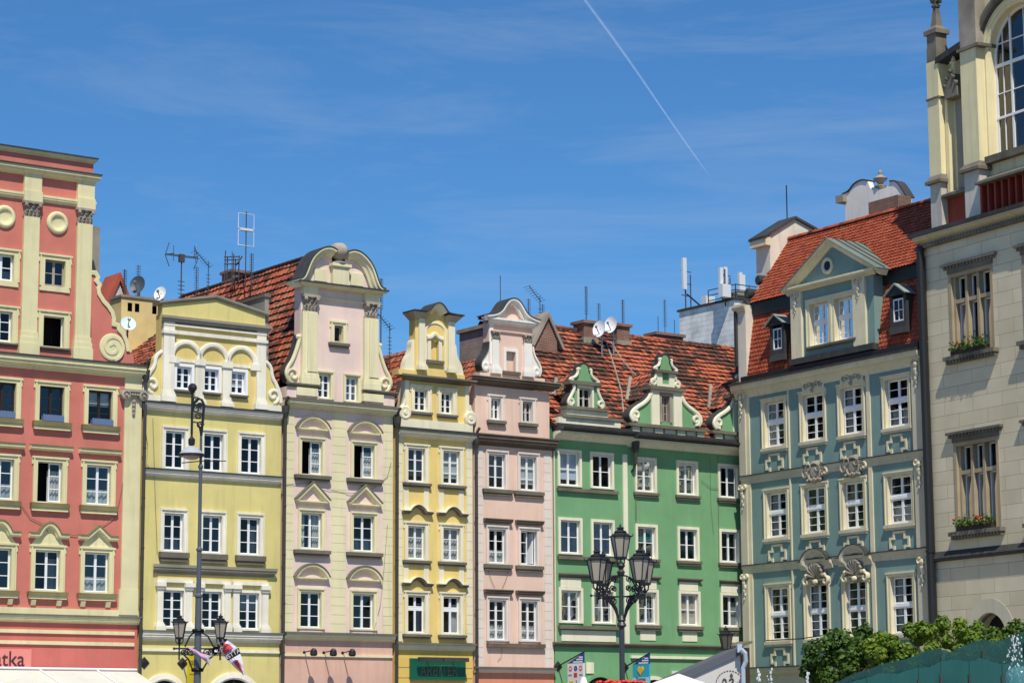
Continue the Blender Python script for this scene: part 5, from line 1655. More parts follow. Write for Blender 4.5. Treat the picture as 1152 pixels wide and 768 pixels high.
    for a, b, yt, yb, o, m_, nm in ((634, 681, 458.7, 462, 0.26, M['ledge'], 'ledge'), (635.5, 682, 462.1, 468.5, 0.14, cream, 'plinth'), (628, 696, 468.6, 472.2, 0.34, M['ledge'], 'ledge'),
                                   (632, 686.5, 472.3, 479, 0.24, cream, 'plinth'), (622.5, 693, 479.1, 486, 0.2, green2, 'plinth')):
        MB().box(P(a, 465)[0], P(b, 470)[0], yf - o, yf + 0.5, P(658, yb)[1], P(658, yt)[1]).build(nm, m_, D)
    for a, b in ((624, 632), (686.6, 693.5)):
        MB().box(P(a, 475)[0], P(b, 475)[0], yf - 0.3, yf + 0.3, P(658, 481)[1], P(658, 472.5)[1]).build('plinth_block', cream, D)
    dormer_roof(D, xm, zk + ht * 0.45, 0.85, 0.95, yf + 0.3)
    # ---- chimneys
    for a, b, yt, off, hh in ((657, 671, 364, yr - 0.6, 1.2), (694.5, 708.5, 367.5, yr - 0.5, 1.2), (739, 768.5, 378, yr + 0.6, 0.9)):
        x0, x1 = h.x(a, yt + 8, off), h.x(b, yt + 8, off)
        zt = h.z((a + b) / 2, yt, off)
        c = MB().box(x0, x1, off, off + 0.8, zr - 1.2, zt).build('chimney', M['brick'], h.o)
        MB().box(x0 - 0.1, x1 + 0.1, off - 0.1, off + 0.9, zt + 0.001, zt + 0.14).build('chimney_cap', M['brick'], c)
        MB().box(x0 - 0.06, x1 + 0.06, off - 0.06, off + 0.86, zr - 1.2, zt - hh * 0.55).build('chimney_base', M['concrete'], c)
    # lightning wires lying down the roof
    for pts in ([(682, 384), (692, 415), (699, 440), (702, 470)], [(687, 384), (700, 405), (716, 423)]):
        pp = []
        for X, Y in pts:
            # point on the roof plane
            r = ray(X, Y)
            n = -h.F.i * math.sin(slope) + Vector((0, 0, math.cos(slope)))
            q0 = h.F.world(0, y0, ze + 0.12)
            t = (q0 - CAMP).dot(n) / r.dot(n)
            q = CAMP + r * t - h.F.org
            pp.append((q.dot(h.F.d), q.dot(h.F.i), q.z))
        MB().tube(pp, 0.035, 5).build('cable', M['concrete'], h.o)
    cable(h, [(714.5, 500), (714.5, 552), (715.5, 587)], 0.012); cable(h, [(717, 553), (716, 587)], 0.01)
    cable(h, [(789, 540), (799, 548), (808, 549)], 0.01); cable(h, [(808, 512), (808.5, 560), (809, 640)], 0.01); cable(h, [(799, 515), (800, 570), (803, 600)], 0.008)
    h.yr, h.zr, h.roof_y = yr, zr, roof_y
    return h

GREEN = green_house()

# ================================================================== TEAL HOUSE
def teal_house():
    h = House('town_house', 'grey teal house with cream window surrounds and an orange mansard roof, at the right', 'house', TEALF, 836.5, 1046.5)
    teal = paint('grey_teal_render', (124, 151, 147), 0.10, 0.12)
    cream = paint('cream_stone_trim', (222, 212, 180), 0.10, 0.16)
    drab = paint('drab_stone_trim', (202, 194, 172), 0.12, 0.2)
    carve = paint('dark_carved_relief', (158, 150, 136), 0.35, 0.3, 0.4)
    zbase, zc = h.z(870, 752), h.z(870, 437)
    z2, z1 = h.z(870, 531.5), h.z(870, 633.5)
    xs = [(857.0 + 2, 884), (903, 926), (946.5, 969.5), (996.5, 1022)]
    # rows measured at each window
    rowA = [(872, 452, 503), (916, 443.5, 494.5), (960, 434.5, 486), (1011.5, 423, 478.5)]
    def row(cols, zz0, zz1, kind, per, yq):
        out = []
        for (a, b), e in zip(cols, per):
            k = dict(tr=0.17, kind=kind, d=0.2, sill=(0.13, 0.22, 0.05), proud=0.04, sill_mat=drab, glass=M['glass_dull'])
            k.update(e)
            w, ho = window(h, h.x(a, yq), h.x(b, yq), zz0, zz1, cream, **k)
            out.append(ho)
        return out
    zA0, zA1 = h.z(916, 494.8), h.z(916, 443)
    zB0, zB1 = h.z(919, 599), h.z(919, 547)
    zC0, zC1 = h.z(879, 720), h.z(879, 659.5)
    holes = []
    holes += row([(860.5, 882.5), (903.5, 926.5), (946.5, 970.5), (997, 1022.5)], zA0, zA1, 'B2', [dict(curtain='sides'), {}, dict(curtain='sides'), dict(curtain='half')], 470)
    holes += row([(863, 885), (905.5, 928.5), (949, 972), (999.5, 1026)], zB0, zB1, 'B2', [dict(curtain='sides'), {}, {}, dict(curtain='half')], 570)
    holes += row([(865, 887.5), (908.5, 931.5), (952, 975), (1003, 1028)], zC0, zC1, 'B3', [{}, dict(curtain='sides'), {}, dict(curtain='sides')], 690)
    W_ = h.w
    mb = sheet(MB(), 0.0, W_, zbase, zc + 0.5, holes)
    shell(mb, 0.0, W_, 0, zc + 0.5, 9)
    h.part('wall', mb, teal)
    interior(h, 0.1, W_ - 0.1, 0, zc)
    h.part('ground_floor_wall', sheet(MB(), 0.0, W_, 0, zbase - 0.001, [(1.5, 3.4, 0, 2.8), (5, 7, 0, 2.8)]), drab)
    # bands
    cornice(h, 'ledge', -0.05, W_ - 0.1, zbase - 0.25, zbase + 0.05, 0.35, drab, flash=0.05)
    x2, x3 = h.x(919, 540), h.x(961, 530)
    def string(zz, hh, out):
        mb = MB()
        pr = [(-0.02, -hh), (0.05, -hh), (0.06, -0.16), (0.12, -0.12), (out, -0.06), (out, 0), (-0.02, 0)]
        n = len(pr)
        vs = [(-0.05, -o, zz + t) for o, t in pr] + [(W_ + 0.02, -o, zz + t) for o, t in pr]
        mb.add(vs, [tuple(range(n)), tuple(range(2 * n - 1, n - 1, -1))] + [(i, n + i, n + (i + 1) % n, (i + 1) % n) for i in range(n)])
        o = mb.build('string_course', drab, h.o)
        MB().box(-0.08, W_ + 0.02, -out - 0.03, -0.0, zz + 0.002, zz + 0.045).build('flashing', M['lead'], o)
    string(z2, 0.34, 0.13)
    string(z1, 0.34, 0.13)
    # corner strips and bay strips
    e0, e1 = h.x(843, 600), h.x(1033, 600)
    for zz0, zz1 in ((zbase + 0.06, z1 - 0.35), (z1 + 0.05, z2 - 0.35), (z2 + 0.05, zc + 0.05)):
        MB().box(-0.04, e0, -0.12, 0.01, zz0, zz1).build('corner_strip', drab, h.o)
        MB().box(e0 + 0.001, e0 + 0.22, -0.06, 0.012, zz0, zz1).build('corner_strip', cream, h.o)
        MB().box(e1, W_ - 0.02, -0.12, 0.01, zz0, zz1).build('corner_strip', drab, h.o)
        for X, wd in ((891.0, 0.08), (982.0, 0.22)):
            xc = h.x(X, 600)
            MB().box(xc - wd / 2, xc + wd / 2, -0.06, 0.011, zz0, zz1).build('bay_strip', cream, h.o)
        console(h, e0 * 0.45, zz1 - 0.02, 0.44, 1.15, cream, y=-0.12)
        console(h, (e1 + W_) / 2, zz1 - 0.02, 0.5, 1.2, cream, y=-0.12)
    # stepped crosses below the windows
    def cross(xc, zc_, a, b, s):
        pts = [(-a, -b + s), (-a + s, -b + s), (-a + s, -b), (a - s, -b), (a - s, -b + s), (a, -b + s), (a, b - s), (a - s, b - s), (a - s, b), (-a + s, b), (-a + s, b - s), (-a, b - s)]
        MB().sweep([(xc + p, zc_ + q) for p, q in pts], [(-0.01, -0.05), (0.06, -0.05), (0.06, 0.05), (-0.01, 0.05)], closed=True).build('stepped_cross', cream, h.o)
    for zz0, cols, yq in ((zA0, (871.7, 914.5, 957, 1010), 515), (zB0, (875, 918, 961, 1013), 620), (zC0, (878,), 738)):
        for X in cols:
            cross(h.x(X, yq), zz0 - 0.78, 0.56, 0.42, 0.24)
    # carved pieces above the middle windows
    for X in (915, 958.5):
        xc = h.x(X, 430); zz = zA1 + 0.42
        MB().box(xc - 0.72, xc + 0.72, -0.05, 0.008, zA1 + 0.18, zc - 0.1).build('panel', cream, h.o)
        mb = MB().box(xc - 0.56, xc + 0.56, -0.06, 0.01, zz - 0.015, zz + 0.015)
        for i in range(5):
            cx = xc - 0.48 + 0.24 * i
            mb.sweep(spiral(cx, zz, 0.14, 0.05, 0, (5.5 if i % 2 else -5.5), 10), ribbon(0.1, 0.03))
        mb.tube([(xc, -0.06, zz - 0.3), (xc, -0.06, zz)], 0.03, 5).ball((xc, -0.09, zz - 0.26), 0.1, 6, 4)
        mb.build('relief', carve, h.o)
    for X in (918, 961.5):
        xc = h.x(X, 535); zz = zB1 + 0.62
        mb = MB().lathe([(0.5, -0.01), (0.5, 0.1), (0.4, 0.16), (0.3, 0.1), (0.2, 0.15), (0, 0.16)], (xc, 0, zz), 14, 'y')
        for s in (-1, 1):
            mb.sweep(spiral(xc + s * 0.58, zz - 0.02, 0.26, 0.06, math.pi / 2, math.pi / 2 - s * 6, 12), ribbon(0.14, 0.05))
            mb.sweep(spiral(xc + s * 0.3, zz + 0.2, 0.2, 0.06, math.pi, math.pi + s * 5, 10), ribbon(0.18, 0.04))
        for i in range(7):
            mb.ball((xc - 0.42 + 0.14 * i, -0.12, zz - 0.34 + 0.05 * (i % 2)), 0.08, 6, 4)
        mb.build('relief', carve, h.o)
        MB().sweep(spiral(xc + 0.72, zz - 0.02, 0.16, 0.06, math.pi / 2, -3, 10), ribbon(0.16, 0.05)).build('scroll', cream, h.o)
    for X in (920, 964):
        xc = h.x(X, 640); zz = z1 - 0.75
        rr = 0.8
        arch = [(xc - rr - 0.25, z1 - 0.12)] + [(xc + rr * math.cos(a), z1 - 0.14 + rr * 0.66 * math.sin(a)) for a in [math.pi - math.pi * i / 14 for i in range(15)]] + [(xc + rr + 0.25, z1 - 0.12)]
        o = MB().sweep(arch, [(-0.01, -0.3), (0.1, -0.3), (0.14, -0.14), (0.24, -0.08), (0.26, 0.04), (-0.01, 0.04)]).build('arch_hood', drab, h.o)
        MB().sweep(arch, [(-0.01, 0.041), (0.29, 0.041), (0.29, 0.075), (-0.01, 0.075)]).build('flashing', M['lead'], o)
        mb = MB()
        mb.lathe([(0.62, -0.005), (0.62, 0.05), (0, 0.07)], (xc, 0, z1 - 0.55), 18, 'y')
        for i in range(9):
            a = math.pi * (0.06 + 0.11 * i)
            mb.tube([(xc + 0.1 * math.cos(a), -0.1, z1 - 0.8 + 0.1 * math.sin(a)), (xc + 0.5 * math.cos(a), -0.17, z1 - 0.8 + 0.62 * math.sin(a))], 0.05, 6, taper=0.1)
        mb.build('shell', carve, h.o)
        mb = MB()
        for s in (-1, 1):
            mb.sweep(spiral(xc + s * 0.62, z1 - 0.95, 0.2, 0.05, math.pi / 2, math.pi / 2 - s * 6, 14), ribbon(0.2, 0.05))
            mb.ball((xc + s * 0.6, -0.14, z1 - 0.7), 0.1, 6, 4)
        mb.ball((xc, -0.16, z1 - 0.98), 0.14, 8, 5, 1.2, 0.8, 0.8)
        mb.build('scroll', cream, h.o)
    # eaves
    zt = h.z(870, 424.5, -0.36)
    pr = [(-0.02, zc - 0.2), (0.04, zc - 0.2), (0.06, zc - 0.1), (0.12, zc + 0.02), (0.16, zc + 0.16), (0.29, zt - 0.24), (0.33, zt - 0.1), (0.33, zt), (-0.02, zt)]
    n = len(pr)
    ex0, ex1 = -0.35, W_ - 0.1
    vs = [(ex0, -o, z) for o, z in pr] + [(ex1, -o, z) for o, z in pr]
    MB().add(vs, [tuple(range(n)), tuple(range(2 * n - 1, n - 1, -1))] + [(i, n + i, n + (i + 1) % n, (i + 1) % n) for i in range(n)]).build('eaves', cream, h.o)
    MB().box(ex0 - 0.04, ex1 + 0.02, -0.4, -0.08, zt + 0.002, zt + 0.09).build('gutter', M['lead'], h.o)
    MB().box(0.3, ex1, -0.22, 0.4, zt + 0.091, zt + 0.34).build('parapet_gutter', M['iron'], h.o)
    # ---- mansard roof
    zl0 = zt + 0.3
    rx0, rx1 = 0.48, W_ + 0.6
    yl0 = 0.02
    zl1 = h.z(848.8, 353, 0.45)
    Vl = Vector((0, 0.5, zl1 - zl0))
    dw0, dw1 = h.x(892, 370, -0.1), h.x(984, 350, -0.1)       # central dormer
    for xa_, xb_ in ((rx0, dw0 + 0.05), (dw1 - 0.05, rx1)):
        tile_roof(h, 'lower_roof', (xa_, yl0, zl0), (1, 0, 0), Vl, xb_ - xa_, Vl.length, M['tile_new'], tw=0.19, ch=0.2, flat=True, lip=0.04, seed=71, jitter=0.006)
    MB().quad((rx0, yl0 + 0.03, zl0), (rx1, yl0 + 0.03, zl0), (rx1, yl0 + 0.53, zl1), (rx0, yl0 + 0.53, zl1)).build('roof_boarding', M['iron'], h.o)
    zu0 = h.z(849, 340, 0.35)
    yu0 = 0.3
    MB().box(rx0, rx1, yu0 + 0.1, yu0 + 0.3, zl1 - 0.1, zu0 + 0.12).build('roof_step', M['iron'], h.o)  # coloured near-black to carry the shadow band under the upper roof
    zr = h.z(893, 268, 2.7)
    Vu = Vector((0, 2.7 - yu0, zr - zu0))
    tile_roof(h, 'upper_roof', (rx0, yu0, zu0), (1, 0, 0), Vu, rx1 - rx0 + 0.3, Vu.length, M['tile_new'], tw=0.19, ch=0.2, flat=True, lip=0.045, seed=72, jitter=0.006)
    rd = MB()
    rr_ = random.Random(9)
    for i in range(int((rx1 - rx0 + 0.3) / 0.36)):
        x = rx0 + i * 0.36
        vs = []
        for k in range(9):
            t = math.pi * k / 8
            for xx, r in ((x, 0.16), (x + 0.39, 0.14)):
                vs.append((xx, 2.7 - r * math.cos(t), zr - 0.02 + r * math.sin(t)))
        rd.add(vs, [(2 * k, 2 * k + 1, 2 * k + 3, 2 * k + 2) for k in range(8)], rr_.random())
    rd.build('ridge_tiles', M['tile_new'], h.o, recalc=False)
    MB().quad((rx0, 2.72, zr - 0.1), (rx1, 2.72, zr - 0.1), (rx1, 7, zr - 4), (rx0, 7, zr - 4)).build('rear_roof', M['tile_new'], h.o)
    # central dormer with pediment
    yd = -0.12
    zd0, zd1 = h.z(897, 404, yd), h.z(897, 329.5, yd)
    wz0, wz1 = h.z(922, 387.5, yd), h.z(922, 340.5, yd)
    ww = []
    for a, b in ((911.5, 932), (939.5, 960.5)):
        w, ho = window(h, h.x(a, 365, yd), h.x(b, 360, yd), wz0, wz1, cream, tr=0.2, kind='B2', d=0.26, ears=False, y=yd, sill=(0.16, 0.14, 0.04), proud=0.05)
        ww.append(ho)
    mb = sheet(MB(), dw0, dw1, zd0, zd1, ww, yd)
    for xx in (dw0, dw1):
        mb.quad((xx, yd, zd0), (xx, 1.6, zd0), (xx, 1.6, zd1), (xx, yd, zd1))
    D = mb.build('dormer', teal, h.o)
    MB().box(dw0 + 0.1, dw1 - 0.1, yd + 1.0, yd + 1.02, zd0, zd1).build('interior', M['room'], D)
    for a, b in ((891.8, 903.5), (961.8, 975.8)):
        MB().box(h.x(a, 360, yd), h.x(b, 360, yd), yd - 0.12, yd + 0.01, zd0 + 0.001, zd1).build('pilaster', cream, D)
        console(h, (h.x(a, 360, yd) + h.x(b, 360, yd)) / 2, zd1 - 0.05, 0.4, 0.9, drab, y=yd - 0.12, parent=D)
    MB().box(dw0 - 0.05, dw1 + 0.05, yd - 0.2, yd + 0.3, zd0 - 0.26, zd0 - 0.001).build('base_lead', M['lead'], D)
    fa, fb = h.x(879.5, 330, yd - 0.3), h.x(987.5, 300, yd - 0.3)
    xm = (fa + fb) / 2
    zap = h.z(926.5, 270, yd - 0.3)
    zf = zd1
    cornice(h, 'pediment_cornice', fa + 0.45, fb - 0.45, zf + 0.0, zf + 0.24, 0.34, cream, y=yd, parent=D)
    MB().extrude([(fa + 0.4, zf + 0.2), (fb - 0.4, zf + 0.2), (xm, zap - 0.3)], yd + 0.0, yd + 0.3).build('pediment_field', teal, D)
    rake = [(fa, zf + 0.14), (xm, zap), (fb, zf + 0.14)]
    MB().sweep(rake, [(-0.3, -0.26), (0.08, -0.26), (0.12, -0.16), (0.3, -0.1), (0.38, 0.0), (-0.3, 0.0)], yd).build('raking_cornice', cream, D)
    MB().sweep(rake, [(-2.6, 0.001), (0.42, 0.001), (0.42, 0.045), (-2.6, 0.045)], yd).build('dormer_roof', paint('grey_green_sheet_roof', (112, 124, 116), 0.2, 0.2, 0.05, 0.6), D)
    sm = MB()
    for s, e in ((1, fb), (-1, fa)):
        for i in range(5):
            y = yd + 0.1 + i * 0.48
            sm.hexa([(xm, y, zap + 0.04), (e, y, zf + 0.19), (e, y + 0.03, zf + 0.19), (xm, y + 0.03, zap + 0.04)], [(xm, y, zap + 0.09), (e, y, zf + 0.24), (e, y + 0.03, zf + 0.24), (xm, y + 0.03, zap + 0.09)])
    sm.build('roof_seam', M['lead'], D)
    ox, oz = h.p(931.5, 299, yd)
    oc = MB().lathe([(0.36, -0.01), (0.36, 0.08), (0.3, 0.1), (0.2, 0.05)], (ox, yd, oz), 20, 'y').build('round_window', cream, D)
    MB().lathe([(0.21, 0.052), (0.21, 0.06), (0, 0.062)], (ox, yd, oz), 16, 'y').build('pane', M['glass'], oc)
    # two little dormer windows
    for X, Y, a, b, y0, y1 in ((873.5, 378, 868.8, 879.3, 369, 393.5), (1010, 350, 1004, 1016.5, 335.5, 362)):
        ys = -0.1
        x0, x1, z0, z1_ = h.x(a, Y, ys), h.x(b, Y, ys), h.z(X, y1, ys), h.z(X, y0, ys)
        mb = MB()
        mb.box(x0 - 0.16, x0, ys, 0.6, z0 - 0.2, z1_ + 0.12); mb.box(x1, x1 + 0.16, ys, 0.6, z0 - 0.2, z1_ + 0.12); mb.box(x0, x1, ys, 0.6, z0 - 0.2, z0)
        d_ = mb.build('dormer_window', M['lead'], h.o)
        MB().extrude([(x0 - 0.28, z1_ + 0.12), (x1 + 0.28, z1_ + 0.12), ((x0 + x1) / 2, z1_ + 0.55)], ys - 0.12, 0.7).build('hood', M['iron'], d_)
        MB().sweep([(x0 - 0.32, z1_ + 0.12), ((x0 + x1) / 2, z1_ + 0.57), (x1 + 0.32, z1_ + 0.12)], [(-0.7, 0), (0.2, 0), (0.2, 0.05), (-0.7, 0.05)], ys).build('hood_lead', paint('pale_sheet', (140, 150, 144), 0.2, 0.2, 0), d_)
        sash_mb(x0, x1, z0, z1_, 'S', 0.08, ys).build('frame', M['white'], d_)
        MB().quad((x0, ys + 0.07, z0), (x1, ys + 0.07, z0), (x1, ys + 0.07, z1_), (x0, ys + 0.07, z1_)).build('pane', M['glass'], d_)
        MB().hexa([(x0 - 0.2, ys - 0.06, z0 - 0.5), (x1 + 0.2, ys - 0.06, z0 - 0.5), (x1 + 0.2, 0.5, z0 - 0.5), (x0 - 0.2, 0.5, z0 - 0.5)], [(x0 - 0.18, ys - 0.0, z0 - 0.201), (x1 + 0.18, ys - 0.0, z0 - 0.201), (x1 + 0.18, 0.5, z0 - 0.201), (x0 - 0.18, 0.5, z0 - 0.201)]).build('apron', M['lead'], d_)
        MB().box(x0, x1, 0.5, 0.52, z0, z1_).build('interior', M['room'], d_)
    # curled fire wall on the left
    plast = paint('pale_plaster_wall', (222, 214, 198), 0.14, 0.3)
    fw = MB().extrude([(-0.1, zt - 0.1), (0.47, zt - 0.1), (0.47, zl1 + 0.4), (-0.1, zl1 + 0.4)], 0.0, 0.5).build('fire_wall', plast, h.o)
    MB().box(-0.26, -0.101, -0.1, 1.4, zt + 0.9, zl1 + 0.2).build('fire_wall_lead', M['lead'], fw)
    MB().lathe([(0.26, 0), (0.26, 0.6)], (0.05, 0.9, zl1 + 0.42), 14, 'y').build('fire_wall_roll', M['lead'], fw)
    cornice(h, 'fire_wall_cap', -0.2, 0.47, zl1 + 0.1, zl1 + 0.42, 0.2, cream, parent=fw)
    # wall rising with the roof rake
    MB().add([(0.3, 0.35, zu0 - 0.3), (0.3, 2.9, zr - 0.1), (0.3, 4.2, zr - 0.1), (0.3, 4.2, zu0 - 0.3), (0.47, 0.35, zu0 - 0.3), (0.47, 2.9, zr - 0.1), (0.47, 4.2, zr - 0.1), (0.47, 4.2, zu0 - 0.3)],
             [(0, 1, 2, 3), (7, 6, 5, 4), (0, 4, 5, 1), (1, 5, 6, 2), (2, 6, 7, 3), (3, 7, 4, 0)]).build('rake_wall', M['iron'], fw)
    for yy in (0.55, 1.2):
        MB().lathe([(0.24, 0), (0.24, 0.45), (0.18, 0.5)], (0.16, yy + 0.3, zu0 + (yy - 0.3) * 1.05 + 0.25), 12, 'y').build('fire_wall_scroll', M['lead'], fw)
    # tall gabled chimney on the left, plastered, with sloping lead roof
    off0, off1 = 1.5, 4.6
    def gab():
        # it stands across the fire wall: ridge runs along the wall, gable end seen from the side
        xl = -0.5
        x1_ = 0.5
        za = h.z(895, 246, 3.0); zl_ = h.z(852, 268, off0); zb_ = zu0 + 0.2
        zrr = h.z(925, 262, off1)
        prof = [(off0, zb_), (off0, zl_), (3.0, za), (off1, zrr), (off1, zb_)]
        vs = [(xl, y, z) for y, z in prof] + [(x1_, y, z) for y, z in prof]
        n = len(prof)
        c = MB().add(vs, [tuple(range(n)), tuple(range(2 * n - 1, n - 1, -1))] + [(i, n + i, n + (i + 1) % n, (i + 1) % n) for i in range(n)]).build('gabled_chimney', plast, h.o)
        for (ya, za_), (yb, zb2) in (((off0 - 0.35, zl_ - 0.2), (3.0, za)), ((3.0, za), (off1 + 0.2, zrr - 0.1))):
            MB().hexa([(xl - 0.12, ya, za_ + 0.01), (x1_ + 0.12, ya, za_ + 0.01), (x1_ + 0.12, yb, zb2 + 0.01), (xl - 0.12, yb, zb2 + 0.01)],
                      [(xl - 0.12, ya, za_ + 0.13), (x1_ + 0.12, ya, za_ + 0.13), (x1_ + 0.12, yb, zb2 + 0.13), (xl - 0.12, yb, zb2 + 0.13)]).build('chimney_lead', M['lead'], c)
        MB().box(xl - 0.08, x1_ + 0.08, off0 - 0.3, off0, zl_ - 0.5, zl_ - 0.12).build('chimney_cornice', cream, c)
        MB().box(xl - 0.04, x1_ + 0.04, off0 - 0.1, off0 + 0.5, zb_ - 0.5, zb_ + 0.25).build('chimney_base_lead', M['lead'], c)
        return za
    za = gab()
    cx = 0.0
    MB().tube([(cx, 3.0, za - 0.3), (cx, 3.0, za + 1.7)], 0.03, 5).build('lightning_rod', M['iron'], h.o)
    MB().box(W_ - 0.02, W_ + 0.9, 0.05, 8, 0, zc + 0.6).build('side_wall', drab, h.o)
    # white curled gable with urn, behind the ridge
    off = 4.5
    P = lambda x, y: h.p(x, y, off)
    pts = [(951, 255), (951, 224), (948, 219), (955, 216), (961, 207), (970, 202.5), (976, 204), (979, 212), (988, 214), (997, 211), (1001, 204.5), (1008, 204), (1014, 212), (1020, 222), (1020, 255)]
    g = MB().extrude([P(*q) for q in pts], off, off + 0.3).build('rear_gable', paint('white_plaster', (236, 232, 224), 0.1, 0.3), h.o)
    for seg in (pts[2:7], pts[10:14]):
        MB().sweep(smooth_path([P(*q) for q in seg], 2), [(-0.45, 0), (0.05, 0), (0.05, 0.06), (-0.45, 0.06)], off).build('gable_lead', M['lead'], g)
    ux, uz = P(987, 214)
    MB().lathe([(0.12, -0.1), (0.12, 0.1), (0.26, 0.14), (0.3, 0.2), (0.14, 0.26), (0.12, 0.34), (0.3, 0.5), (0.34, 0.56), (0.2, 0.64), (0.08, 0.74), (0.1, 0.86), (0.0, 1.0)], (ux, off + 0.2, uz), 12).build('urn', M['stone'], g)
    xx0, xx1 = h.x(977, 230, off - 1.3), h.x(1010, 224, off - 1.3)
    MB().box(xx0, xx1, off - 1.3, off - 0.5, zr - 1.0, h.z(995, 223, off - 1.3)).build('chimney', M['brick'], h.o)
    MB().box(P(945, 232)[0] - 0.02, P(953, 232)[0], off - 0.25, off + 0.7, P(950, 228)[1], P(950, 220)[1]).build('gable_cornice', M['stone'], g)
    # thin lamp cable in front of the first floor
    MB().tube([(h.x(862, 720, -0.4), -0.4, h.z(862, 720, -0.4)), (h.x(900, 718, -0.4), -0.4, h.z(900, 718, -0.4)), (h.x(925, 714.5, -0.4), -0.4, h.z(925, 714.5, -0.4))], 0.025, 5).build('cable', M['iron'], h.o)
    return h

TEALH = teal_house()

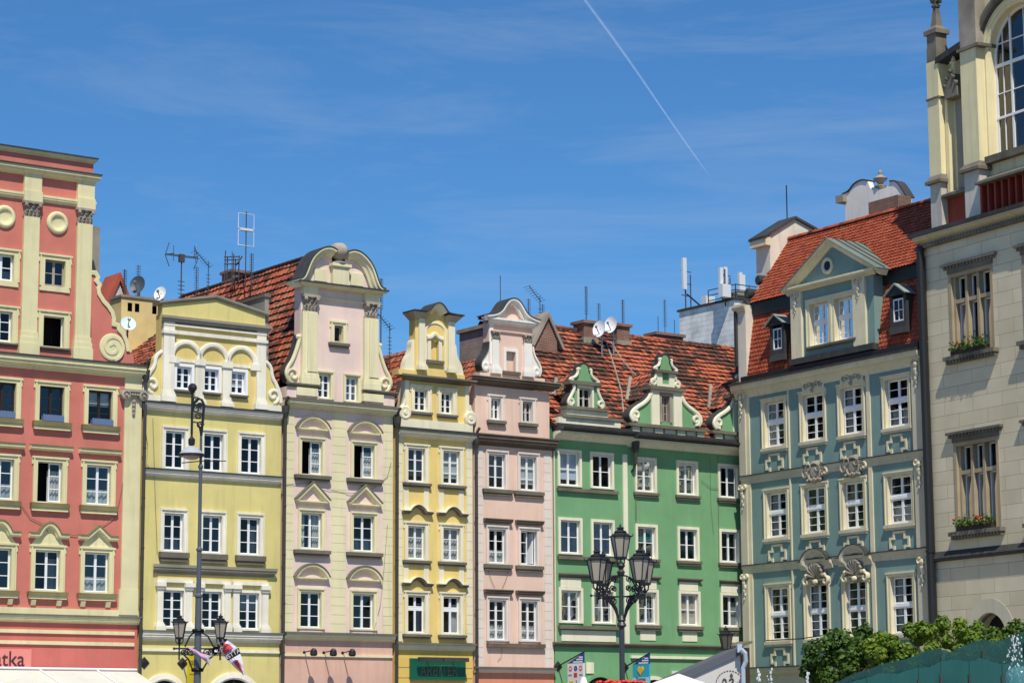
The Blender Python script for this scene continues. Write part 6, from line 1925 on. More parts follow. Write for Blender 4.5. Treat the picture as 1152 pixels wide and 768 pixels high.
# ================================================================== GREY CIVIC BUILDING
def grey_building():
    h = House('civic_building', 'tall grey stone building with mullioned windows and cream gothic buttresses at the right edge', 'building', GREYF, 1048.5, 1330, yref=500)
    m, n, l, b = _new('grey_ashlar')
    tc = n.new('ShaderNodeTexCoord')
    sp = n.new('ShaderNodeSeparateXYZ'); l.new(tc.outputs['Object'], sp.inputs[0])
    cb = n.new('ShaderNodeCombineXYZ'); l.new(sp.outputs[0], cb.inputs[0]); l.new(sp.outputs[2], cb.inputs[1])
    br = n.new('ShaderNodeTexBrick')
    br.inputs['Color1'].default_value = lin((227, 216, 188)) + (1,)
    br.inputs['Color2'].default_value = lin((214, 203, 175)) + (1,)
    br.inputs['Mortar'].default_value = lin((150, 144, 126)) + (1,)
    br.inputs['Scale'].default_value = 1.0
    br.inputs['Mortar Size'].default_value = 0.009
    br.inputs['Brick Width'].default_value = 1.75
    br.inputs['Row Height'].default_value = 0.56
    l.new(cb.outputs[0], br.inputs['Vector'])
    nz = n.new('ShaderNodeTexNoise'); nz.inputs['Scale'].default_value = 0.7; nz.inputs['Detail'].default_value = 7
    l.new(tc.outputs['Object'], nz.inputs['Vector'])
    rp = n.new('ShaderNodeValToRGB')
    rp.color_ramp.elements[0].position = 0.3; rp.color_ramp.elements[0].color = (0.86, 0.85, 0.82, 1)
    rp.color_ramp.elements[1].position = 0.65; rp.color_ramp.elements[1].color = (1, 1, 1, 1)
    mx = n.new('ShaderNodeMix'); mx.data_type = 'RGBA'; mx.blend_type = 'MULTIPLY'; mx.inputs[0].default_value = 1
    l.new(nz.outputs[0], rp.inputs[0]); l.new(br.outputs[0], mx.inputs[6]); l.new(rp.outputs[0], mx.inputs[7])
    l.new(mx.outputs[2], b.inputs['Base Color'])
    b.inputs['Roughness'].default_value = 0.9; b.inputs['Specular IOR Level'].default_value = 0.2
    bp = n.new('ShaderNodeBump'); bp.inputs['Strength'].default_value = 0.6; bp.inputs['Distance'].default_value = 0.012; bp.invert = True
    l.new(br.outputs['Fac'], bp.inputs['Height']); l.new(bp.outputs[0], b.inputs['Normal'])
    ash = m
    cream = paint('cream_buttress_render', (234, 222, 178), 0.08, 0.16)
    creamd = paint('cream_cornice_stone', (206, 192, 156), 0.14, 0.2)
    dark = paint('blackened_stone', (120, 114, 102), 0.4, 0.35, 0.4)
    rust = paint('rust_red_sheet', (150, 64, 48), 0.2, 0.3, 0.05, 0.6)
    tan = paint('worn_tan_frame', (172, 156, 130), 0.2, 0.3)
    lead = M['lead']
    Wd = h.w
    zc = h.z(1060, 266)
    holes = []
    def mull(xa, xb, yq, zt, zb_, lab=None, X0=None):
        x0, x1 = X0 or (h.x(xa, yq), h.x(xb, yq))
        d = 0.42
        mb = MB()
        t = 0.16
        mb.box(x0, x0 + t, -0.03, d, zb_, zt); mb.box(x1 - t, x1, -0.03, d, zb_, zt); mb.box(x0 + t, x1 - t, -0.03, d, zt - t, zt)
        for e in (0.28,):
            mb.box(x0 + t, x0 + e, 0.1, d, zb_, zt - t); mb.box(x1 - e, x1 - t, 0.1, d, zb_, zt - t)
        w = mb.build('window', tan, h.o)
        a, b_ = x0 + 0.28, x1 - 0.28
        wd = (b_ - a)
        mw = 0.14
        mm = MB()
        for i in (1, 2):
            xc = a + wd * i / 3
            mm.box(xc - mw / 2, xc + mw / 2, 0.06, d, zb_, zt - t)
        ztr = zt - (zt - zb_) * 0.34
        for i in range(3):
            mm.box(a + wd * i / 3 + (mw / 2 if i else 0), a + wd * (i + 1) / 3 - (mw / 2 if i < 2 else 0), 0.1, d, ztr - 0.08, ztr + 0.08)
        mm.build('mullion', tan, w)
        fr, pn = MB(), MB()
        for i in range(3):
            p, q = a + wd * i / 3 + (mw / 2 if i else 0), a + wd * (i + 1) / 3 - (mw / 2 if i < 2 else 0)
            for u, v in ((zb_, ztr - 0.08), (ztr + 0.08, zt - t)):
                f = 0.05
                fr.box(p, p + f, d - 0.1, d - 0.02, u, v); fr.box(q - f, q, d - 0.1, d - 0.02, u, v)
                fr.box(p + f, q - f, d - 0.1, d - 0.02, u, u + f); fr.box(p + f, q - f, d - 0.1, d - 0.02, v - f, v)
                pn.quad((p, d - 0.05, u), (q, d - 0.05, u), (q, d - 0.05, v), (p, d - 0.05, v))
        fr.build('frame', M['white'], w); pn.build('pane', M['glass'], w)
        hb = MB()
        hb.box(x0 - 0.3, x1 + 0.3, -0.18, 0.02, zt + 0.32, zt + 0.42); hb.box(x0 - 0.2, x1 + 0.2, -0.11, 0.018, zt + 0.2, zt + 0.319); hb.box(x0 - 0.02, x1 + 0.02, -0.08, 0.016, zt + 0.002, zt + 0.199)
        k = int((x1 - x0 + 0.4) / 0.2)
        for i in range(k):
            xx = x0 - 0.2 + (x1 - x0 + 0.4) * (i + 0.25) / k
            hb.box(xx, xx + 0.1, -0.16, -0.1, zt + 0.22, zt + 0.318)
        hb.build('hood', dark, w)
        sb = MB()
        sb.box(x0 - 0.2, x1 + 0.2, -0.3, 0.02, zb_ - 0.16, zb_ - 0.002); sb.box(x0 - 0.14, x1 + 0.14, -0.2, 0.018, zb_ - 0.3, zb_ - 0.161)
        for i in range(k):
            xx = x0 - 0.1 + (x1 - x0 + 0.2) * (i + 0.25) / k
            sb.box(xx, xx + 0.1, -0.26, -0.19, zb_ - 0.27, zb_ - 0.162)
        sb.build('sill', dark, w)
        holes.append((x0 + 0.02, x1 - 0.02, zb_ + 0.01, zt - 0.02))
        return x0, x1, zb_
    zt1, zb1 = h.z(1094, 302, -0.0), h.z(1094, 397, 0)
    zt2, zb2 = h.z(1098, 494, 0), h.z(1098, 596, 0)
    h.boxes = []
    step = 0
    h.boxes.append(mull(1068.5, 1118.5, 350, zt1, zb1))
    x0, x1, _ = h.boxes[0]
    pitch = h.x(1143.5, 285) + 0.3 - x0
    h.boxes.append(mull(1074.5, 1125.5, 545, zt2, zb2))
    # the next bay, mostly beyond the edge of the picture
    for k_ in (1, 2): mull(0, 0, 0, zt1, zb1, X0=(x0 + pitch * k_, x1 + pitch * k_))
    q0, q1, _ = h.boxes[1]
    for k_ in (1, 2): mull(0, 0, 0, zt2, zb2, X0=(q0 + pitch * k_, q1 + pitch * k_))
    zl = h.z(1060, 629)
    # wall
    acx, acz = h.x(1113, 700), h.z(1113, 688.5)
    ar = 0.98
    mb = sheet(MB(), 0.0, Wd, zl, zc + 0.3, holes)
    shell(mb, 0.0, Wd, 0, zc + 0.3, 14)
    h.part('wall', mb, ash)
    low = sheet(MB(), 0.0, Wd, 0, zl - 0.001, [(acx - ar, acx + ar, 0, acz)])
    # fill the spandrels of the arch
    zs = acz - ar
    for s in (-1, 1):
        arc = [(acx + s * ar * math.cos(a), zs + ar * math.sin(a)) for a in [math.pi / 2 * i / 10 for i in range(11)]]
        low.add([(acx + s * ar, 0, acz)] + [(p, 0, q) for p, q in arc], [tuple(range(12))])
    h.part('ground_floor_wall', low, ash)
    arch = [(acx - ar, 0.0)] + [(acx + ar * math.cos(a), zs + ar * math.sin(a)) for a in [math.pi - math.pi * i / 18 for i in range(19)]] + [(acx + ar, 0.0)]
    MB().sweep(arch, [(-0.7, -0.005), (0.015, -0.005), (0.015, 0.55), (0.004, 0.55), (0.004, 0.02), (-0.7, 0.02)]).build('arch_surround', paint('arch_stone', (206, 199, 176), 0.08, 0.15), h.o)
    MB().sweep(arch, [(-0.3, -0.08), (-0.16, -0.08), (-0.16, 0.0), (-0.3, 0.0)]).build('arch_moulding', dark, h.o)
    MB().extrude([(a, b_) for a, b_ in arch], 0.69, 0.72).build('arch_door', M['room'], h.o)
    interior(h, 0.1, Wd - 0.1, 0, zc, 1.5)
    # sloping lead ledge
    o_ = 0.2
    zt_, zb_ = zl + 0.34, zl - 0.06
    MB().add([(-0.05, 0.01, zt_), (Wd, 0.01, zt_), (Wd, -o_, zl + 0.05), (-0.05, -o_, zl + 0.05), (-0.05, -o_ + 0.02, zb_), (Wd, -o_ + 0.02, zb_), (Wd, 0.01, zb_ - 0.02), (-0.05, 0.01, zb_ - 0.02)],
             [(0, 3, 2, 1), (3, 4, 5, 2), (4, 7, 6, 5), (0, 7, 4, 3), (1, 2, 5, 6)]).build('ledge', lead, h.o)
    # main cornice with a dark egg row and a lead top
    out = 0.4
    ztc, zbc = h.z(1060, 254, -out), h.z(1060, 274, -0.1)
    H = ztc - zbc
    cn = cornice(h, 'cornice', -0.12, Wd, zbc + H * 0.3, ztc - 0.16, out, creamd)
    MB().box(-0.55, Wd, -out - 0.08, 0.3, ztc - 0.158, ztc).build('cornice_lead', lead, cn)
    eg = MB()
    eg.box(-0.1, Wd, -0.2, 0.01, zbc, zbc + H * 0.3 - 0.001)
    for i in range(int(Wd / 0.2)):
        eg.ball((i * 0.2 + 0.05, -0.2, zbc + H * 0.15), 0.085, 6, 4, 1, 0.8, 1.1)
    eg.build('egg_moulding', dark, cn)
    # ---- gothic attic, a little back from the cornice edge
    yu = 0.35
    Z = lambda X, Y, off=yu: h.z(X, Y, off)
    Xx = lambda X, Y, off=yu: h.x(X, Y, off)
    zp = ztc
    # rust red louvred parapet
    zpt = Z(1130, 199, yu + 0.1)
    px0 = Xx(1058, 230)
    lv = MB().box(px0, Wd, yu + 0.3, yu + 0.36, zp, zpt - 0.13)
    i = 0
    xx = Xx(1104, 220)
    while xx < Wd:
        lv.box(xx, xx + 0.1, yu - 0.06, yu + 0.3, zp, zpt - 0.13)
        xx += 0.42
    lv.build('louvred_parapet', rust, h.o)
    # sloping sills above the parapet
    zs0 = zpt
    # two buttress piers
    def pier(a, b_, ytop, yped, yo, nm, side=0.9, dep=0.9):
        x0, x1 = h.x(a, 150, yu), h.x(b_, 150, yu)
        zped = h.z((a + b_) / 2, yped, yu)
        ztop = h.z((a + b_) / 2, ytop, yu)
        o = MB().box(x0 + 0.03, x1 - 0.03, yu - 0.03, yu + dep, zp - 0.05, zped).build('pedestal', paint('pale_pedestal_stone', (196, 190, 178), 0.2, 0.3), h.o)
        MB().box(x0 - 0.12, x1 + 0.12, yu - 0.2, yu + dep + 0.1, zped + 0.001, zped + 0.12).build('pedestal_cap', dark, o)
        s = MB().hexa([(x0 - 0.12, yu - 0.2, zped + 0.121), (x1 + 0.12, yu - 0.2, zped + 0.121), (x1 + 0.12, yu + dep, zped + 0.121), (x0 - 0.12, yu + dep, zped + 0.121)],
                      [(x0, yu - 0.0, zped + 0.36), (x1, yu - 0.0, zped + 0.36), (x1, yu + dep, zped + 0.36), (x0, yu + dep, zped + 0.36)])
        s.build('pedestal_slope', dark, o)
        MB().box(x0, x1, yu, yu + dep, zped + 0.361, ztop).build('buttress', cream, h.o)
        return x0, x1, ztop
    x0a, x1a, zta = pier(1044.5, 1057.5, 68.5, 207.5, 0, 'a')
    # slender stepped pinnacle
    xm = (x0a + x1a) / 2
    wb = (x1a - x0a) / 2
    zq = lambda y: Z(1049, y)
    pn = MB().box(xm - wb * 0.84, xm + wb * 0.84, yu, yu + wb * 1.7, zta, zq(53))
    pn.box(xm - wb * 0.78, xm + wb * 0.78, yu + 0.02, yu + wb * 1.62, zq(53) + 0.001, zq(38))
    pn.box(xm - wb * 1.08, xm + wb * 1.08, yu - 0.06, yu + wb * 1.85, zq(38), zq(33))
    yc_ = yu + wb * 0.9
    pn.lathe([(wb * 1.25, 0), (wb * 0.68, zq(28) - zq(33)), (wb * 0.34, zq(7) - zq(33)), (wb * 0.52, zq(6) - zq(33)), (wb * 0.52, zq(4) - zq(33)), (wb * 0.3, zq(3) - zq(33)), (wb * 0.26, zq(-4) - zq(33))], (xm, yc_, zq(33)), 4, rot=math.pi / 4)
    for k in range(4):
        a = k * math.pi / 2
        pn.ball((xm + 0.2 * math.cos(a), yc_ + 0.2 * math.sin(a), zq(-2)), 0.11, 6, 4)
    pn.ball((xm, yc_, zq(-8)), 0.14, 6, 5)
    pn.build('pinnacle', dark, h.o)
    x0b, x1b, ztb = pier(1083, 1101.0, 55, 193.5, 0, 'b', dep=1.0)
    MB().box(x0b, x1b + 0.05, yu, yu + 1.0, ztb + 0.13, Z(1090, -30)).build('pier_shaft', M['stone'], h.o)
    MB().box(x0b - 0.08, x1b + 0.3, yu - 0.12, yu + 1.1, ztb + 0.001, ztb + 0.13).build('pier_cap', dark, h.o)
    # wall between and behind the buttresses
    yw = yu + 0.55
    wc = paint('pale_cream_recess', (222, 212, 176), 0.08, 0.2)
    zc0 = zs0 + 0.1
    zc1 = Z(1072, 70, yw)
    MB().box(x1a - 0.1, x0b + 0.1, yw, yw + 0.4, zc0, zc1).build('recess_wall', wc, h.o)
    MB().hexa([(x1a - 0.1, yu - 0.05, zc1 - 0.05), (x0b + 0.05, yu - 0.05, zc1 + 0.25), (x0b + 0.05, yw + 0.5, zc1 + 0.25), (x1a - 0.1, yw + 0.5, zc1 - 0.05)],
              [(x1a - 0.1, yu - 0.05, zc1 + 0.2), (x0b + 0.05, yu - 0.05, zc1 + 0.5), (x0b + 0.05, yw + 0.5, zc1 + 0.5), (x1a - 0.1, yw + 0.5, zc1 + 0.2)]).build('recess_lead', lead, h.o)
    # niche: slim shaft under a little gothic canopy
    xn = (x1a + x0b) / 2
    MB().box(x1a + 0.05, x1a + 0.24, yw - 0.3, yw + 0.01, zc0, Z(1066, 108)).build('niche_shaft', cream, h.o)
    can = MB()
    zca = Z(1072, 108)
    pts = [(xn - 0.42, zca), (xn - 0.36, zca + 0.5), (xn, zca + 1.05), (xn + 0.36, zca + 0.5), (xn + 0.42, zca)]
    can.extrude(pts, yw - 0.5, yw + 0.01)
    for p, q in pts[1:4]:
        can.ball((p, yw - 0.5, q + 0.05), 0.1, 6, 4)
    can.ball((xn - 0.22, yw - 0.52, zca + 0.82), 0.09, 6, 4); can.ball((xn + 0.22, yw - 0.52, zca + 0.82), 0.09, 6, 4)
    can.build('niche_canopy', dark, h.o)
    fin = MB().lathe([(0.07, 0), (0.09, 0.12), (0.17, 0.2), (0.1, 0.28), (0.08, 0.42), (0.18, 0.5), (0.1, 0.58), (0.03, 0.8)], (xn, yw - 0.3, zca + 1.0), 8)
    fin.build('finial', cream, h.o)
    MB().box(xn - 0.26, xn + 0.26, yw - 0.06, yw + 0.005, zc0, zca).build('niche', M['concrete'], h.o)
    MB().box(x0a - 0.03, x1a + 0.05, yu - 0.06, yu + 0.4, Z(1050, 112) , Z(1050, 110)).build('pier_ledge', dark, h.o)
    # sloping dark sills over the parapet
    MB().hexa([(x1b, yu - 0.32, zs0 - 0.12), (Wd, yu - 0.32, zs0 - 0.12), (Wd, yw + 0.3, zs0 - 0.12), (x1b, yw + 0.3, zs0 - 0.12)],
              [(x1b, yu - 0.32, zs0 - 0.02), (Wd, yu - 0.32, zs0 - 0.02), (Wd, yw + 0.3, zs0 + 0.5), (x1b, yw + 0.3, zs0 + 0.5)]).build('sloping_sill', dark, h.o)
    MB().hexa([(x1a, yu - 0.05, zs0 - 0.12), (x0b, yu - 0.05, zs0 - 0.12), (x0b, yw + 0.3, zs0 - 0.12), (x1a, yw + 0.3, zs0 - 0.12)],
              [(x1a, yu - 0.05, zs0 - 0.02), (x0b, yu - 0.05, zs0 - 0.02), (x0b, yw + 0.1, zs0 + 0.3), (x1a, yw + 0.1, zs0 + 0.3)]).build('sloping_sill', dark, h.o)
    # big round-headed window
    yb = yw
    wx0 = h.x(1120, 100, yb + 0.3)
    wr = 1.8
    wxc = wx0 + wr
    wzb, wzt = h.z(1128, 176, yb + 0.3), h.z(1152, 4.5, yb + 0.3)
    wzs = wzt - wr
    archp = [(wxc - wr, wzb)] + [(wxc + wr * math.cos(a), wzs + wr * math.sin(a)) for a in [math.pi - math.pi * i / 20 for i in range(21)]] + [(wxc + wr, wzb)]
    wall2 = sheet(MB(), x1b - 0.1, Wd, zc0, wzt + 3.5, [(wxc - wr, wxc + wr, wzb, wzt)], yb)
    for s in (-1, 1):
        arc = [(wxc + s * wr * math.cos(a), wzs + wr * math.sin(a)) for a in [math.pi / 2 * i / 12 for i in range(13)]]
        wall2.add([(wxc + s * wr, yb, wzt)] + [(p, yb, q) for p, q in arc], [tuple(range(14))])
    shell(wall2, x1b - 0.1, Wd, zc, wzt + 3.5, 8, yb)
    wall2.build('attic_wall', wc, h.o)
    aw = MB().sweep(archp, [(-0.45, -0.02), (0.05, -0.02), (0.12, 0.06), (0.1, 0.16), (0.16, 0.22), (0.14, 0.36), (-0.45, 0.36)], yb).build('window', cream, h.o)
    MB().sweep(archp[1:-1], [(-0.1, 0.42), (0.3, 0.42), (0.34, 0.56), (0.3, 0.74), (-0.1, 0.74)], yb).build('hood', dark, aw)
    d = yb + 0.36
    fr = MB().sweep(archp, [(-0.42, -0.12), (-0.3, -0.12), (-0.3, 0.0), (-0.42, 0.0)], yb)
    H2 = wzt - wzb
    for fz, t in ((0.27, 0.1), (0.635, 0.14)):
        zz = wzb + H2 * fz
        fr.box(wxc - wr + 0.02, wxc + wr - 0.02, d - 0.08, d + 0.04, zz - t / 2, zz + t / 2)
    for fx, t in ((-0.45, 0.11), (0.45, 0.11)):
        fr.box(wxc + wr * fx - t / 2, wxc + wr * fx + t / 2, d - 0.06, d + 0.03, wzb, wzs + wr * 0.88)
    for fx in (-0.73, 0.0, 0.73):
        fr.box(wxc + wr * fx - 0.02, wxc + wr * fx + 0.02, d - 0.04, d + 0.02, wzb, wzs + wr * (0.67 if fx else 0.98))
    for fz in (0.44, 0.79):
        fr.box(wxc - wr * 0.95, wxc + wr * 0.95, d - 0.045, d + 0.015, wzb + H2 * fz - 0.02, wzb + H2 * fz + 0.02)
    fr.box(wxc - wr, wxc + wr, d - 0.07, d + 0.035, wzb, wzb + 0.1)
    fr.build('frame', M['white'], aw)
    MB().extrude(archp, d - 0.005, d).build('pane', glass_mat('tall_window_glass', (0.8, 0.84, 0.86), 2.2), aw)
    MB().box(wxc - wr - 0.4, wxc + wr + 0.4, d + 0.06, d + 0.08, wzb, wzt + 0.5).build('blind', plain('pale_reflection_backing', (170, 186, 192), 0.8), aw)  # added sheet, its pale colour stands in for the reflection in the panes
    MB().box(wxc - wr - 0.25, Wd, yb - 0.3, yb + 0.3, wzb - 0.3, wzb - 0.01).build('sill', dark, aw)
    # small slated return on the far left
    zr_ = h.z(1042, 152, 3.2)
    MB().extrude([(-0.3, zc), (x0a + 0.2, zc), (x0a + 0.2, zr_ + 0.6), (x0a - 0.05, zr_)], 3.0, 6.0).build('side_turret', wc, h.o)
    MB().sweep([(x0a - 0.35, zr_ - 0.45), (x0a + 0.25, zr_ + 0.75)], [(-3.4, 0), (0.25, 0), (0.25, 0.1), (-3.4, 0.1)], 3.0).build('turret_roof', lead, h.o)
    MB().box(-0.02, -0.001, 0.0, 4.0, 0, zc).build('side_wall', ash, h.o)
    h.zl = zl
    MB().tube([(-0.06, -0.22, 0.1), (-0.06, -0.22, zbc + 0.1)], 0.17, 10).tube([(-0.06, -0.22, zl + 0.3), (-0.06, -0.22, zl + 0.4)], 0.2, 10).build('downpipe', M['iron'], h.o)
    return h

GREY = grey_building()
# ================================================================== white block far behind
def white_block():
    off = 16.0
    F = ROW
    x0, zt = F.p(826, 337, off)
    F2 = F.shifted(x0)
    o = tag(empty('office_block', F2.org + F2.i * off, F2.th), 'plain white brick block rising behind the green house roof', 'building')
    wb = brick_mat('white_painted_brick', (242, 242, 238), (236, 237, 233), (190, 192, 194), 0.9, 0.28)
    L = 4.7
    MB().box(0, 6, 0, L, 0, zt).build('wall', wb, o)
    MB().box(-0.1, 6.1, -0.1, L + 0.1, zt + 0.002, zt + 0.12).build('roof_edge', M['lead'], o)
    r = MB()
    for y in (0.1, 1.2, 2.4):
        r.tube([(0.2, y, zt + 0.1), (0.2, y, zt + 0.9)], 0.03, 5)
    for x in (0.2, 1.2, 2.2, 3.2):
        r.tube([(x, 0.1, zt + 0.1), (x, 0.1, zt + 0.9)], 0.03, 5)
    for z in (0.3, 0.6, 0.9):
        r.tube([(0.2, 2.4, zt + z), (0.2, 0.1, zt + z), (3.2, 0.1, zt + z)], 0.03, 5)
    r.build('railing', M['pipe'], o)
    MB().box(0.5, 1.9, 0.3, 1.6, zt + 0.121, zt + 0.6).build('roof_hut', M['concrete'], o)
    return o, zt, F2, off

WB, WBZ, WBF, WBO = white_block()

def world_at(fr, X, Y, off):
    x, z = fr.p(X, Y, off)
    return fr.world(x, off, z)

def mast_thing(name, label, cat, base, group=None):
    return tag(empty(name, base, ROW.th), label, cat, group)

M['panel'] = plain('pale_panel', (214, 218, 220), 0.5)
M['alu'] = plain('aluminium', (150, 154, 158), 0.4, 0.6)
M['mast'] = plain('dark_mast', (70, 72, 76), 0.6)

def telecom(name, label, X, Yt, Yb, off, panels, gear):
    b = world_at(ROW, X, Yb, off)
    o = mast_thing(name, label, 'antenna', b, 'mobile phone masts on the white block')
    ht = world_at(ROW, X, Yt, off).z - b.z
    MB().tube([(0, 0, -0.4), (0, 0, ht * 0.92)], 0.04, 6).tube([(0.55, 0.2, -0.3), (0.55, 0.2, ht * 0.7)], 0.035, 6).build('mast', M['mast'], o)
    for dx, dy, z0, z1, w in panels:
        MB().box(dx - w, dx + w, dy - 0.08, dy + 0.08, z0 * ht, z1 * ht).build('antenna_panel', M['panel'], o)
    for dx, dy, z0, s in gear:
        MB().box(dx - s, dx + s, dy - s * 0.6, dy + s * 0.6, z0, z0 + s * 2.4).build('equipment_box', M['panel'], o)
    br = MB()
    for z in (0.25, 0.5, 0.75):
        br.tube([(-0.3, 0, ht * z), (0.6, 0.2, ht * z)], 0.025, 4)
    br.tube([(0.1, 0, ht * 0.28), (2.2, 0.3, -0.2)], 0.05, 5)
    br.build('bracket', M['mast'], o)
    return o

telecom('phone_mast', 'mobile phone mast with tall slim panel at the left corner of the white block', 771.5, 291, 346, WBO + 4.6, [(-0.16, -0.1, 0.36, 1.0, 0.13)], [(1.5, -0.2, -0.05, 0.34)])
telecom('phone_mast', 'cluster of white mobile phone panels on the right corner of the white block', 816, 300, 336, WBO + 0.6, [(-0.3, 0, 0.1, 0.95, 0.1), (0.1, 0.1, 0.2, 1.0, 0.12), (1.2, 0.1, 0.2, 0.9, 0.11), (1.5, 0.2, 0.2, 0.85, 0.1)], [(-0.3, -0.3, 0.0, 0.3)])

# ================================================================== aerials and dishes
def aerial(label, X, Yt, Yb, off, kind, r=0.028):
    r *= 0.65
    b = world_at(ROW, X, Yb, off)
    t = world_at(ROW, X, Yt, off)
    H = t.z - b.z
    o = tag(empty('roof_aerial', b, ROW.th), label, 'aerial', 'television aerials on the roofs')
    MB().tube([(0, 0, -0.6), (0, 0, H)], r, 5).build('mast', M['mast'], o)
    e = MB()
    if kind == 'yagi':                         # boom seen end on, short rods
        e.tube([(0, -0.8, H - 0.05), (0, 0.7, H - 0.05)], 0.018, 4)
        for i in range(9):
            y = -0.8 + i * 0.18
            e.tube([(-0.18 - 0.012 * i, y, H - 0.05), (0.18 + 0.012 * i, y, H - 0.05)], 0.01, 4)
        for i in range(5):
            z = H - 0.35 - 0.14 * i
            e.tube([(-0.14, -0.05, z), (0.14, 0.05, z)], 0.014, 4)
    elif kind == 'ladder':                     # vertical rod with many short rungs
        for i in range(12):
            z = H - 0.06 - 0.11 * i
            e.tube([(-0.11, 0, z), (0.11, 0.02, z)], 0.011, 4)
        e.tube([(0.09, 0, H - 1.35), (0.09, 0, H)], 0.009, 4)
    elif kind == 'arm':                        # mast with a slanting boom at the top
        e.tube([(-0.75, -0.2, H + 0.35), (0.1, 0.05, H - 0.25)], 0.022, 4)
        for i in range(8):
            f = i / 7
            x, z = -0.75 + 0.8 * f, H + 0.35 - 0.58 * f
            e.tube([(x - 0.04, -0.4, z), (x + 0.04, 0.3, z)], 0.01, 4)
        for i in range(6):
            e.tube([(-0.1, 0, H - 0.6 - 0.16 * i), (0.1, 0, H - 0.6 - 0.16 * i)], 0.014, 4)
    elif kind == 'loops':                      # two square wire loops
        for z0, z1 in ((H - 0.75, H - 0.1), (H + 0.05 - 1.55, H - 0.85)):
            e.tube([(-0.38, 0, z0), (0.38, 0, z0), (0.38, 0, z1), (-0.38, 0, z1), (-0.38, 0, z0)], 0.022, 4)
        e.box(-0.3, 0.3, -0.06, 0.06, H - 0.84, H - 0.74)
    elif kind == 'grid':                       # X shaped dipoles
        e.tube([(-0.75, 0, H - 0.05), (0.75, 0, H - 0.05)], 0.02, 4)
        e.tube([(-0.8, 0, H - 0.1), (0.8, 0, H - 0.1)], 0.02, 4).tube([(0, 0, 0.2), (0, 0, H)], 0.03, 5)
        for s in (-1, 1):
            e.tube([(s * 0.5, -0.25, H - 0.05), (s * 0.6, 0.0, H - 0.05)], 0.02, 4)
            e.tube([(s * 0.62, 0, H + 0.45), (s * 0.8, 0, H - 0.1), (s * 0.6, 0, H - 0.6)], 0.022, 4)
            e.tube([(s * 0.5, -0.2, H + 0.3), (s * 0.55, -0.3, H - 0.4)], 0.018, 4)
        e.box(-0.12, 0.12, -0.08, 0.08, H - 0.35, H + 0.0)
        for i in range(5):
            e.tube([(-0.16, 0, H - 1.2 - 0.18 * i), (0.16, 0, H - 1.2 - 0.18 * i)], 0.018, 4)
    elif kind == 'cluster':
        for i, (dx, hh) in enumerate(((-0.36, 1.0), (-0.2, 0.75), (0.05, 0.9), (0.2, 0.7), (0.32, 0.85))):
            e.tube([(dx, 0.1 * (i % 2), -0.5), (dx + 0.03, 0.1 * (i % 2), H * hh)], 0.025, 5)
        for z in (0.35, 0.55, 0.7):
            e.tube([(-0.36, 0.05, H * z), (0.34, 0.05, H * z + 0.1)], 0.025, 4)
        e.tube([(0.15, -0.1, H * 0.35), (0.4, -0.15, H * 0.8)], 0.04, 5)
    elif kind == 'rod':
        return o
    if kind in ('arm', 'yagi', 'ladder'): e.tube([(0, 0, 0), (0, 0, H)], r * 0.8, 4)
    e.build('elements', M['mast'] if kind not in ('loops',) else M['panel'], o)
    return o

# on the yellow and pink roofs
aerial('thin dark aerial beside the red tiled gable at the far left of the roofs', 139.5, 303, 345, 6.2, 'ladder', 0.05)
aerial('short aerial rising from behind the dark satellite dish', 155.2, 298, 318, 4.8, 'ladder')
aerial('broad aerial with crossed dipoles over the yellow house gable', 203.6, 286, 332, 9.5, 'grid')
aerial('bare dark aerial rod with rungs right of the crossed dipoles', 220.8, 300, 326, 10.0, 'ladder')
aerial('aerial with a slanting boom above the ridge left of the brick chimney', 234.2, 294, 320, 9.0, 'arm')
aerial('bundle of short aerial rods standing on the brick chimney of the pink roof', 261, 283, 306, 7.8, 'cluster')
aerial('tallest aerial on the pink roof, ending in two square wire loops', 276.3, 238, 308, 6.5, 'loops', 0.04)
aerial('stubby dark aerial just right of the tall looped one', 282.8, 285, 308, 6.0, 'ladder', 0.04)
aerial('tall thin aerial behind the right curve of the pink gable', 428.4, 313, 402, 1.6, 'ladder', 0.04)
aerial('lower aerial with a slanting boom between the pink and golden gables', 438.4, 364, 402, 2.2, 'arm')
# on the salmon and green roofs
aerial('single thin rod standing over the arched white gable', 563, 310, 346, 0.6, 'rod')
aerial('small aerial close behind the right shoulder of the arched white gable', 594.8, 336, 368, 2.6, 'ladder')
aerial('aerial with a slanting boom above the small brick gable', 607.6, 333, 366, 4.2, 'arm')
aerial('short rung aerial touching the top of the small brick gable', 610.6, 342, 366, 4.6, 'ladder')
aerial('tall aerial rising from the chimney left of the two white dishes', 659.6, 322, 366, 4.0, 'ladder', 0.04)
aerial('short aerial behind the left white dish', 673.8, 341, 372, 4.2, 'ladder')
aerial('aerial with upright side rods on the chimney right of the two dishes', 700.8, 337, 368, 4.2, 'ladder', 0.04)
aerial('left rod of the three standing on the low chimney by the white block', 740.6, 356, 380, 5.4, 'rod')
aerial('tallest and middle rod of the three standing on the low chimney by the white block', 748.2, 337, 380, 5.4, 'ladder')
aerial('right rod of the three standing on the low chimney by the white block', 759.0, 360, 381, 5.4, 'rod')

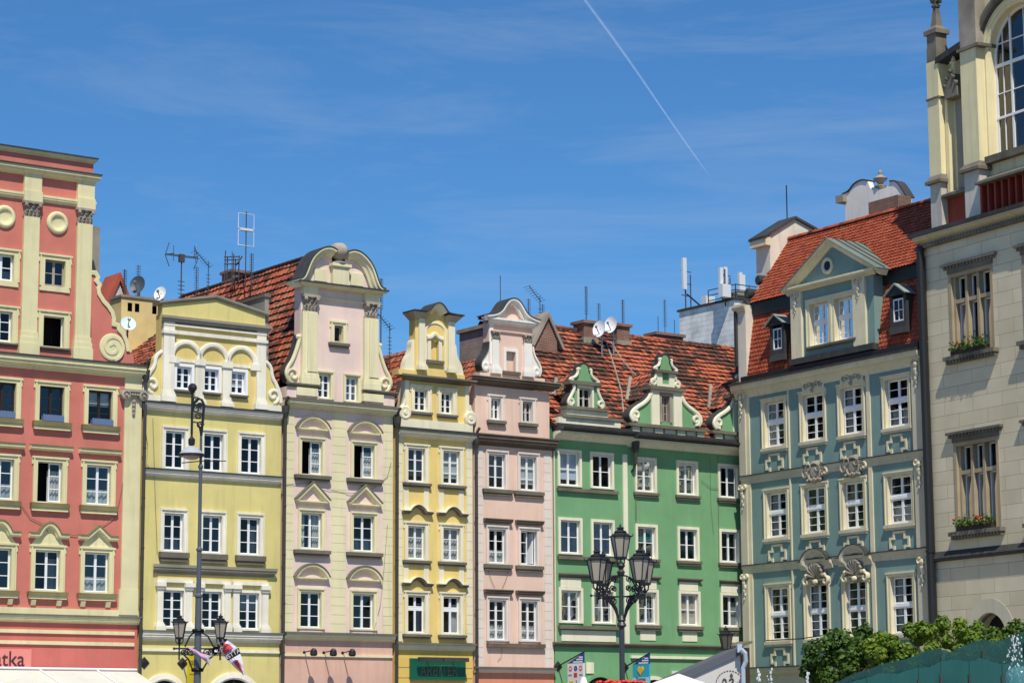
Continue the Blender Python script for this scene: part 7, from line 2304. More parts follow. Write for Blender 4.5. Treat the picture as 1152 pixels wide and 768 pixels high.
def dish(label, X, Y, off, r, az, el, mat, drop, group='satellite dishes on the roofs'):
    p = world_at(ROW, X, Y, off)
    o = tag(empty('satellite_dish', p - Vector((0, 0, drop)), az), label, 'satellite dish', group)
    n = 18
    mb = MB()
    prof = [(r * t, 0.28 * r * t * t) for t in (0.0, 0.25, 0.5, 0.75, 1.0)]
    ca, sa = math.cos(el), math.sin(el)
    def tr(a, d, b): return (a, -d * ca - b * sa * 0 + b * 0 - 0, drop + b * ca + d * sa)
    vs, fs = [], []
    for q, (rr, d) in enumerate(prof):
        for k in range(n):
            t = 2 * math.pi * k / n
            a, b = 0.84 * rr * math.cos(t), rr * math.sin(t)
            # bowl opening towards -y, tipped up by el
            y, z = -d, b
            vs.append((a, y * ca + z * sa, drop + z * ca - y * sa))
    for q in range(len(prof) - 1):
        for k in range(n):
            k2 = (k + 1) % n
            fs.append((q * n + k, q * n + k2, (q + 1) * n + k2, (q + 1) * n + k))
    o2 = MB().add(vs, fs).build('reflector', mat, o, smooth=True)
    hd = Vector((0, -r * 0.9 * ca, drop + r * 0.9 * sa))
    MB().tube([(0, 0.0 - 0.0 + (-r) * sa * -0 , drop - r * 0.85), tuple(hd)], 0.025, 5).ball(tuple(hd), 0.07, 6, 4).build('feed_arm', M['alu'], o)
    MB().tube([(0, 0.12, -0.3), (0, 0.12, drop), (0, 0.0, drop)], 0.04, 6).build('post', M['alu'], o)
    return o

white_dish = plain('white_enamel', (236, 238, 238), 0.4)
dark_dish = plain('dark_grey_enamel', (70, 82, 92), 0.5)
ca_ = math.atan2(-0.1, 1)
dish('dark grey satellite dish on the yellow flue block', 155.5, 321.5, 4.6, 0.4, -0.25, 0.25, dark_dish, 0.75)
dish('white satellite dish at the left end of the yellow house pediment', 181, 331, 1.2, 0.3, -0.35, 0.3, white_dish, 0.6)
dish('white and blue satellite dish hanging low behind the red gable scroll', 144, 365.5, 2.0, 0.36, ROW.th - 0.3, 0.6, plain('pale_blue_enamel', (206, 226, 232), 0.4), 0.5)
dish('left and lower of the two white dishes on the green house ridge', 675.3, 370.5, 3.3, 0.4, -0.6, 0.2, white_dish, 1.0)
dish('right and higher of the two white dishes on the green house ridge', 688.3, 366, 3.3, 0.4, -0.6, 0.2, white_dish, 1.1)

# red tiled little gable behind the yellow flue block
def back_gable():
    off = 6.5
    P = lambda X, Y: ROW.p(X, Y, off)
    f = ROW.shifted(P(125, 345)[0])
    q = lambda X, Y: f.p(X, Y, off)
    o = tag(empty('gable_house', f.org, f.th), 'small house end with a steep red tiled gable, behind the red house scroll', 'house')
    A, B, C = q(118, 352), q(134, 316), q(143, 345)
    MB().extrude([(A[0], A[1] - 6), (C[0] + 0.1, A[1] - 6), C, B, A], off, off + 3).build('wall', paint('pale_worn_render', (206, 198, 186), 0.25, 0.3), o)
    MB().sweep([(A[0] - 0.1, A[1] - 0.1), B, (C[0] + 0.1, C[1])], [(-1.3, 0), (0.12, 0), (0.12, 0.16), (-1.3, 0.16)], off).build('roof', paint('red_tile_coping', (168, 84, 66), 0.2, 0.2), o)
    return o
back_gable()

# ================================================================== shop signs and fittings on the walls
def on_wall(h, name, label, cat, X, Y, group=None, off=0.0):
    x, z = h.p(X, Y, off)
    p = h.F.world(x, off, z)
    return tag(empty(name, p, h.F.th), label, cat, group)

# red house: lettered board
def red_board():
    o = on_wall(RED, 'shop_sign', 'pink board with dark thin lettering on the red house ground floor', 'sign', 34.5, 741)
    s = RED.x(34.5, 741) - RED.x(-60, 741)
    zt, zb = RED.z(20, 729.5), RED.z(20, 752)
    z0 = RED.z(34.5, 741)
    MB().box(-s, 0, -0.06, -0.01, zb - z0, zt - z0).build('board', paint('pink_board', (232, 142, 134), 0.06, 0.08, 0), o)
    text_mesh('atka', 0.76, plain('dark_letters', (70, 40, 44), 0.6), 'lettering', o, (-0.26, -0.075, -0.02), (math.pi / 2, 0, 0), 0.006, 'RIGHT', 0, 0.95)
    return o
red_board()

def awning():
    x0, x1 = 0.0, RED.x(152.5, 756)
    zt = RED.z(80, 753.8)
    o = tag(empty('awning', RED.F.world(0, 0, zt), RED.F.th), 'long white awning sloping out from the red house ground floor', 'awning')
    cl = paint('white_awning_cloth', (206, 206, 196), 0.06, 0.08, 0.05)
    d = 3.4
    dz = -1.15
    MB().hexa([(x0, -0.05, -0.06), (x1, -0.05, -0.06), (x1, -d, dz - 0.03), (x0, -d, dz - 0.03)], [(x0, -0.05, 0.0), (x1, -0.05, 0.0), (x1, -d, dz), (x0, -d, dz)]).build('canopy', cl, o)
    MB().box(x0, x1, -d - 0.03, -d + 0.0, dz - 0.35, dz).build('valance', cl, o)
    fr = MB()
    x = x0 + 0.6
    while x < x1:
        fr.tube([(x, -0.06, 0.03), (x + 0.25, -d, dz + 0.03)], 0.03, 5)
        x += 2.3
    fr.tube([(x0, -0.08, 0.06), (x1, -0.08, 0.06)], 0.05, 6)
    fr.tube([(x0, -d, dz + 0.02), (x1, -d, dz + 0.02)], 0.04, 6)
    fr.build('frame', M['white'], o)
awning()

# flower troughs on the top row of the red house
tr_mat = plain('blue_grey_trough', (96, 116, 150), 0.6)
first = None
for i, (a, b) in enumerate(((-14, 14), (46.5, 69), (102, 124.5))):
    lab = ['pale blue trough on the top windowsill nearest the left edge of the photo', 'pale blue trough on the middle top windowsill of the red house', 'pale blue trough under the half drawn blind of the red house'][i]
    x0, x1 = RED.x(a, 470), RED.x(b + 1, 470)
    z = RED.z(57, 473.2)
    o = tag(empty('window_trough', RED.F.world((x0 + x1) / 2, -0.08, z - 0.03), RED.F.th), lab, 'flower trough', 'troughs on the red house sills')
    w = (x1 - x0) / 2
    mb = MB().box(-w, w, -0.1, 0.1, 0.0, 0.2)
    k = 9
    for j in range(k):
        mb.ball((-w + 2 * w * (j + 0.5) / k, -0.06, 0.21), w / k, 6, 4, 1, 0.6, 0.8)
    mb.build('trough', tr_mat, o)

# yellow house: projecting yellow plate on a bracket
def blade(h, name, label, X, Y, dy0, dy1, z1, z0, mat, rise, plate_mat=None):
    o = on_wall(h, name, label, 'sign', X, Y)
    MB().lathe([(0.22, 0.0), (0.22, 0.03), (0.06, 0.07)], (0, 0, 0), 4, 'y').build('wall_plate', M['iron'], o)
    MB().tube([(0, 0, 0), (0, -dy1 - 0.05, rise)], 0.03, 5).build('bracket', M['iron'], o)
    b = MB().box(-0.03, 0.03, -dy1, -dy0, z0, z1).build('panel', mat, o)
    return o, b

yo, yb_ = blade(YEL, 'hanging_sign', 'yellow sign plate hung from a wall bracket, behind the tall lamp mast', 205, 745.5, 0.45, 1.25, 0.25, -0.75, plain('signal_yellow', (232, 208, 20), 0.5), 0.45)
text_mesh('EXP', 0.26, plain('green_letters', (30, 110, 60), 0.5), 'lettering', yo, (-0.037, -0.85, -0.02), (math.pi / 2, 0, -math.pi / 2), 0.004)
text_mesh('~~~~', 0.16, plain('green_letters_small', (60, 110, 40), 0.5), 'small_lettering', yo, (-0.037, -0.85, -0.42), (math.pi / 2, 0, -math.pi / 2), 0.004)

def tag_panels():
    white = plain('sign_white', (226, 230, 238), 0.5)
    blue = plain('sign_blue', (36, 58, 140), 0.5)
    red = plain('sign_red', (214, 56, 44), 0.5); yel = plain('sign_yellow', (226, 200, 50), 0.5); grey = plain('sign_grey', (140, 146, 160), 0.5)
    lb = plain('sign_sky', (60, 170, 205), 0.5)
    def head(o, d0, d1, zt):
        # blue pennant over the panel, three white bars
        MB().add([(-0.03, -d0, zt), (-0.03, -d1, zt), (-0.03, -d1, zt + 0.42), (0.03, -d0, zt), (0.03, -d1, zt), (0.03, -d1, zt + 0.42)], [(0, 1, 2), (5, 4, 3), (0, 3, 4, 1), (1, 4, 5, 2), (2, 5, 3, 0)]).build('pennant', blue, o)
        for i, (l, z) in enumerate(((0.66, 0.02), (0.42, 0.12), (0.26, 0.21))):
            MB().box(-0.036, -0.0301, -d1 + 0.05, -d1 + 0.05 + l, zt + z, zt + z + 0.06).build('pennant_bar', white, o)
    # logo board
    o, b = blade(GREEN, 'hanging_sign', 'white hanging sign with a grid of small round badges under a blue pennant', 627.5, 749, 0.72, 1.82, 0.09, -0.85, white, 0.56)
    head(o, 0.72, 1.82, 0.096)
    def disc(y, z, r, m, nm='badge'):
        MB().add([(-0.031, -y + r * math.cos(t), z + r * math.sin(t)) for t in [2 * math.pi * k / 14 for k in range(14)]] + [(-0.038, -y + r * math.cos(t), z + r * math.sin(t)) for t in [2 * math.pi * k / 14 for k in range(14)]],
                 [tuple(range(14, 28))] + [(k, (k + 1) % 14, 14 + (k + 1) % 14, 14 + k) for k in range(14)]).build(nm, m, o)
    for y, m in ((0.92, red), (1.28, blue), (1.62, red)): disc(y, -0.12, 0.11, m)
    for y in (0.92, 1.62): MB().box(-0.044, -0.0385, -y - 0.055, -y + 0.055, -0.17, -0.08).build('badge_centre', white, o)
    MB().box(-0.04, -0.031, -1.31, -1.25, -0.17, -0.07).build('badge_centre', grey, o)
    MB().box(-0.04, -0.031, -1.38, -1.16, -0.48, -0.3).build('badge', red, o)
    for y in (0.9, 1.64): MB().box(-0.04, -0.031, -y - 0.12, -y + 0.12, -0.41, -0.36).build('badge', grey, o)
    MB().box(-0.04, -0.031, -1.12, -0.84, -0.72, -0.63).build('badge', yel, o)
    MB().box(-0.04, -0.031, -1.38, -1.3, -0.74, -0.61).build('badge', grey, o)
    # heart board
    o, b = blade(GREEN, 'hanging_sign', 'blue hanging sign with a golden heart under a blue pennant', 702.5, 750, 0.6, 1.72, 0.09, -0.85, lb, 0.56)
    MB().box(-0.036, -0.0301, -1.715, -0.605, -0.845, -0.46).build('pale_field', plain('sign_pale', (190, 220, 228), 0.5), o)
    head(o, 0.6, 1.72, 0.096)
    hp = []
    for k in range(28):
        t = 2 * math.pi * k / 28
        hp.append((16 * math.sin(t) ** 3, 13 * math.cos(t) - 5 * math.cos(2 * t) - 2 * math.cos(3 * t) - math.cos(4 * t)))
    n = len(hp)
    MB().add([(-0.037, -1.15 - a * 0.0135, -0.16 + b_ * 0.0135) for a, b_ in hp] + [(-0.055, -1.15 - a * 0.0125, -0.16 + b_ * 0.013) for a, b_ in hp], [tuple(range(n, 2 * n))] + [(k, (k + 1) % n, n + (k + 1) % n, n + k) for k in range(n)]).build('heart', plain('gold', (240, 190, 40), 0.4), o)
    dk = plain('slate_letters', (70, 90, 110), 0.5)
    text_mesh('Thomas', 0.21, dk, 'lettering', o, (-0.042, -1.15, -0.53), (math.pi / 2, 0, -math.pi / 2), 0.004)
    text_mesh('Cook', 0.21, dk, 'lettering', o, (-0.042, -1.15, -0.71), (math.pi / 2, 0, -math.pi / 2), 0.004)
tag_panels()

# golden house: green board with two hooded lights
def arbiter():
    zt, zb = GOLD.z(491, 740.5), GOLD.z(491, 764)
    x0, x1 = GOLD.x(460.2, 752), GOLD.x(521.8, 753)
    o = tag(empty('shop_sign', GOLD.F.world((x0 + x1) / 2, 0, (zt + zb) / 2), GOLD.F.th), 'dark green ARBITER sign board with two strip lights over it', 'sign')
    w, hh = (x1 - x0) / 2, (zt - zb) / 2
    MB().box(-w, w, -0.14, -0.01, -hh, hh).build('board', plain('dark_green_board', (12, 92, 72), 0.4), o)
    text_mesh('ARBITER', 0.62, plain('bronze_green_letters', (92, 112, 84), 0.4), 'lettering', o, (0, -0.16, -0.08), (math.pi / 2, 0, 0), 0.006, 'CENTER', 0.0, 0.8)
    for a, b in ((-w + 0.18, -0.04), (0.04, w - 0.08)):
        l = MB().box(a, b, -0.5, -0.36, hh - 0.12, hh + 0.04)
        l.build('strip_light', M['lead'], o)
        MB().tube([((a + b) / 2, -0.1, hh - 0.02), ((a + b) / 2, -0.4, hh + 0.02)], 0.025, 5).build('light_bracket', M['iron'], o)
arbiter()

# pink house: three spotlights on thin arms
for i, X in enumerate((342.0, 364.0, 385.2)):
    o = on_wall(PINK, 'wall_spotlight', ['left', 'middle', 'right'][i] + ' one of three black spotlights on thin arms under the pink house windows', 'wall lamp', X, 733.3 + 0.3 * i, 'spotlights on the pink house')
    MB().tube([(0, 0, 0), (0, -0.66, 0.06)], 0.022, 5).lathe([(0.06, 0), (0.06, 0.03)], (0, 0, 0), 8, 'y').build('arm', M['iron'], o)
    MB().lathe([(0.05, 0.12), (0.13, 0.05), (0.15, -0.1), (0.1, -0.16)], (0.02, -0.7, 0.0), 10).ball((0.02, -0.7, 0.02), 0.13, 8, 5).build('lamp_head', M['iron'], o)

# ================================================================== window boxes on the grey building
leafy = leaf_mat('box_plant_leaves', (0.05, 0.11, 0.02), (0.13, 0.22, 0.04))
petal = plain('red_petals', (214, 52, 34), 0.6)
for i, (x0, x1, z) in enumerate(GREY.boxes):
    rnd = random.Random(90 + i)
    o = tag(empty('window_box', GREY.F.world((x0 + x1) / 2, -0.16, z), GREY.F.th), ['window box of leafy plants with few red flowers on the upper grey window', 'window box with more red geraniums on the lower grey window'][i], 'flower box', 'window boxes on the grey building')
    w = (x1 - x0) / 2 - 0.3
    MB().box(-w, w, -0.12, 0.1, 0.0, 0.2).build('box', plain('dark_brown_box', (52, 42, 36), 0.8), o)
    lv, fl = MB(), MB()
    for k in range(420):
        c = Vector((rnd.uniform(-w - 0.05, w + 0.05), rnd.uniform(-0.24, 0.12), 0.16 + abs(rnd.gauss(0, 0.2))))
        a = Vector((rnd.uniform(-1, 1), rnd.uniform(-1, 1), rnd.uniform(-1, 1))).normalized() * rnd.uniform(0.04, 0.075)
        b_ = a.cross(Vector((rnd.uniform(-1, 1), rnd.uniform(-1, 1), rnd.uniform(-1, 1)))).normalized() * a.length * 0.8
        lv.quad(c - a, c - b_, c + a, c + b_, rnd.random())
    for k in range(4 if i == 0 else 9):
        fl.ball((rnd.uniform(-w, w), rnd.uniform(-0.28, 0.0), 0.3 + rnd.uniform(0, 0.3)), rnd.uniform(0.035, 0.06), 6, 4)
    lv.build('foliage', leafy, o, recalc=False)
    fl.build('blossom', petal, o)

# ================================================================== street lamps
lamp_glass = plain('milky_lamp_glass', (170, 160, 146), 0.35)
def lantern(parent, pos, s=1.0, iron=None, glass=None):
    """six sided lantern: tapered glass body, ribs, skirt with horns, stepped lid, finial, claw under it"""
    iron = iron or M['iron']
    x, y, z = pos
    a0 = math.pi / 6
    q_ = lambda v: v if v < 0.56 else 0.56 + (v - 0.56) * 0.55
    L = lambda pr: [(r * s * 0.92, q_(h_) * s) for r, h_ in pr]
    top = MB()
    top.lathe(L([(0.30, 0.56), (0.33, 0.60), (0.27, 0.66), (0.21, 0.74), (0.17, 0.78), (0.2, 0.80), (0.16, 0.86), (0.10, 0.90), (0.085, 0.98), (0.13, 0.995), (0.11, 1.03), (0.03, 1.08), (0.025, 1.16), (0.005, 1.24)]), (x, y, z), 6, rot=a0)
    for k in range(6):
        t = a0 + k * math.pi / 3
        c, sn = math.cos(t), math.sin(t)
        top.tube([(x + 0.28 * s * c, y + 0.28 * s * sn, z + 0.565 * s), (x + 0.335 * s * c, y + 0.335 * s * sn, z + 0.59 * s), (x + 0.35 * s * c, y + 0.35 * s * sn, z + 0.64 * s)], 0.022 * s, 4, taper=0.008 * s)
        top.tube([(x + 0.158 * s * c, y + 0.158 * s * sn, z), (x + 0.268 * s * c, y + 0.268 * s * sn, z + 0.565 * s)], 0.016 * s, 4)
    top.lathe(L([(0.14, -0.05), (0.185, -0.03), (0.185, 0.02), (0.15, 0.03)]), (x, y, z), 6, rot=a0)
    for k in range(4):
        t = k * math.pi / 2 + 0.4
        c, sn = math.cos(t), math.sin(t)
        top.tube([(x + 0.15 * s * c, y + 0.15 * s * sn, z - 0.03 * s), (x + 0.13 * s * c, y + 0.13 * s * sn, z - 0.16 * s), (x + 0.03 * s * c, y + 0.03 * s * sn, z - 0.24 * s)], 0.02 * s, 5)
    top.lathe(L([(0.03, -0.3), (0.05, -0.2), (0.025, -0.12), (0.025, -0.05)]), (x, y, z), 8)
    o = top.build('lantern', iron, parent)
    MB().lathe(L([(0.162, 0.025), (0.28, 0.56)]), (x, y, z), 6, rot=a0).build('lantern_glass', glass or lamp_glass, o)
    return o

def curl(mb, p0, p1, up, r, rad=0.02):
    """S-shaped iron scroll between two points in the plane they share with z"""
    P0, P1 = Vector(p0), Vector(p1)
    d = P1 - P0
    n = 14
    pts = []
    for i in range(n + 1):
        t = i / n
        pts.append(tuple(P0 + d * t + Vector((0, 0, up * math.sin(math.pi * t)))))
    mb.tube(pts, rad, 5)
    hd = Vector((d.x, d.y, 0)).normalized()
    for c, s in ((P0 + d * 0.3 + Vector((0, 0, up * 0.35)), 1), (P0 + d * 0.68 + Vector((0, 0, up * 0.3)), -1)):
        q = [tuple(c + hd * (r * (1 - 0.055 * k) * math.cos(k * 0.55 * s)) + Vector((0, 0, r * (1 - 0.055 * k) * math.sin(k * 0.55 * s)))) for k in range(15)]
        mb.tube(q, rad * 0.8, 5)

def five_lamp():
    D = 45.0
    top = at_depth(698, 605, D)
    base = Vector((top.x, top.y, 0))
    o = tag(empty('street_lamp', base, 0.35), 'black cast iron street lamp with five lanterns before the green house', 'street lamp')
    Z = lambda Y: at_depth(698, Y, D).z
    pm = plain('dark_grey_iron', (58, 62, 66), 0.45)
    MB().lathe([(0.2, 0), (0.2, 0.3), (0.13, 0.5), (0.09, 1.2), (0.055, 1.3), (0.05, Z(712)), (0.045, Z(706)), (0.085, Z(704)), (0.095, Z(703)), (0.06, Z(699)), (0.085, Z(697)), (0.045, Z(692)), (0.038, Z(648)), (0.06, Z(646)), (0.08, Z(643)), (0.035, Z(640)), (0.085, Z(636)), (0.035, Z(632))], (0, 0, 0), 12).build('pole', pm, o)
    zl = Z(627)
    s = (Z(588.5) - zl) / 0.93
    lantern(o, (0, 0, zl), s)
    R_ = 0.56
    zlow = Z(655)
    for k in range(4):
        a = R(35) - 0.35 + k * math.pi / 2
        c, sn = math.cos(a), math.sin(a)
        mb = MB()
        x, y = R_ * c, R_ * sn
        for f0, f1 in ((1.0, 0.018), (0.8, 0.012)):
            mb.tube([(r_ * c, r_ * sn, z_) for r_, z_ in smooth_path([(0.04, Z(700)), (0.1, Z(692)), (0.17 * f0, Z(683)), (0.36 * f0, Z(673)), (0.5 * f0, Z(669)), (0.56 * f0, zlow - 0.2)], 2)], f1, 5)
        for rr_, zz_, q_ in ((0.22, 676, 0.085), (0.38, 664, 0.075), (0.2, 662, 0.06), (0.33, 675, 0.05)):
            mb.tube([((rr_ + q_ * (1 - 0.055 * j) * math.cos(j * 0.55)) * c, (rr_ + q_ * (1 - 0.055 * j) * math.cos(j * 0.55)) * sn, Z(zz_) + q_ * (1 - 0.055 * j) * math.sin(j * 0.55)) for j in range(15)], 0.013, 5)
        curl(mb, (0.05 * c, 0.05 * sn, Z(647)), (x, y, zlow - 0.28), 0.12, 0.06, 0.013)
        mb.tube([(0.05 * c, 0.05 * sn, zlow - 0.26), (x * 1.22, y * 1.22, zlow - 0.26)], 0.011, 5)
        mb.ball((x * 1.25, y * 1.25, zlow - 0.26), 0.028, 6, 4)
        mb.tube([(x, y, zlow - 0.42), (x, y, zlow - 0.2)], 0.02, 6)
        for q in range(3):
            f = 0.5 + 0.2 * q
            mb.ball((x * f, y * f, zlow - 0.27), 0.03, 6, 4)
        mb.build('arm', M['iron'], o)
        lantern(o, (x, y, zlow), s)
    return o, D

FIVE, FD = five_lamp()

def hanging_flowers():
    c = at_depth(703, 769, FD)
    o = tag(empty('flower_basket', Vector((FIVE.location.x, FIVE.location.y, c.z - 0.3)), 0), 'ring of red geraniums round the pole of the five lantern lamp', 'flower basket')
    MB().lathe([(0.12, -0.1), (0.38, 0.05), (0.44, 0.2), (0.40, 0.2), (0.1, 0.1)], (0, 0, 0), 16).build('basket', M['iron'], o)
    rnd = random.Random(4)
    lv, fl = MB(), MB()
    for k in range(360):
        t, r = rnd.uniform(0, 6.283), rnd.uniform(0.12, 0.58)
        cc = Vector((r * math.cos(t), r * math.sin(t), 0.12 + rnd.uniform(0, 0.16) - 0.25 * max(0, r - 0.4)))
        a = Vector((rnd.uniform(-1, 1), rnd.uniform(-1, 1), rnd.uniform(-1, 1))).normalized() * 0.05
        b = a.cross(Vector((rnd.uniform(-1, 1), rnd.uniform(-1, 1), rnd.uniform(-1, 1)))).normalized() * 0.04
        lv.quad(cc - a, cc - b, cc + a, cc + b, rnd.random())
    for k in range(120):
        t, r = rnd.uniform(0, 6.283), rnd.uniform(0.1, 0.55)
        fl.ball((r * math.cos(t), r * math.sin(t), 0.26 + rnd.uniform(-0.06, 0.1) - 0.2 * max(0, r - 0.35)), rnd.uniform(0.03, 0.055), 6, 4, 1, 1, 0.7)
    lv.build('foliage', leafy, o, recalc=False)
    fl.build('blossom', petal, o)
hanging_flowers()

def tall_lamp():
    D = 82.0
    top = at_depth(225.5, 520, D)
    bx = at_depth(222, 760, D)
    base = Vector((bx.x, bx.y, 0))
    o = tag(empty('street_lamp', base, 0.0), 'tall grey lamp mast with a hanging bowl light and two lanterns before the yellow house', 'street lamp')
    pm = plain('steel_grey_paint', (86, 92, 102), 0.45)
    zz = lambda Y: at_depth(222, Y, D).z
    px = lambda X, Y: at_depth(X, Y, D).x - base.x
    MB().lathe([(0.3, 0), (0.3, 0.4), (0.14, 0.6), (0.115, zz(700)), (0.11, zz(672)), (0.14, zz(671)), (0.14, zz(669)), (0.085, zz(667)), (0.08, zz(620)), (0.11, zz(619)), (0.11, zz(617)), (0.066, zz(615)), (0.06, zz(527)), (0.09, zz(526)), (0.09, zz(524)), (0.05, zz(522)), (0.045, zz(492)), (0.03, zz(484))], (0, 0, 0), 12).build('pole', pm, o)
    rx = px(228.2, 480) - 0.02
    lx = px(216, 470)
    ar = MB()
    ar.tube([(0, 0, zz(490)), (0.06, 0, zz(470)), (0.08, 0, zz(455)), (0.0, 0, zz(449.5)), (-0.1, 0, zz(448)), (-0.24, 0, zz(452)), (lx + 0.03, 0, zz(460))], 0.05, 6)
    ar.tube([(0.0, 0, zz(490)), (-0.06, 0, zz(480)), (-0.14, 0, zz(475)), (lx, 0, zz(474))], 0.035, 6)
    for cx_, cy_, r in ((0.36, 460, 0.16), (0.55, 468, 0.13), (0.7, 478, 0.13), (0.3, 450, 0.12), (0.62, 456, 0.1)):
        cx = lx + (0.08 - lx) * cx_
        ar.tube([(cx + r * (1 - 0.05 * k) * math.cos(k * 0.6), 0, zz(cy_) + r * (1 - 0.05 * k) * math.sin(k * 0.6)) for k in range(15)], 0.028, 5)
    ar.tube([(lx, 0, zz(488)), (lx, 0, zz(439))], 0.045, 6)
    ar.ball((lx, 0, zz(436)), 0.16, 8, 6)
    ar.lathe([(0.07, 0), (0.09, 0.1), (0.05, 0.25)], (lx, 0, zz(442)), 8)
    ar.build('arm', M['iron'], o)
    hd = MB().lathe([(0.07, zz(501)), (0.11, zz(500)), (0.12, zz(494)), (0.04, zz(491)), (0.03, zz(486))], (lx, 0, 0), 10)
    hd.build('lamp_neck', M['iron'], o)
    MB().lathe([(0.42, zz(511) - 0.02), (0.42, zz(510)), (0.34, zz(507)), (0.2, zz(503.5)), (0.08, zz(501.5))], (lx, 0, 0), 16).build('lamp_shade', plain('pale_grey_enamel', (176, 180, 188), 0.35), o)
    MB().lathe([(0.45, zz(511.5) - 0.05), (0.45, zz(511.5) + 0.03), (0.38, zz(511.5) + 0.03)], (lx, 0, 0), 16).build('lamp_rim', M['iron'], o)
    MB().lathe([(0.02, zz(517)), (0.2, zz(516)), (0.32, zz(513.5)), (0.36, zz(511.8))], (lx, 0, 0), 14).build('lamp_bowl', lamp_glass, o, smooth=True)
    # iron collars and two lanterns lower down
    s = 0.9
    for X in (202.0, 248.0):
        x = px(X, 710)
        sg = 1 if x > 0 else -1
        zl = at_depth(X, 717, D).z
        a = MB()
        a.tube([(0.1 * sg, 0, zl - 0.36), (x * 1.25, 0, zl - 0.36)], 0.03, 5)
        a.ball((x * 1.28, 0, zl - 0.36), 0.05, 6, 4)
        a.tube([(0.14 * sg, 0, zz(711)), (x * 0.45, 0, zz(712) - 0.1), (x * 0.7, 0, zl - 0.3)], 0.03, 5)
        a.tube([(0.14 * sg, 0, zz(755)), (x * 0.5, 0, zz(741)), (x * 0.86, 0, zl - 0.5)], 0.03, 5)
        for f, r in ((0.4, 0.14), (0.6, 0.12), (0.78, 0.1)):
            a.tube([(x * f + r * (1 - 0.05 * k) * math.cos(k * 0.6 * sg), 0, zl - 0.5 + r * (1 - 0.05 * k) * math.sin(k * 0.6)) for k in range(15)], 0.022, 5)
        a.tube([(x, 0, zl - 0.75), (x, 0, zl - 0.2)], 0.03, 6)
        a.lathe([(0.19, 0), (0.22, 0.06), (0.19, 0.12)], (0, 0, zz(711)), 12)
        a.lathe([(0.19, 0), (0.22, 0.06), (0.19, 0.12)], (0, 0, zz(755)), 12)
        a.build('arm', M['iron'], o)
        lantern(o, (x, 0, zl), s)
    # thin crosswire arm under the bowl
    MB().tube([(px(204, 520), 0.1, zz(520)), (0, 0.1, zz(518)), (px(254, 518), 0.1, zz(518))], 0.018, 4).build('cross_wire', M['iron'], o)
    return o, D, base

TALL, TD, TB = tall_lamp()

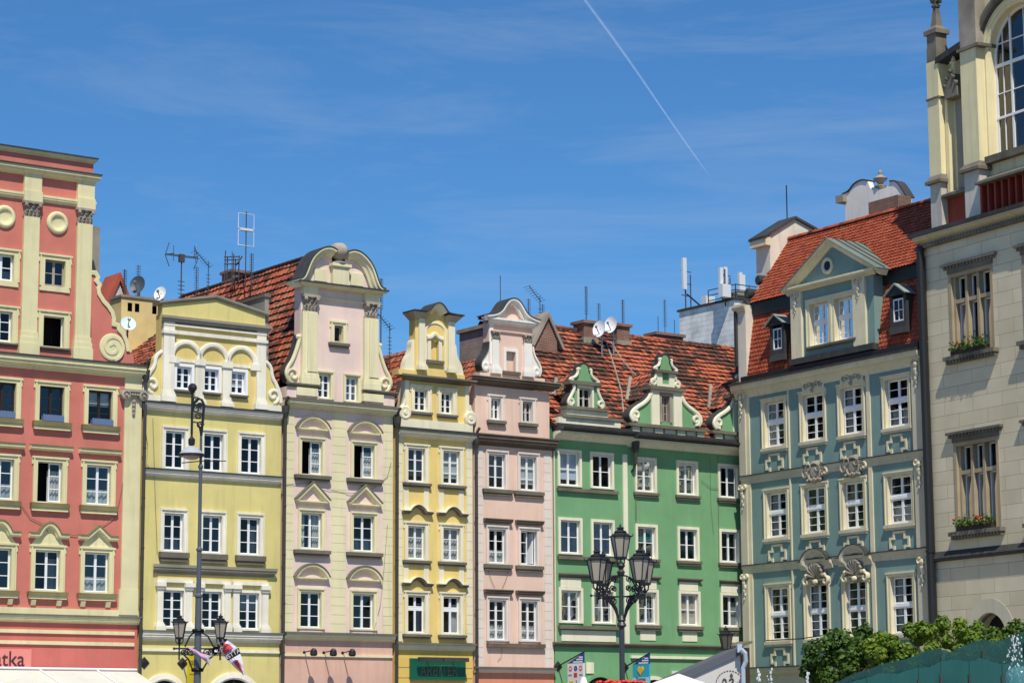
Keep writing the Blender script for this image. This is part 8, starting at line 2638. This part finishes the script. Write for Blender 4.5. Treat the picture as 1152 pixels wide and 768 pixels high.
def banners():
    red = plain('banner_red', (206, 74, 84), 0.8); pale = plain('banner_grey_white', (216, 208, 218), 0.8); dk = plain('banner_black', (24, 22, 26), 0.8)
    def strip(name, label, pts_l, pts_r, dy):
        """a limp flag: two edges, bellied in between"""
        o = tag(empty(name, at_depth(*pts_l[0], TD - 0.4), 0), label, 'banner')
        org = o.location
        n = len(pts_l)
        L = [at_depth(a, b, TD - 0.4 + dy[i]) - org for i, (a, b) in enumerate(pts_l)]
        Rr = [at_depth(a, b, TD - 0.4 + dy[i] * 0.4) - org for i, (a, b) in enumerate(pts_r)]
        return o, L, Rr
    def fill(o, nm, L, Rr, mat, i0, i1):
        mb = MB()
        m = 6
        vs = []
        for i in range(i0, i1 + 1):
            for k in range(m + 1):
                t = k / m
                p = L[i].lerp(Rr[i], t) + Vector((0, -0.12 * math.sin(math.pi * t) - 0.05 * math.sin(i * 1.7 + t * 5), 0))
                vs.append(p)
        for i in range(i1 - i0):
            for k in range(m):
                a = i * (m + 1) + k
                mb.quad(vs[a], vs[a + 1], vs[a + m + 2], vs[a + m + 1])
        mb.build(nm, mat, o, recalc=False)
    lp = [(250, 729), (249, 732), (251, 736), (255, 741), (260, 746), (266, 752), (271, 756), (273.5, 759)]
    rp = [(255, 720), (261, 723), (266, 727), (269.5, 733), (272, 740), (274, 747), (275.3, 754), (276, 759)]
    o, L, Rr = strip('banner', 'red and grey white banner with a lettered black band, hanging from the tall lamp mast', lp, rp, [0, .1, .2, .15, 0, .1, .2, .1])
    fill(o, 'cloth', L, Rr, pale, 0, 7)
    L2 = [p + Vector((0.05, -0.06, 0)) for p in L]; R2 = [p + Vector((-0.05, -0.06, 0)) for p in Rr]
    fill(o, 'red_field', L2, [a.lerp(b, 0.85) for a, b in zip(L2, R2)], red, 0, 2)
    fill(o, 'red_field', [a.lerp(b, 0.15) for a, b in zip(L2, R2)], [a.lerp(b, 0.75) for a, b in zip(L2, R2)], red, 4, 6)
    a0_, b0_ = at_depth(251.0, 737.5, TD - 0.75) - o.location, at_depth(268.5, 728.0, TD - 0.75) - o.location
    a1_, b1_ = at_depth(256.5, 742.5, TD - 0.75) - o.location, at_depth(270.5, 734.5, TD - 0.75) - o.location
    MB().hexa([a0_, b0_, b1_, a1_], [p + Vector((0, 0.02, 0)) for p in (a0_, b0_, b1_, a1_)]).build('black_band', dk, o)
    ang = math.atan2(b0_.z - a0_.z, b0_.x - a0_.x)
    mid = (a0_ + b1_) / 2 + Vector((0, -0.03, 0.0))
    t = text_mesh('BISTTA', 0.2, pale, 'lettering', o, mid, (math.pi / 2, -ang, 0), 0.004)
    lp = [(212, 727), (218, 729), (226, 734), (231, 740), (236, 745.5), (237.5, 747.5)]
    rp = [(214, 731), (220, 735), (227, 740), (231.5, 744), (234, 746.5), (236.5, 748)]
    lp[3] = (235, 736.5)
    o, L, Rr = strip('banner', 'narrow lilac and white pennant twisted across the tall lamp mast', lp, rp, [0.3, 0.2, 0, -.1, 0, 0])
    fill(o, 'cloth', L, Rr, plain('banner_lilac', (188, 150, 184), 0.8), 0, 3)
    fill(o, 'white_tip', L, Rr, plain('banner_white', (216, 218, 240), 0.8), 3, 5)
    # dark torn bunch where the right arm meets the banner
    o = tag(empty('banner', at_depth(250, 722, TD - 0.2), 0), 'crumpled black and white cloth knotted under the right lantern of the tall mast', 'banner')
    rnd = random.Random(3)
    mb, mw = MB(), MB()
    for k in range(70):
        X, Y = rnd.gauss(246, 3.6), 0
        Y = 726 + (248 - X) * 0.8 + rnd.gauss(0, 2.2)
        c = at_depth(X, Y, TD - 0.3 + rnd.uniform(-.15, .15)) - o.location
        a = Vector((rnd.uniform(-1, 1), rnd.uniform(-.6, .6), rnd.uniform(-1, 1))).normalized() * 0.09
        b = a.cross(Vector((rnd.uniform(-1, 1), rnd.uniform(-1, 1), rnd.uniform(-1, 1)))).normalized() * 0.07
        (mb if k % 4 else mw).quad(c - a, c - b, c + a, c + b)
    mb.build('cloth', dk, o, recalc=False); mw.build('white_patches', pale, o, recalc=False)
banners()

def small_lamp():
    D = 84.0
    c = at_depth(817, 730, D)
    o = tag(empty('street_lamp', Vector((c.x, c.y, 0)), 0.2), 'black single lantern lamp post rising behind the grey kiosk roof', 'street lamp')
    MB().lathe([(0.16, 0), (0.16, 0.3), (0.09, 0.5), (0.06, c.z - 0.5), (0.09, c.z - 0.3), (0.04, c.z - 0.2)], (0, 0, 0), 10).build('pole', M['iron'], o)
    lantern(o, (0, 0, c.z), (at_depth(817, 705.5, D).z - c.z) / 0.84, None, plain('smoky_lamp_glass', (96, 90, 80), 0.3))
small_lamp()

# ================================================================== kiosk, parasols
def kiosk():
    D = 72.0
    A = at_depth(832.5, 731, D)
    B = at_depth(700, 790, D)
    w = A.x - B.x
    o = tag(empty('kiosk', Vector((A.x, A.y, 0)), 0.06), 'pale kiosk with a sloping dark grey roof edge and a round drawn emblem', 'kiosk')
    zt, zb = A.z - 0.12, B.z - 0.12
    wall = paint('pale_kiosk_canvas', (206, 202, 196), 0.06, 0.1, 0.1)
    MB().extrude([(-w, 0.02), (0, 0.02), (0, zt), (-w, zb)], 0, 3.5).build('wall', wall, o)
    MB().hexa([(-w - 0.2, -0.07, zb - 0.1), (0.05, -0.07, zt), (0.05, 3.7, zt), (-w - 0.2, 3.7, zb - 0.1)],
              [(-w - 0.2, -0.07, zb + 0.12), (0.05, -0.07, zt + 0.24), (0.05, 3.7, zt + 0.24), (-w - 0.2, 3.7, zb + 0.12)]).build('roof', plain('slate_grey_sheet', (92, 94, 102), 0.5), o)
    MB().tube([(-0.02, -0.34, zt + 0.14), (0.1, -0.34, zt + 0.02), (0.12, -0.3, zt - 0.22), (0.04, -0.26, zt - 0.42), (0.04, -0.2, 0.05)], 0.07, 8).box(-0.12, 0.02, -0.3, -0.05, zt + 0.05, zt + 0.3).build('downpipe', plain('pale_blue_grey_pipe', (176, 190, 204), 0.4), o)
    ink = plain('ink_brown', (86, 76, 72), 0.8)
    c = at_depth(821, 770, D)
    ex, ez = c.x - A.x, c.z
    rg = MB()
    R1 = 0.42
    for k in range(30):
        t0, t1 = 2 * math.pi * k / 30, 2 * math.pi * (k + 0.6) / 30
        rg.tube([(ex + R1 * math.cos(t0), -0.012, ez + R1 * math.sin(t0)), (ex + R1 * math.cos(t1), -0.012, ez + R1 * math.sin(t1))], 0.012, 4)
    rg.build('emblem_ring', ink, o)
    em = MB()
    for pts in ([(-.2, -.1), (-.22, .12), (-.16, .2), (-.1, .12), (-.12, -.1)], [(-.12, -.1), (-.04, .0), (.02, -.12)], [(-.02, .14), (.06, .2), (.12, .14), (.06, .08), (.02, .0), (.1, -.06)], [(.12, -.1), (.2, .0), (.24, .1), (.2, -.14)], [(.02, .26), (.05, .34), (.08, .26)], [(.05, .34), (.05, .24)]):
        em.tube([(ex + a, -0.015, ez + b) for a, b in smooth_path(pts, 2)], 0.022, 5)
    em.build('emblem', ink, o)
    # brown slatted box filling the gap to the teal house
    return o
kiosk()

def lean_to():
    """tiled porch roof squeezed between the kiosk and the teal house"""
    c = at_depth(836, 728, 102.0)
    o = tag(empty('shed', Vector((c.x, c.y, 0)), TEALF.th), 'dark timber shed with a small tiled roof between the kiosk and the teal house', 'shed')
    zt = c.z
    MB().box(-0.9, -0.2, 0.1, 0.5, 0, zt).build('wall', plain('dark_timber', (60, 48, 42), 0.8), o)
    s = MB().hexa([(-1.1, -0.2, zt + 0.0), (-0.1, -0.2, zt + 0.0), (-0.1, 0.6, zt + 0.2), (-1.1, 0.6, zt + 0.2)], [(-1.1, -0.2, zt + 0.1), (-0.1, -0.2, zt + 0.1), (-0.1, 0.6, zt + 0.3), (-1.1, 0.6, zt + 0.3)])
    s.build('roof', M['ledge'], o)
lean_to()

def parasol(label, X, Y, D, r, drop, seg=8, closed=False):
    c = at_depth(X, Y, D)
    o = tag(empty('parasol', Vector((c.x, c.y, 0)), 0.15), label, 'parasol', 'white parasols in the square')
    cl = paint('white_parasol_cloth', (236, 234, 222), 0.04, 0.06, 0.05)
    MB().tube([(0, 0, 0), (0, 0, c.z - 0.05)], 0.035, 8).build('pole', M['alu'], o)
    MB().lathe([(0.3, 0), (0.3, 0.08), (0.06, 0.12)], (0, 0, 0), 12).build('base', M['concrete'], o)
    if closed:
        MB().lathe([(0.16, -1.9), (0.3, -1.6), (0.22, -0.7), (0.12, -0.2), (0.05, 0.0)], (0, 0, c.z), seg * 2).build('canopy', cl, o)
        return o
    mb = MB()
    n = seg
    rings = [(0.0, 0.0), (0.3, -0.30), (0.6, -0.63), (1.0, -1.0)]
    vs = [(0, 0, c.z)]
    for f, d in rings[1:]:
        for k in range(2 * n):
            t = math.pi * k / n
            rr = r * f * (1.0 if k % 2 == 0 else 0.93)
            zz = c.z + drop * d * (1.0 if k % 2 == 0 else 1.03)
            vs.append((rr * math.cos(t), rr * math.sin(t), zz))
    m = 2 * n
    fs = [(0, 1 + k, 1 + (k + 1) % m) for k in range(m)]
    for q in range(2):
        fs += [(1 + q * m + k, 1 + q * m + (k + 1) % m, 1 + (q + 1) * m + (k + 1) % m, 1 + (q + 1) * m + k) for k in range(m)]
    b = len(vs)
    vs += [(x, y, z - 0.22) for x, y, z in vs[1 + 2 * m:1 + 3 * m]]
    fs += [(1 + 2 * m + k, 1 + 2 * m + (k + 1) % m, b + (k + 1) % m, b + k) for k in range(m)]
    mb.add(vs, fs)
    can = mb.build('canopy', cl, o)
    rb = MB()
    for k in range(n):
        t = 2 * math.pi * k / n
        rb.tube([(0.06 * math.cos(t), 0.06 * math.sin(t), c.z - 0.08), (r * 0.98 * math.cos(t), r * 0.98 * math.sin(t), c.z - drop - 0.03)], 0.015, 4)
    rb.build('ribs', M['alu'], o)
    return o
parasol('wide open white parasol in front of the grey kiosk', 763.5, 757.2, 58, 1.9, 0.64)
parasol('narrow peak of a folded white parasol below the sign with round badges', 656.5, 761, 56, 1, 1, closed=True)
# small white board on the ground floor behind the big parasol
o = on_wall(GREEN, 'notice_board', 'small white board low on the green wall above the open parasol', 'sign', 764, 759)
MB().box(-0.45, 0.45, -0.08, -0.01, -0.22, 0.18).build('board', plain('board_white', (220, 224, 214), 0.6), o)

# ================================================================== trees
bark = paint('grey_brown_bark', (96, 82, 66), 0.3, 0.3, 0.6)
def tree(label, X, Ytop, D, rx, rz, seed, c1, c2, n=5200):
    rnd = random.Random(seed)
    top = at_depth(X, Ytop, D)
    o = tag(empty('maple_tree', Vector((top.x, top.y, 0)), rnd.uniform(0, 6)), label, 'tree', 'clipped trees behind the fountain')
    cz = top.z - rz
    tk = MB()
    tk.tube([(0, 0, 0), (0.03, 0.02, cz * 0.5), (0.0, 0, cz - rz * 0.3)], 0.14, 8, taper=0.09)
    for k in range(7):
        t = k * 0.9 + rnd.random()
        e = rnd.uniform(0.4, 0.8)
        tk.tube([(0, 0, cz - rz * 0.5), (rx * 0.3 * math.cos(t), rx * 0.3 * math.sin(t), cz - rz * 0.1), (rx * e * math.cos(t), rx * e * math.sin(t), cz + rz * rnd.uniform(0, 0.5))], 0.05, 5, taper=0.015)
    tk.build('trunk', bark, o)
    clumps = []
    for k in range(120):
        t, p = rnd.uniform(0, 6.283), math.acos(rnd.uniform(-0.75, 1))
        f = rnd.uniform(0.7, 0.93)
        clumps.append((Vector((rx * f * math.sin(p) * math.cos(t), rx * f * math.sin(p) * math.sin(t), cz + rz * f * math.cos(p))), rnd.uniform(0.18, 0.3), rnd.uniform(-0.25, 0.25)))
    mb = MB()
    for k in range(n):
        c, r, b = rnd.choice(clumps)
        d = Vector((rnd.gauss(0, 1), rnd.gauss(0, 1), rnd.gauss(0, 1))).normalized()
        p = c + d * r * rnd.uniform(0.45, 1.0) ** 0.6
        s = rnd.uniform(0.05, 0.09)
        nrm = (d + Vector((rnd.gauss(0, .5), rnd.gauss(0, .5), rnd.gauss(0, .5) + 0.5))).normalized()
        a = nrm.cross(Vector((rnd.gauss(0, 1), rnd.gauss(0, 1), rnd.gauss(0, 1)))).normalized()
        q = nrm.cross(a)
        t = min(1, max(0, 0.5 + b + rnd.gauss(0, 0.22)))
        fold = nrm * s * 0.25
        # five-pointed leaf, folded along its midrib
        mb.add([p - a * s, p + q * s * 0.95 - a * s * 0.1 - fold, p + a * s * 1.15, p - q * s * 0.95 - a * s * 0.1 - fold, p + a * s * 0.45 + q * s * 0.4, p + a * s * 0.45 - q * s * 0.4],
               [(0, 1, 4, 2), (0, 2, 5, 3)], t)
    mb.build('crown', leaf_mat('leaves_' + str(seed), c1, c2), o, recalc=False)
    return o
tree('dark green round tree at the left of the row behind the fountain', 955, 701.5, 77, 1.6, 1.3, 5, (0.035, 0.09, 0.012), (0.10, 0.18, 0.022), 9500)
tree('broad yellow green tree in the middle, in front of the teal house corner', 1056, 697, 75, 2.75, 1.3, 6, (0.09, 0.17, 0.012), (0.20, 0.28, 0.024), 13000)
tree('green tree at the right edge, under the grey building arch', 1148, 699, 79, 1.9, 1.2, 7, (0.05, 0.11, 0.014), (0.12, 0.20, 0.024), 9000)
tree('low dark tree filling the gap between the two bigger ones', 1003, 726, 79, 1.7, 1.15, 8, (0.03, 0.08, 0.010), (0.09, 0.16, 0.02), 8000)

# ================================================================== glass fountain
def fountain():
    D = 64.0
    def gm(name, c, tr, rough):
        m, n, l, b = _new(name)
        out = n['Material Output']
        t = n.new('ShaderNodeBsdfTransparent'); t.inputs[0].default_value = (0.42, 0.66, 0.66, 1)
        tc = n.new('ShaderNodeTexCoord'); mp = n.new('ShaderNodeMapping'); mp.inputs['Scale'].default_value = (3.0, 3.0, 0.35)
        nz = n.new('ShaderNodeTexNoise'); nz.inputs['Scale'].default_value = 1.2; nz.inputs['Detail'].default_value = 4
        l.new(tc.outputs['Object'], mp.inputs[0]); l.new(mp.outputs[0], nz.inputs['Vector'])
        mx = n.new('ShaderNodeMix'); mx.data_type = 'RGBA'
        mx.inputs[6].default_value = lin(c) + (1,); mx.inputs[7].default_value = tuple(v * 1.5 for v in lin(c)) + (1,)
        l.new(nz.outputs[0], mx.inputs[0]); l.new(mx.outputs[2], b.inputs['Base Color'])
        b.inputs['Roughness'].default_value = rough
        b.inputs['Specular IOR Level'].default_value = 0.6
        ms = n.new('ShaderNodeMixShader'); ms.inputs[0].default_value = 1 - tr
        l.new(t.outputs[0], ms.inputs[1]); l.new(b.outputs[0], ms.inputs[2]); l.new(ms.outputs[0], out.inputs[0])
        return m
    back, front = gm('rear_fountain_glass', (50, 84, 82), 0.55, 0.1), gm('front_fountain_glass', (44, 92, 90), 0.42, 0.1)
    c = at_depth(1080, 760, D)
    o = tag(empty('fountain', Vector((c.x, c.y, 0)), 0.0), 'teal glass wall fountain with an uneven wavy top edge', 'fountain')
    P = lambda X, Y, dy: at_depth(X, Y, D + dy) - Vector((c.x, c.y, 0))
    def layer(outline, joints, dy, mat):
        rnd = random.Random(int(dy * 10) + 3)
        def top(X):
            for (a, b), (e, f) in zip(outline, outline[1:]):
                if a <= X <= e: return b + (f - b) * (X - a) / (e - a)
            return outline[-1][1]
        for a, b in zip(joints, joints[1:]):
            n = max(5, int((b - a) / 2.2))
            pts = []
            for i in range(n + 1):
                X = a + 0.35 + (b - a - 0.7) * i / n
                p = P(X, top(X) + rnd.gauss(0, 0.45), dy)
                pts.append((p.x, p.z))
            MB().extrude([(pts[0][0], 0.05)] + [(pts[-1][0], 0.05)] + pts[::-1], P(a, 760, dy).y, P(a, 760, dy).y + 0.06).build('glass_panel', mat, o)
            p0 = P(a, top(a) + 3, dy)
            MB().box(p0.x - 0.03, p0.x + 0.03, p0.y - 0.06, p0.y + 0.12, 0.05, p0.z - 0.25).build('steel_post', M['lead'], o)
    layer([(930, 772), (945, 765), (960, 757), (978, 752), (990, 747), (1004, 744), (1020, 741), (1033, 735), (1046, 730), (1057, 729), (1070, 733), (1082, 727), (1095, 721), (1104, 719), (1118, 721), (1130, 719), (1140, 715), (1152, 709), (1200, 698)],
          [930, 960, 1004, 1057.5, 1104.6, 1152, 1200], 1.6, back)
    layer([(925, 778), (940, 771), (955, 768), (975, 762), (990, 757), (1010, 757), (1030, 751), (1045, 750), (1058, 744), (1075, 741), (1090, 744), (1104, 740), (1120, 745), (1135, 746), (1150, 741), (1200, 732)],
          [925, 975, 1033, 1058, 1090, 1127, 1200], 0.0, front)
    MB().box(-6.5, 5.5, -2.5, 3.5, 0.0, 0.35).build('basin', M['concrete'], o)
    return o, D, c
FO, FDp, FC = fountain()

def gm_water():
    m, n, l, b = _new('water_drops')
    b.inputs['Base Color'].default_value = (0.9, 0.94, 0.96, 1)
    b.inputs['Roughness'].default_value = 0.1
    b.inputs['Transmission Weight'].default_value = 0.3
    return m
WATER = gm_water()
def jet(label, X, Ytop, D, w, n, seed, spread=0.5):
    rnd = random.Random(seed)
    t = at_depth(X, Ytop, D)
    o = MB()
    for k in range(n):
        f = rnd.random()
        z = t.z * (1 - f * 0.62)
        r = w * (0.25 + f * 1.2) * spread
        o.ball((rnd.gauss(0, r), rnd.gauss(0, r * 0.5), z), rnd.uniform(0.008, 0.026), 5, 4, 1, 1, 1.8)
    ob = o.build('water_jet', WATER)
    ob.location = (t.x, t.y, 0)
    return tag(ob, label, 'water jet', 'water jets of the fountain')
jet('tallest water jet, splashing in front of the right end of the teal glass', 1141, 712, 60, 0.26, 190, 1, 0.8)
jet('left of three small water jets below the teal house', 853.5, 752, 60, 0.1, 130, 2)
jet('second small water jet from the left below the teal house', 866.5, 752, 60, 0.16, 120, 3)
jet('small water jet just left of the dark tree', 908.5, 755, 60, 0.1, 130, 4)
def gm_aer():
    m, n, l, b = _new('aerated_water')
    b.inputs['Base Color'].default_value = lin((96, 150, 154)) + (1,); b.inputs['Roughness'].default_value = 0.15
    t = n.new('ShaderNodeBsdfTransparent'); t.inputs[0].default_value = (0.8, 0.95, 0.95, 1)
    ms = n.new('ShaderNodeMixShader'); ms.inputs[0].default_value = 0.5
    l.new(t.outputs[0], ms.inputs[1]); l.new(b.outputs[0], ms.inputs[2]); l.new(ms.outputs[0], n['Material Output'].inputs[0])
    return m
# bubbling dome of water at the right
c = at_depth(1147, 749, 59)
dm = MB().lathe([(0.36, 0.3), (0.36, c.z - 0.35), (0.33, c.z - 0.14), (0.22, c.z - 0.03), (0.06, c.z)], (0, 0, 0), 16).build('water_column', gm_aer(), smooth=True)
dm.location = (c.x, c.y, 0)
tag(dm, 'thick pale blue column of bubbling water at the right end of the glass', 'water column')

# ================================================================== vapour trail
def trail():
    alt = 1500.0
    def at_alt(X, Y):
        r = ray(X, Y)
        return CAMP + r * ((alt - CAMP.z) / r.z)
    a, b = at_alt(560, -140), at_alt(801, 202)
    m, n, l, bs = _new('vapour')
    n.remove(bs)
    tc = n.new('ShaderNodeTexCoord')
    df = n.new('ShaderNodeBsdfTranslucent'); df.inputs[0].default_value = (0.95, 0.97, 1, 1)
    tr = n.new('ShaderNodeBsdfTransparent')
    at = n.new('ShaderNodeAttribute'); at.attribute_name = 'dens'
    nz = n.new('ShaderNodeTexNoise'); nz.inputs['Scale'].default_value = 0.03; nz.inputs['Detail'].default_value = 4
    l.new(tc.outputs['Object'], nz.inputs['Vector'])
    mr = n.new('ShaderNodeMapRange'); mr.inputs[1].default_value = 0.2; mr.inputs[2].default_value = 0.7; mr.inputs[3].default_value = 0.55
    l.new(nz.outputs[0], mr.inputs[0])
    mu = n.new('ShaderNodeMath'); mu.operation = 'MULTIPLY'
    l.new(mr.outputs[0], mu.inputs[0]); l.new(at.outputs['Fac'], mu.inputs[1])
    ms = n.new('ShaderNodeMixShader')
    l.new(mu.outputs[0], ms.inputs[0]); l.new(tr.outputs[0], ms.inputs[1]); l.new(df.outputs[0], ms.inputs[2])
    l.new(ms.outputs[0], n['Material Output'].inputs[0])
    d = b - a
    side = Vector((-d.y, d.x, 0)).normalized()
    N, K = 60, 8
    vs, fs, dens = [], [], []
    # a flattened tube of vapour, widening away from the aeroplane
    for i in range(N + 1):
        t = i / N
        c = a + d * t + side * (4 * math.sin(t * 9) * (1 - t))
        w = 3.8 * (1 - t) + 1.8
        for k in range(K + 1):
            q = -1 + 2 * k / K
            vs.append(c + side * (w * q) + Vector((0, 0, -w * 0.25 * (1 - q * q))))
            dens.append(max(0, (1 - q * q)) ** 1.2 * min(1, (1 - t) * 9) * (0.13 + 0.07 * t))
    for i in range(N):
        for k in range(K):
            p = i * (K + 1) + k
            fs.append((p, p + 1, p + K + 2, p + K + 1))
    me = bpy.data.meshes.new('vapour_trail')
    me.from_pydata([tuple(v - a) for v in vs], [], fs)
    at_ = me.attributes.new('dens', 'FLOAT', 'POINT'); at_.data.foreach_set('value', dens)
    me.materials.append(m)
    me.polygons.foreach_set('use_smooth', [True] * len(me.polygons))
    o = bpy.data.objects.new('vapour_trail', me)
    COL.objects.link(o)
    o.location = a
    tag(o, 'thin white vapour trail of an aeroplane crossing the blue sky', 'vapour trail')
trail()
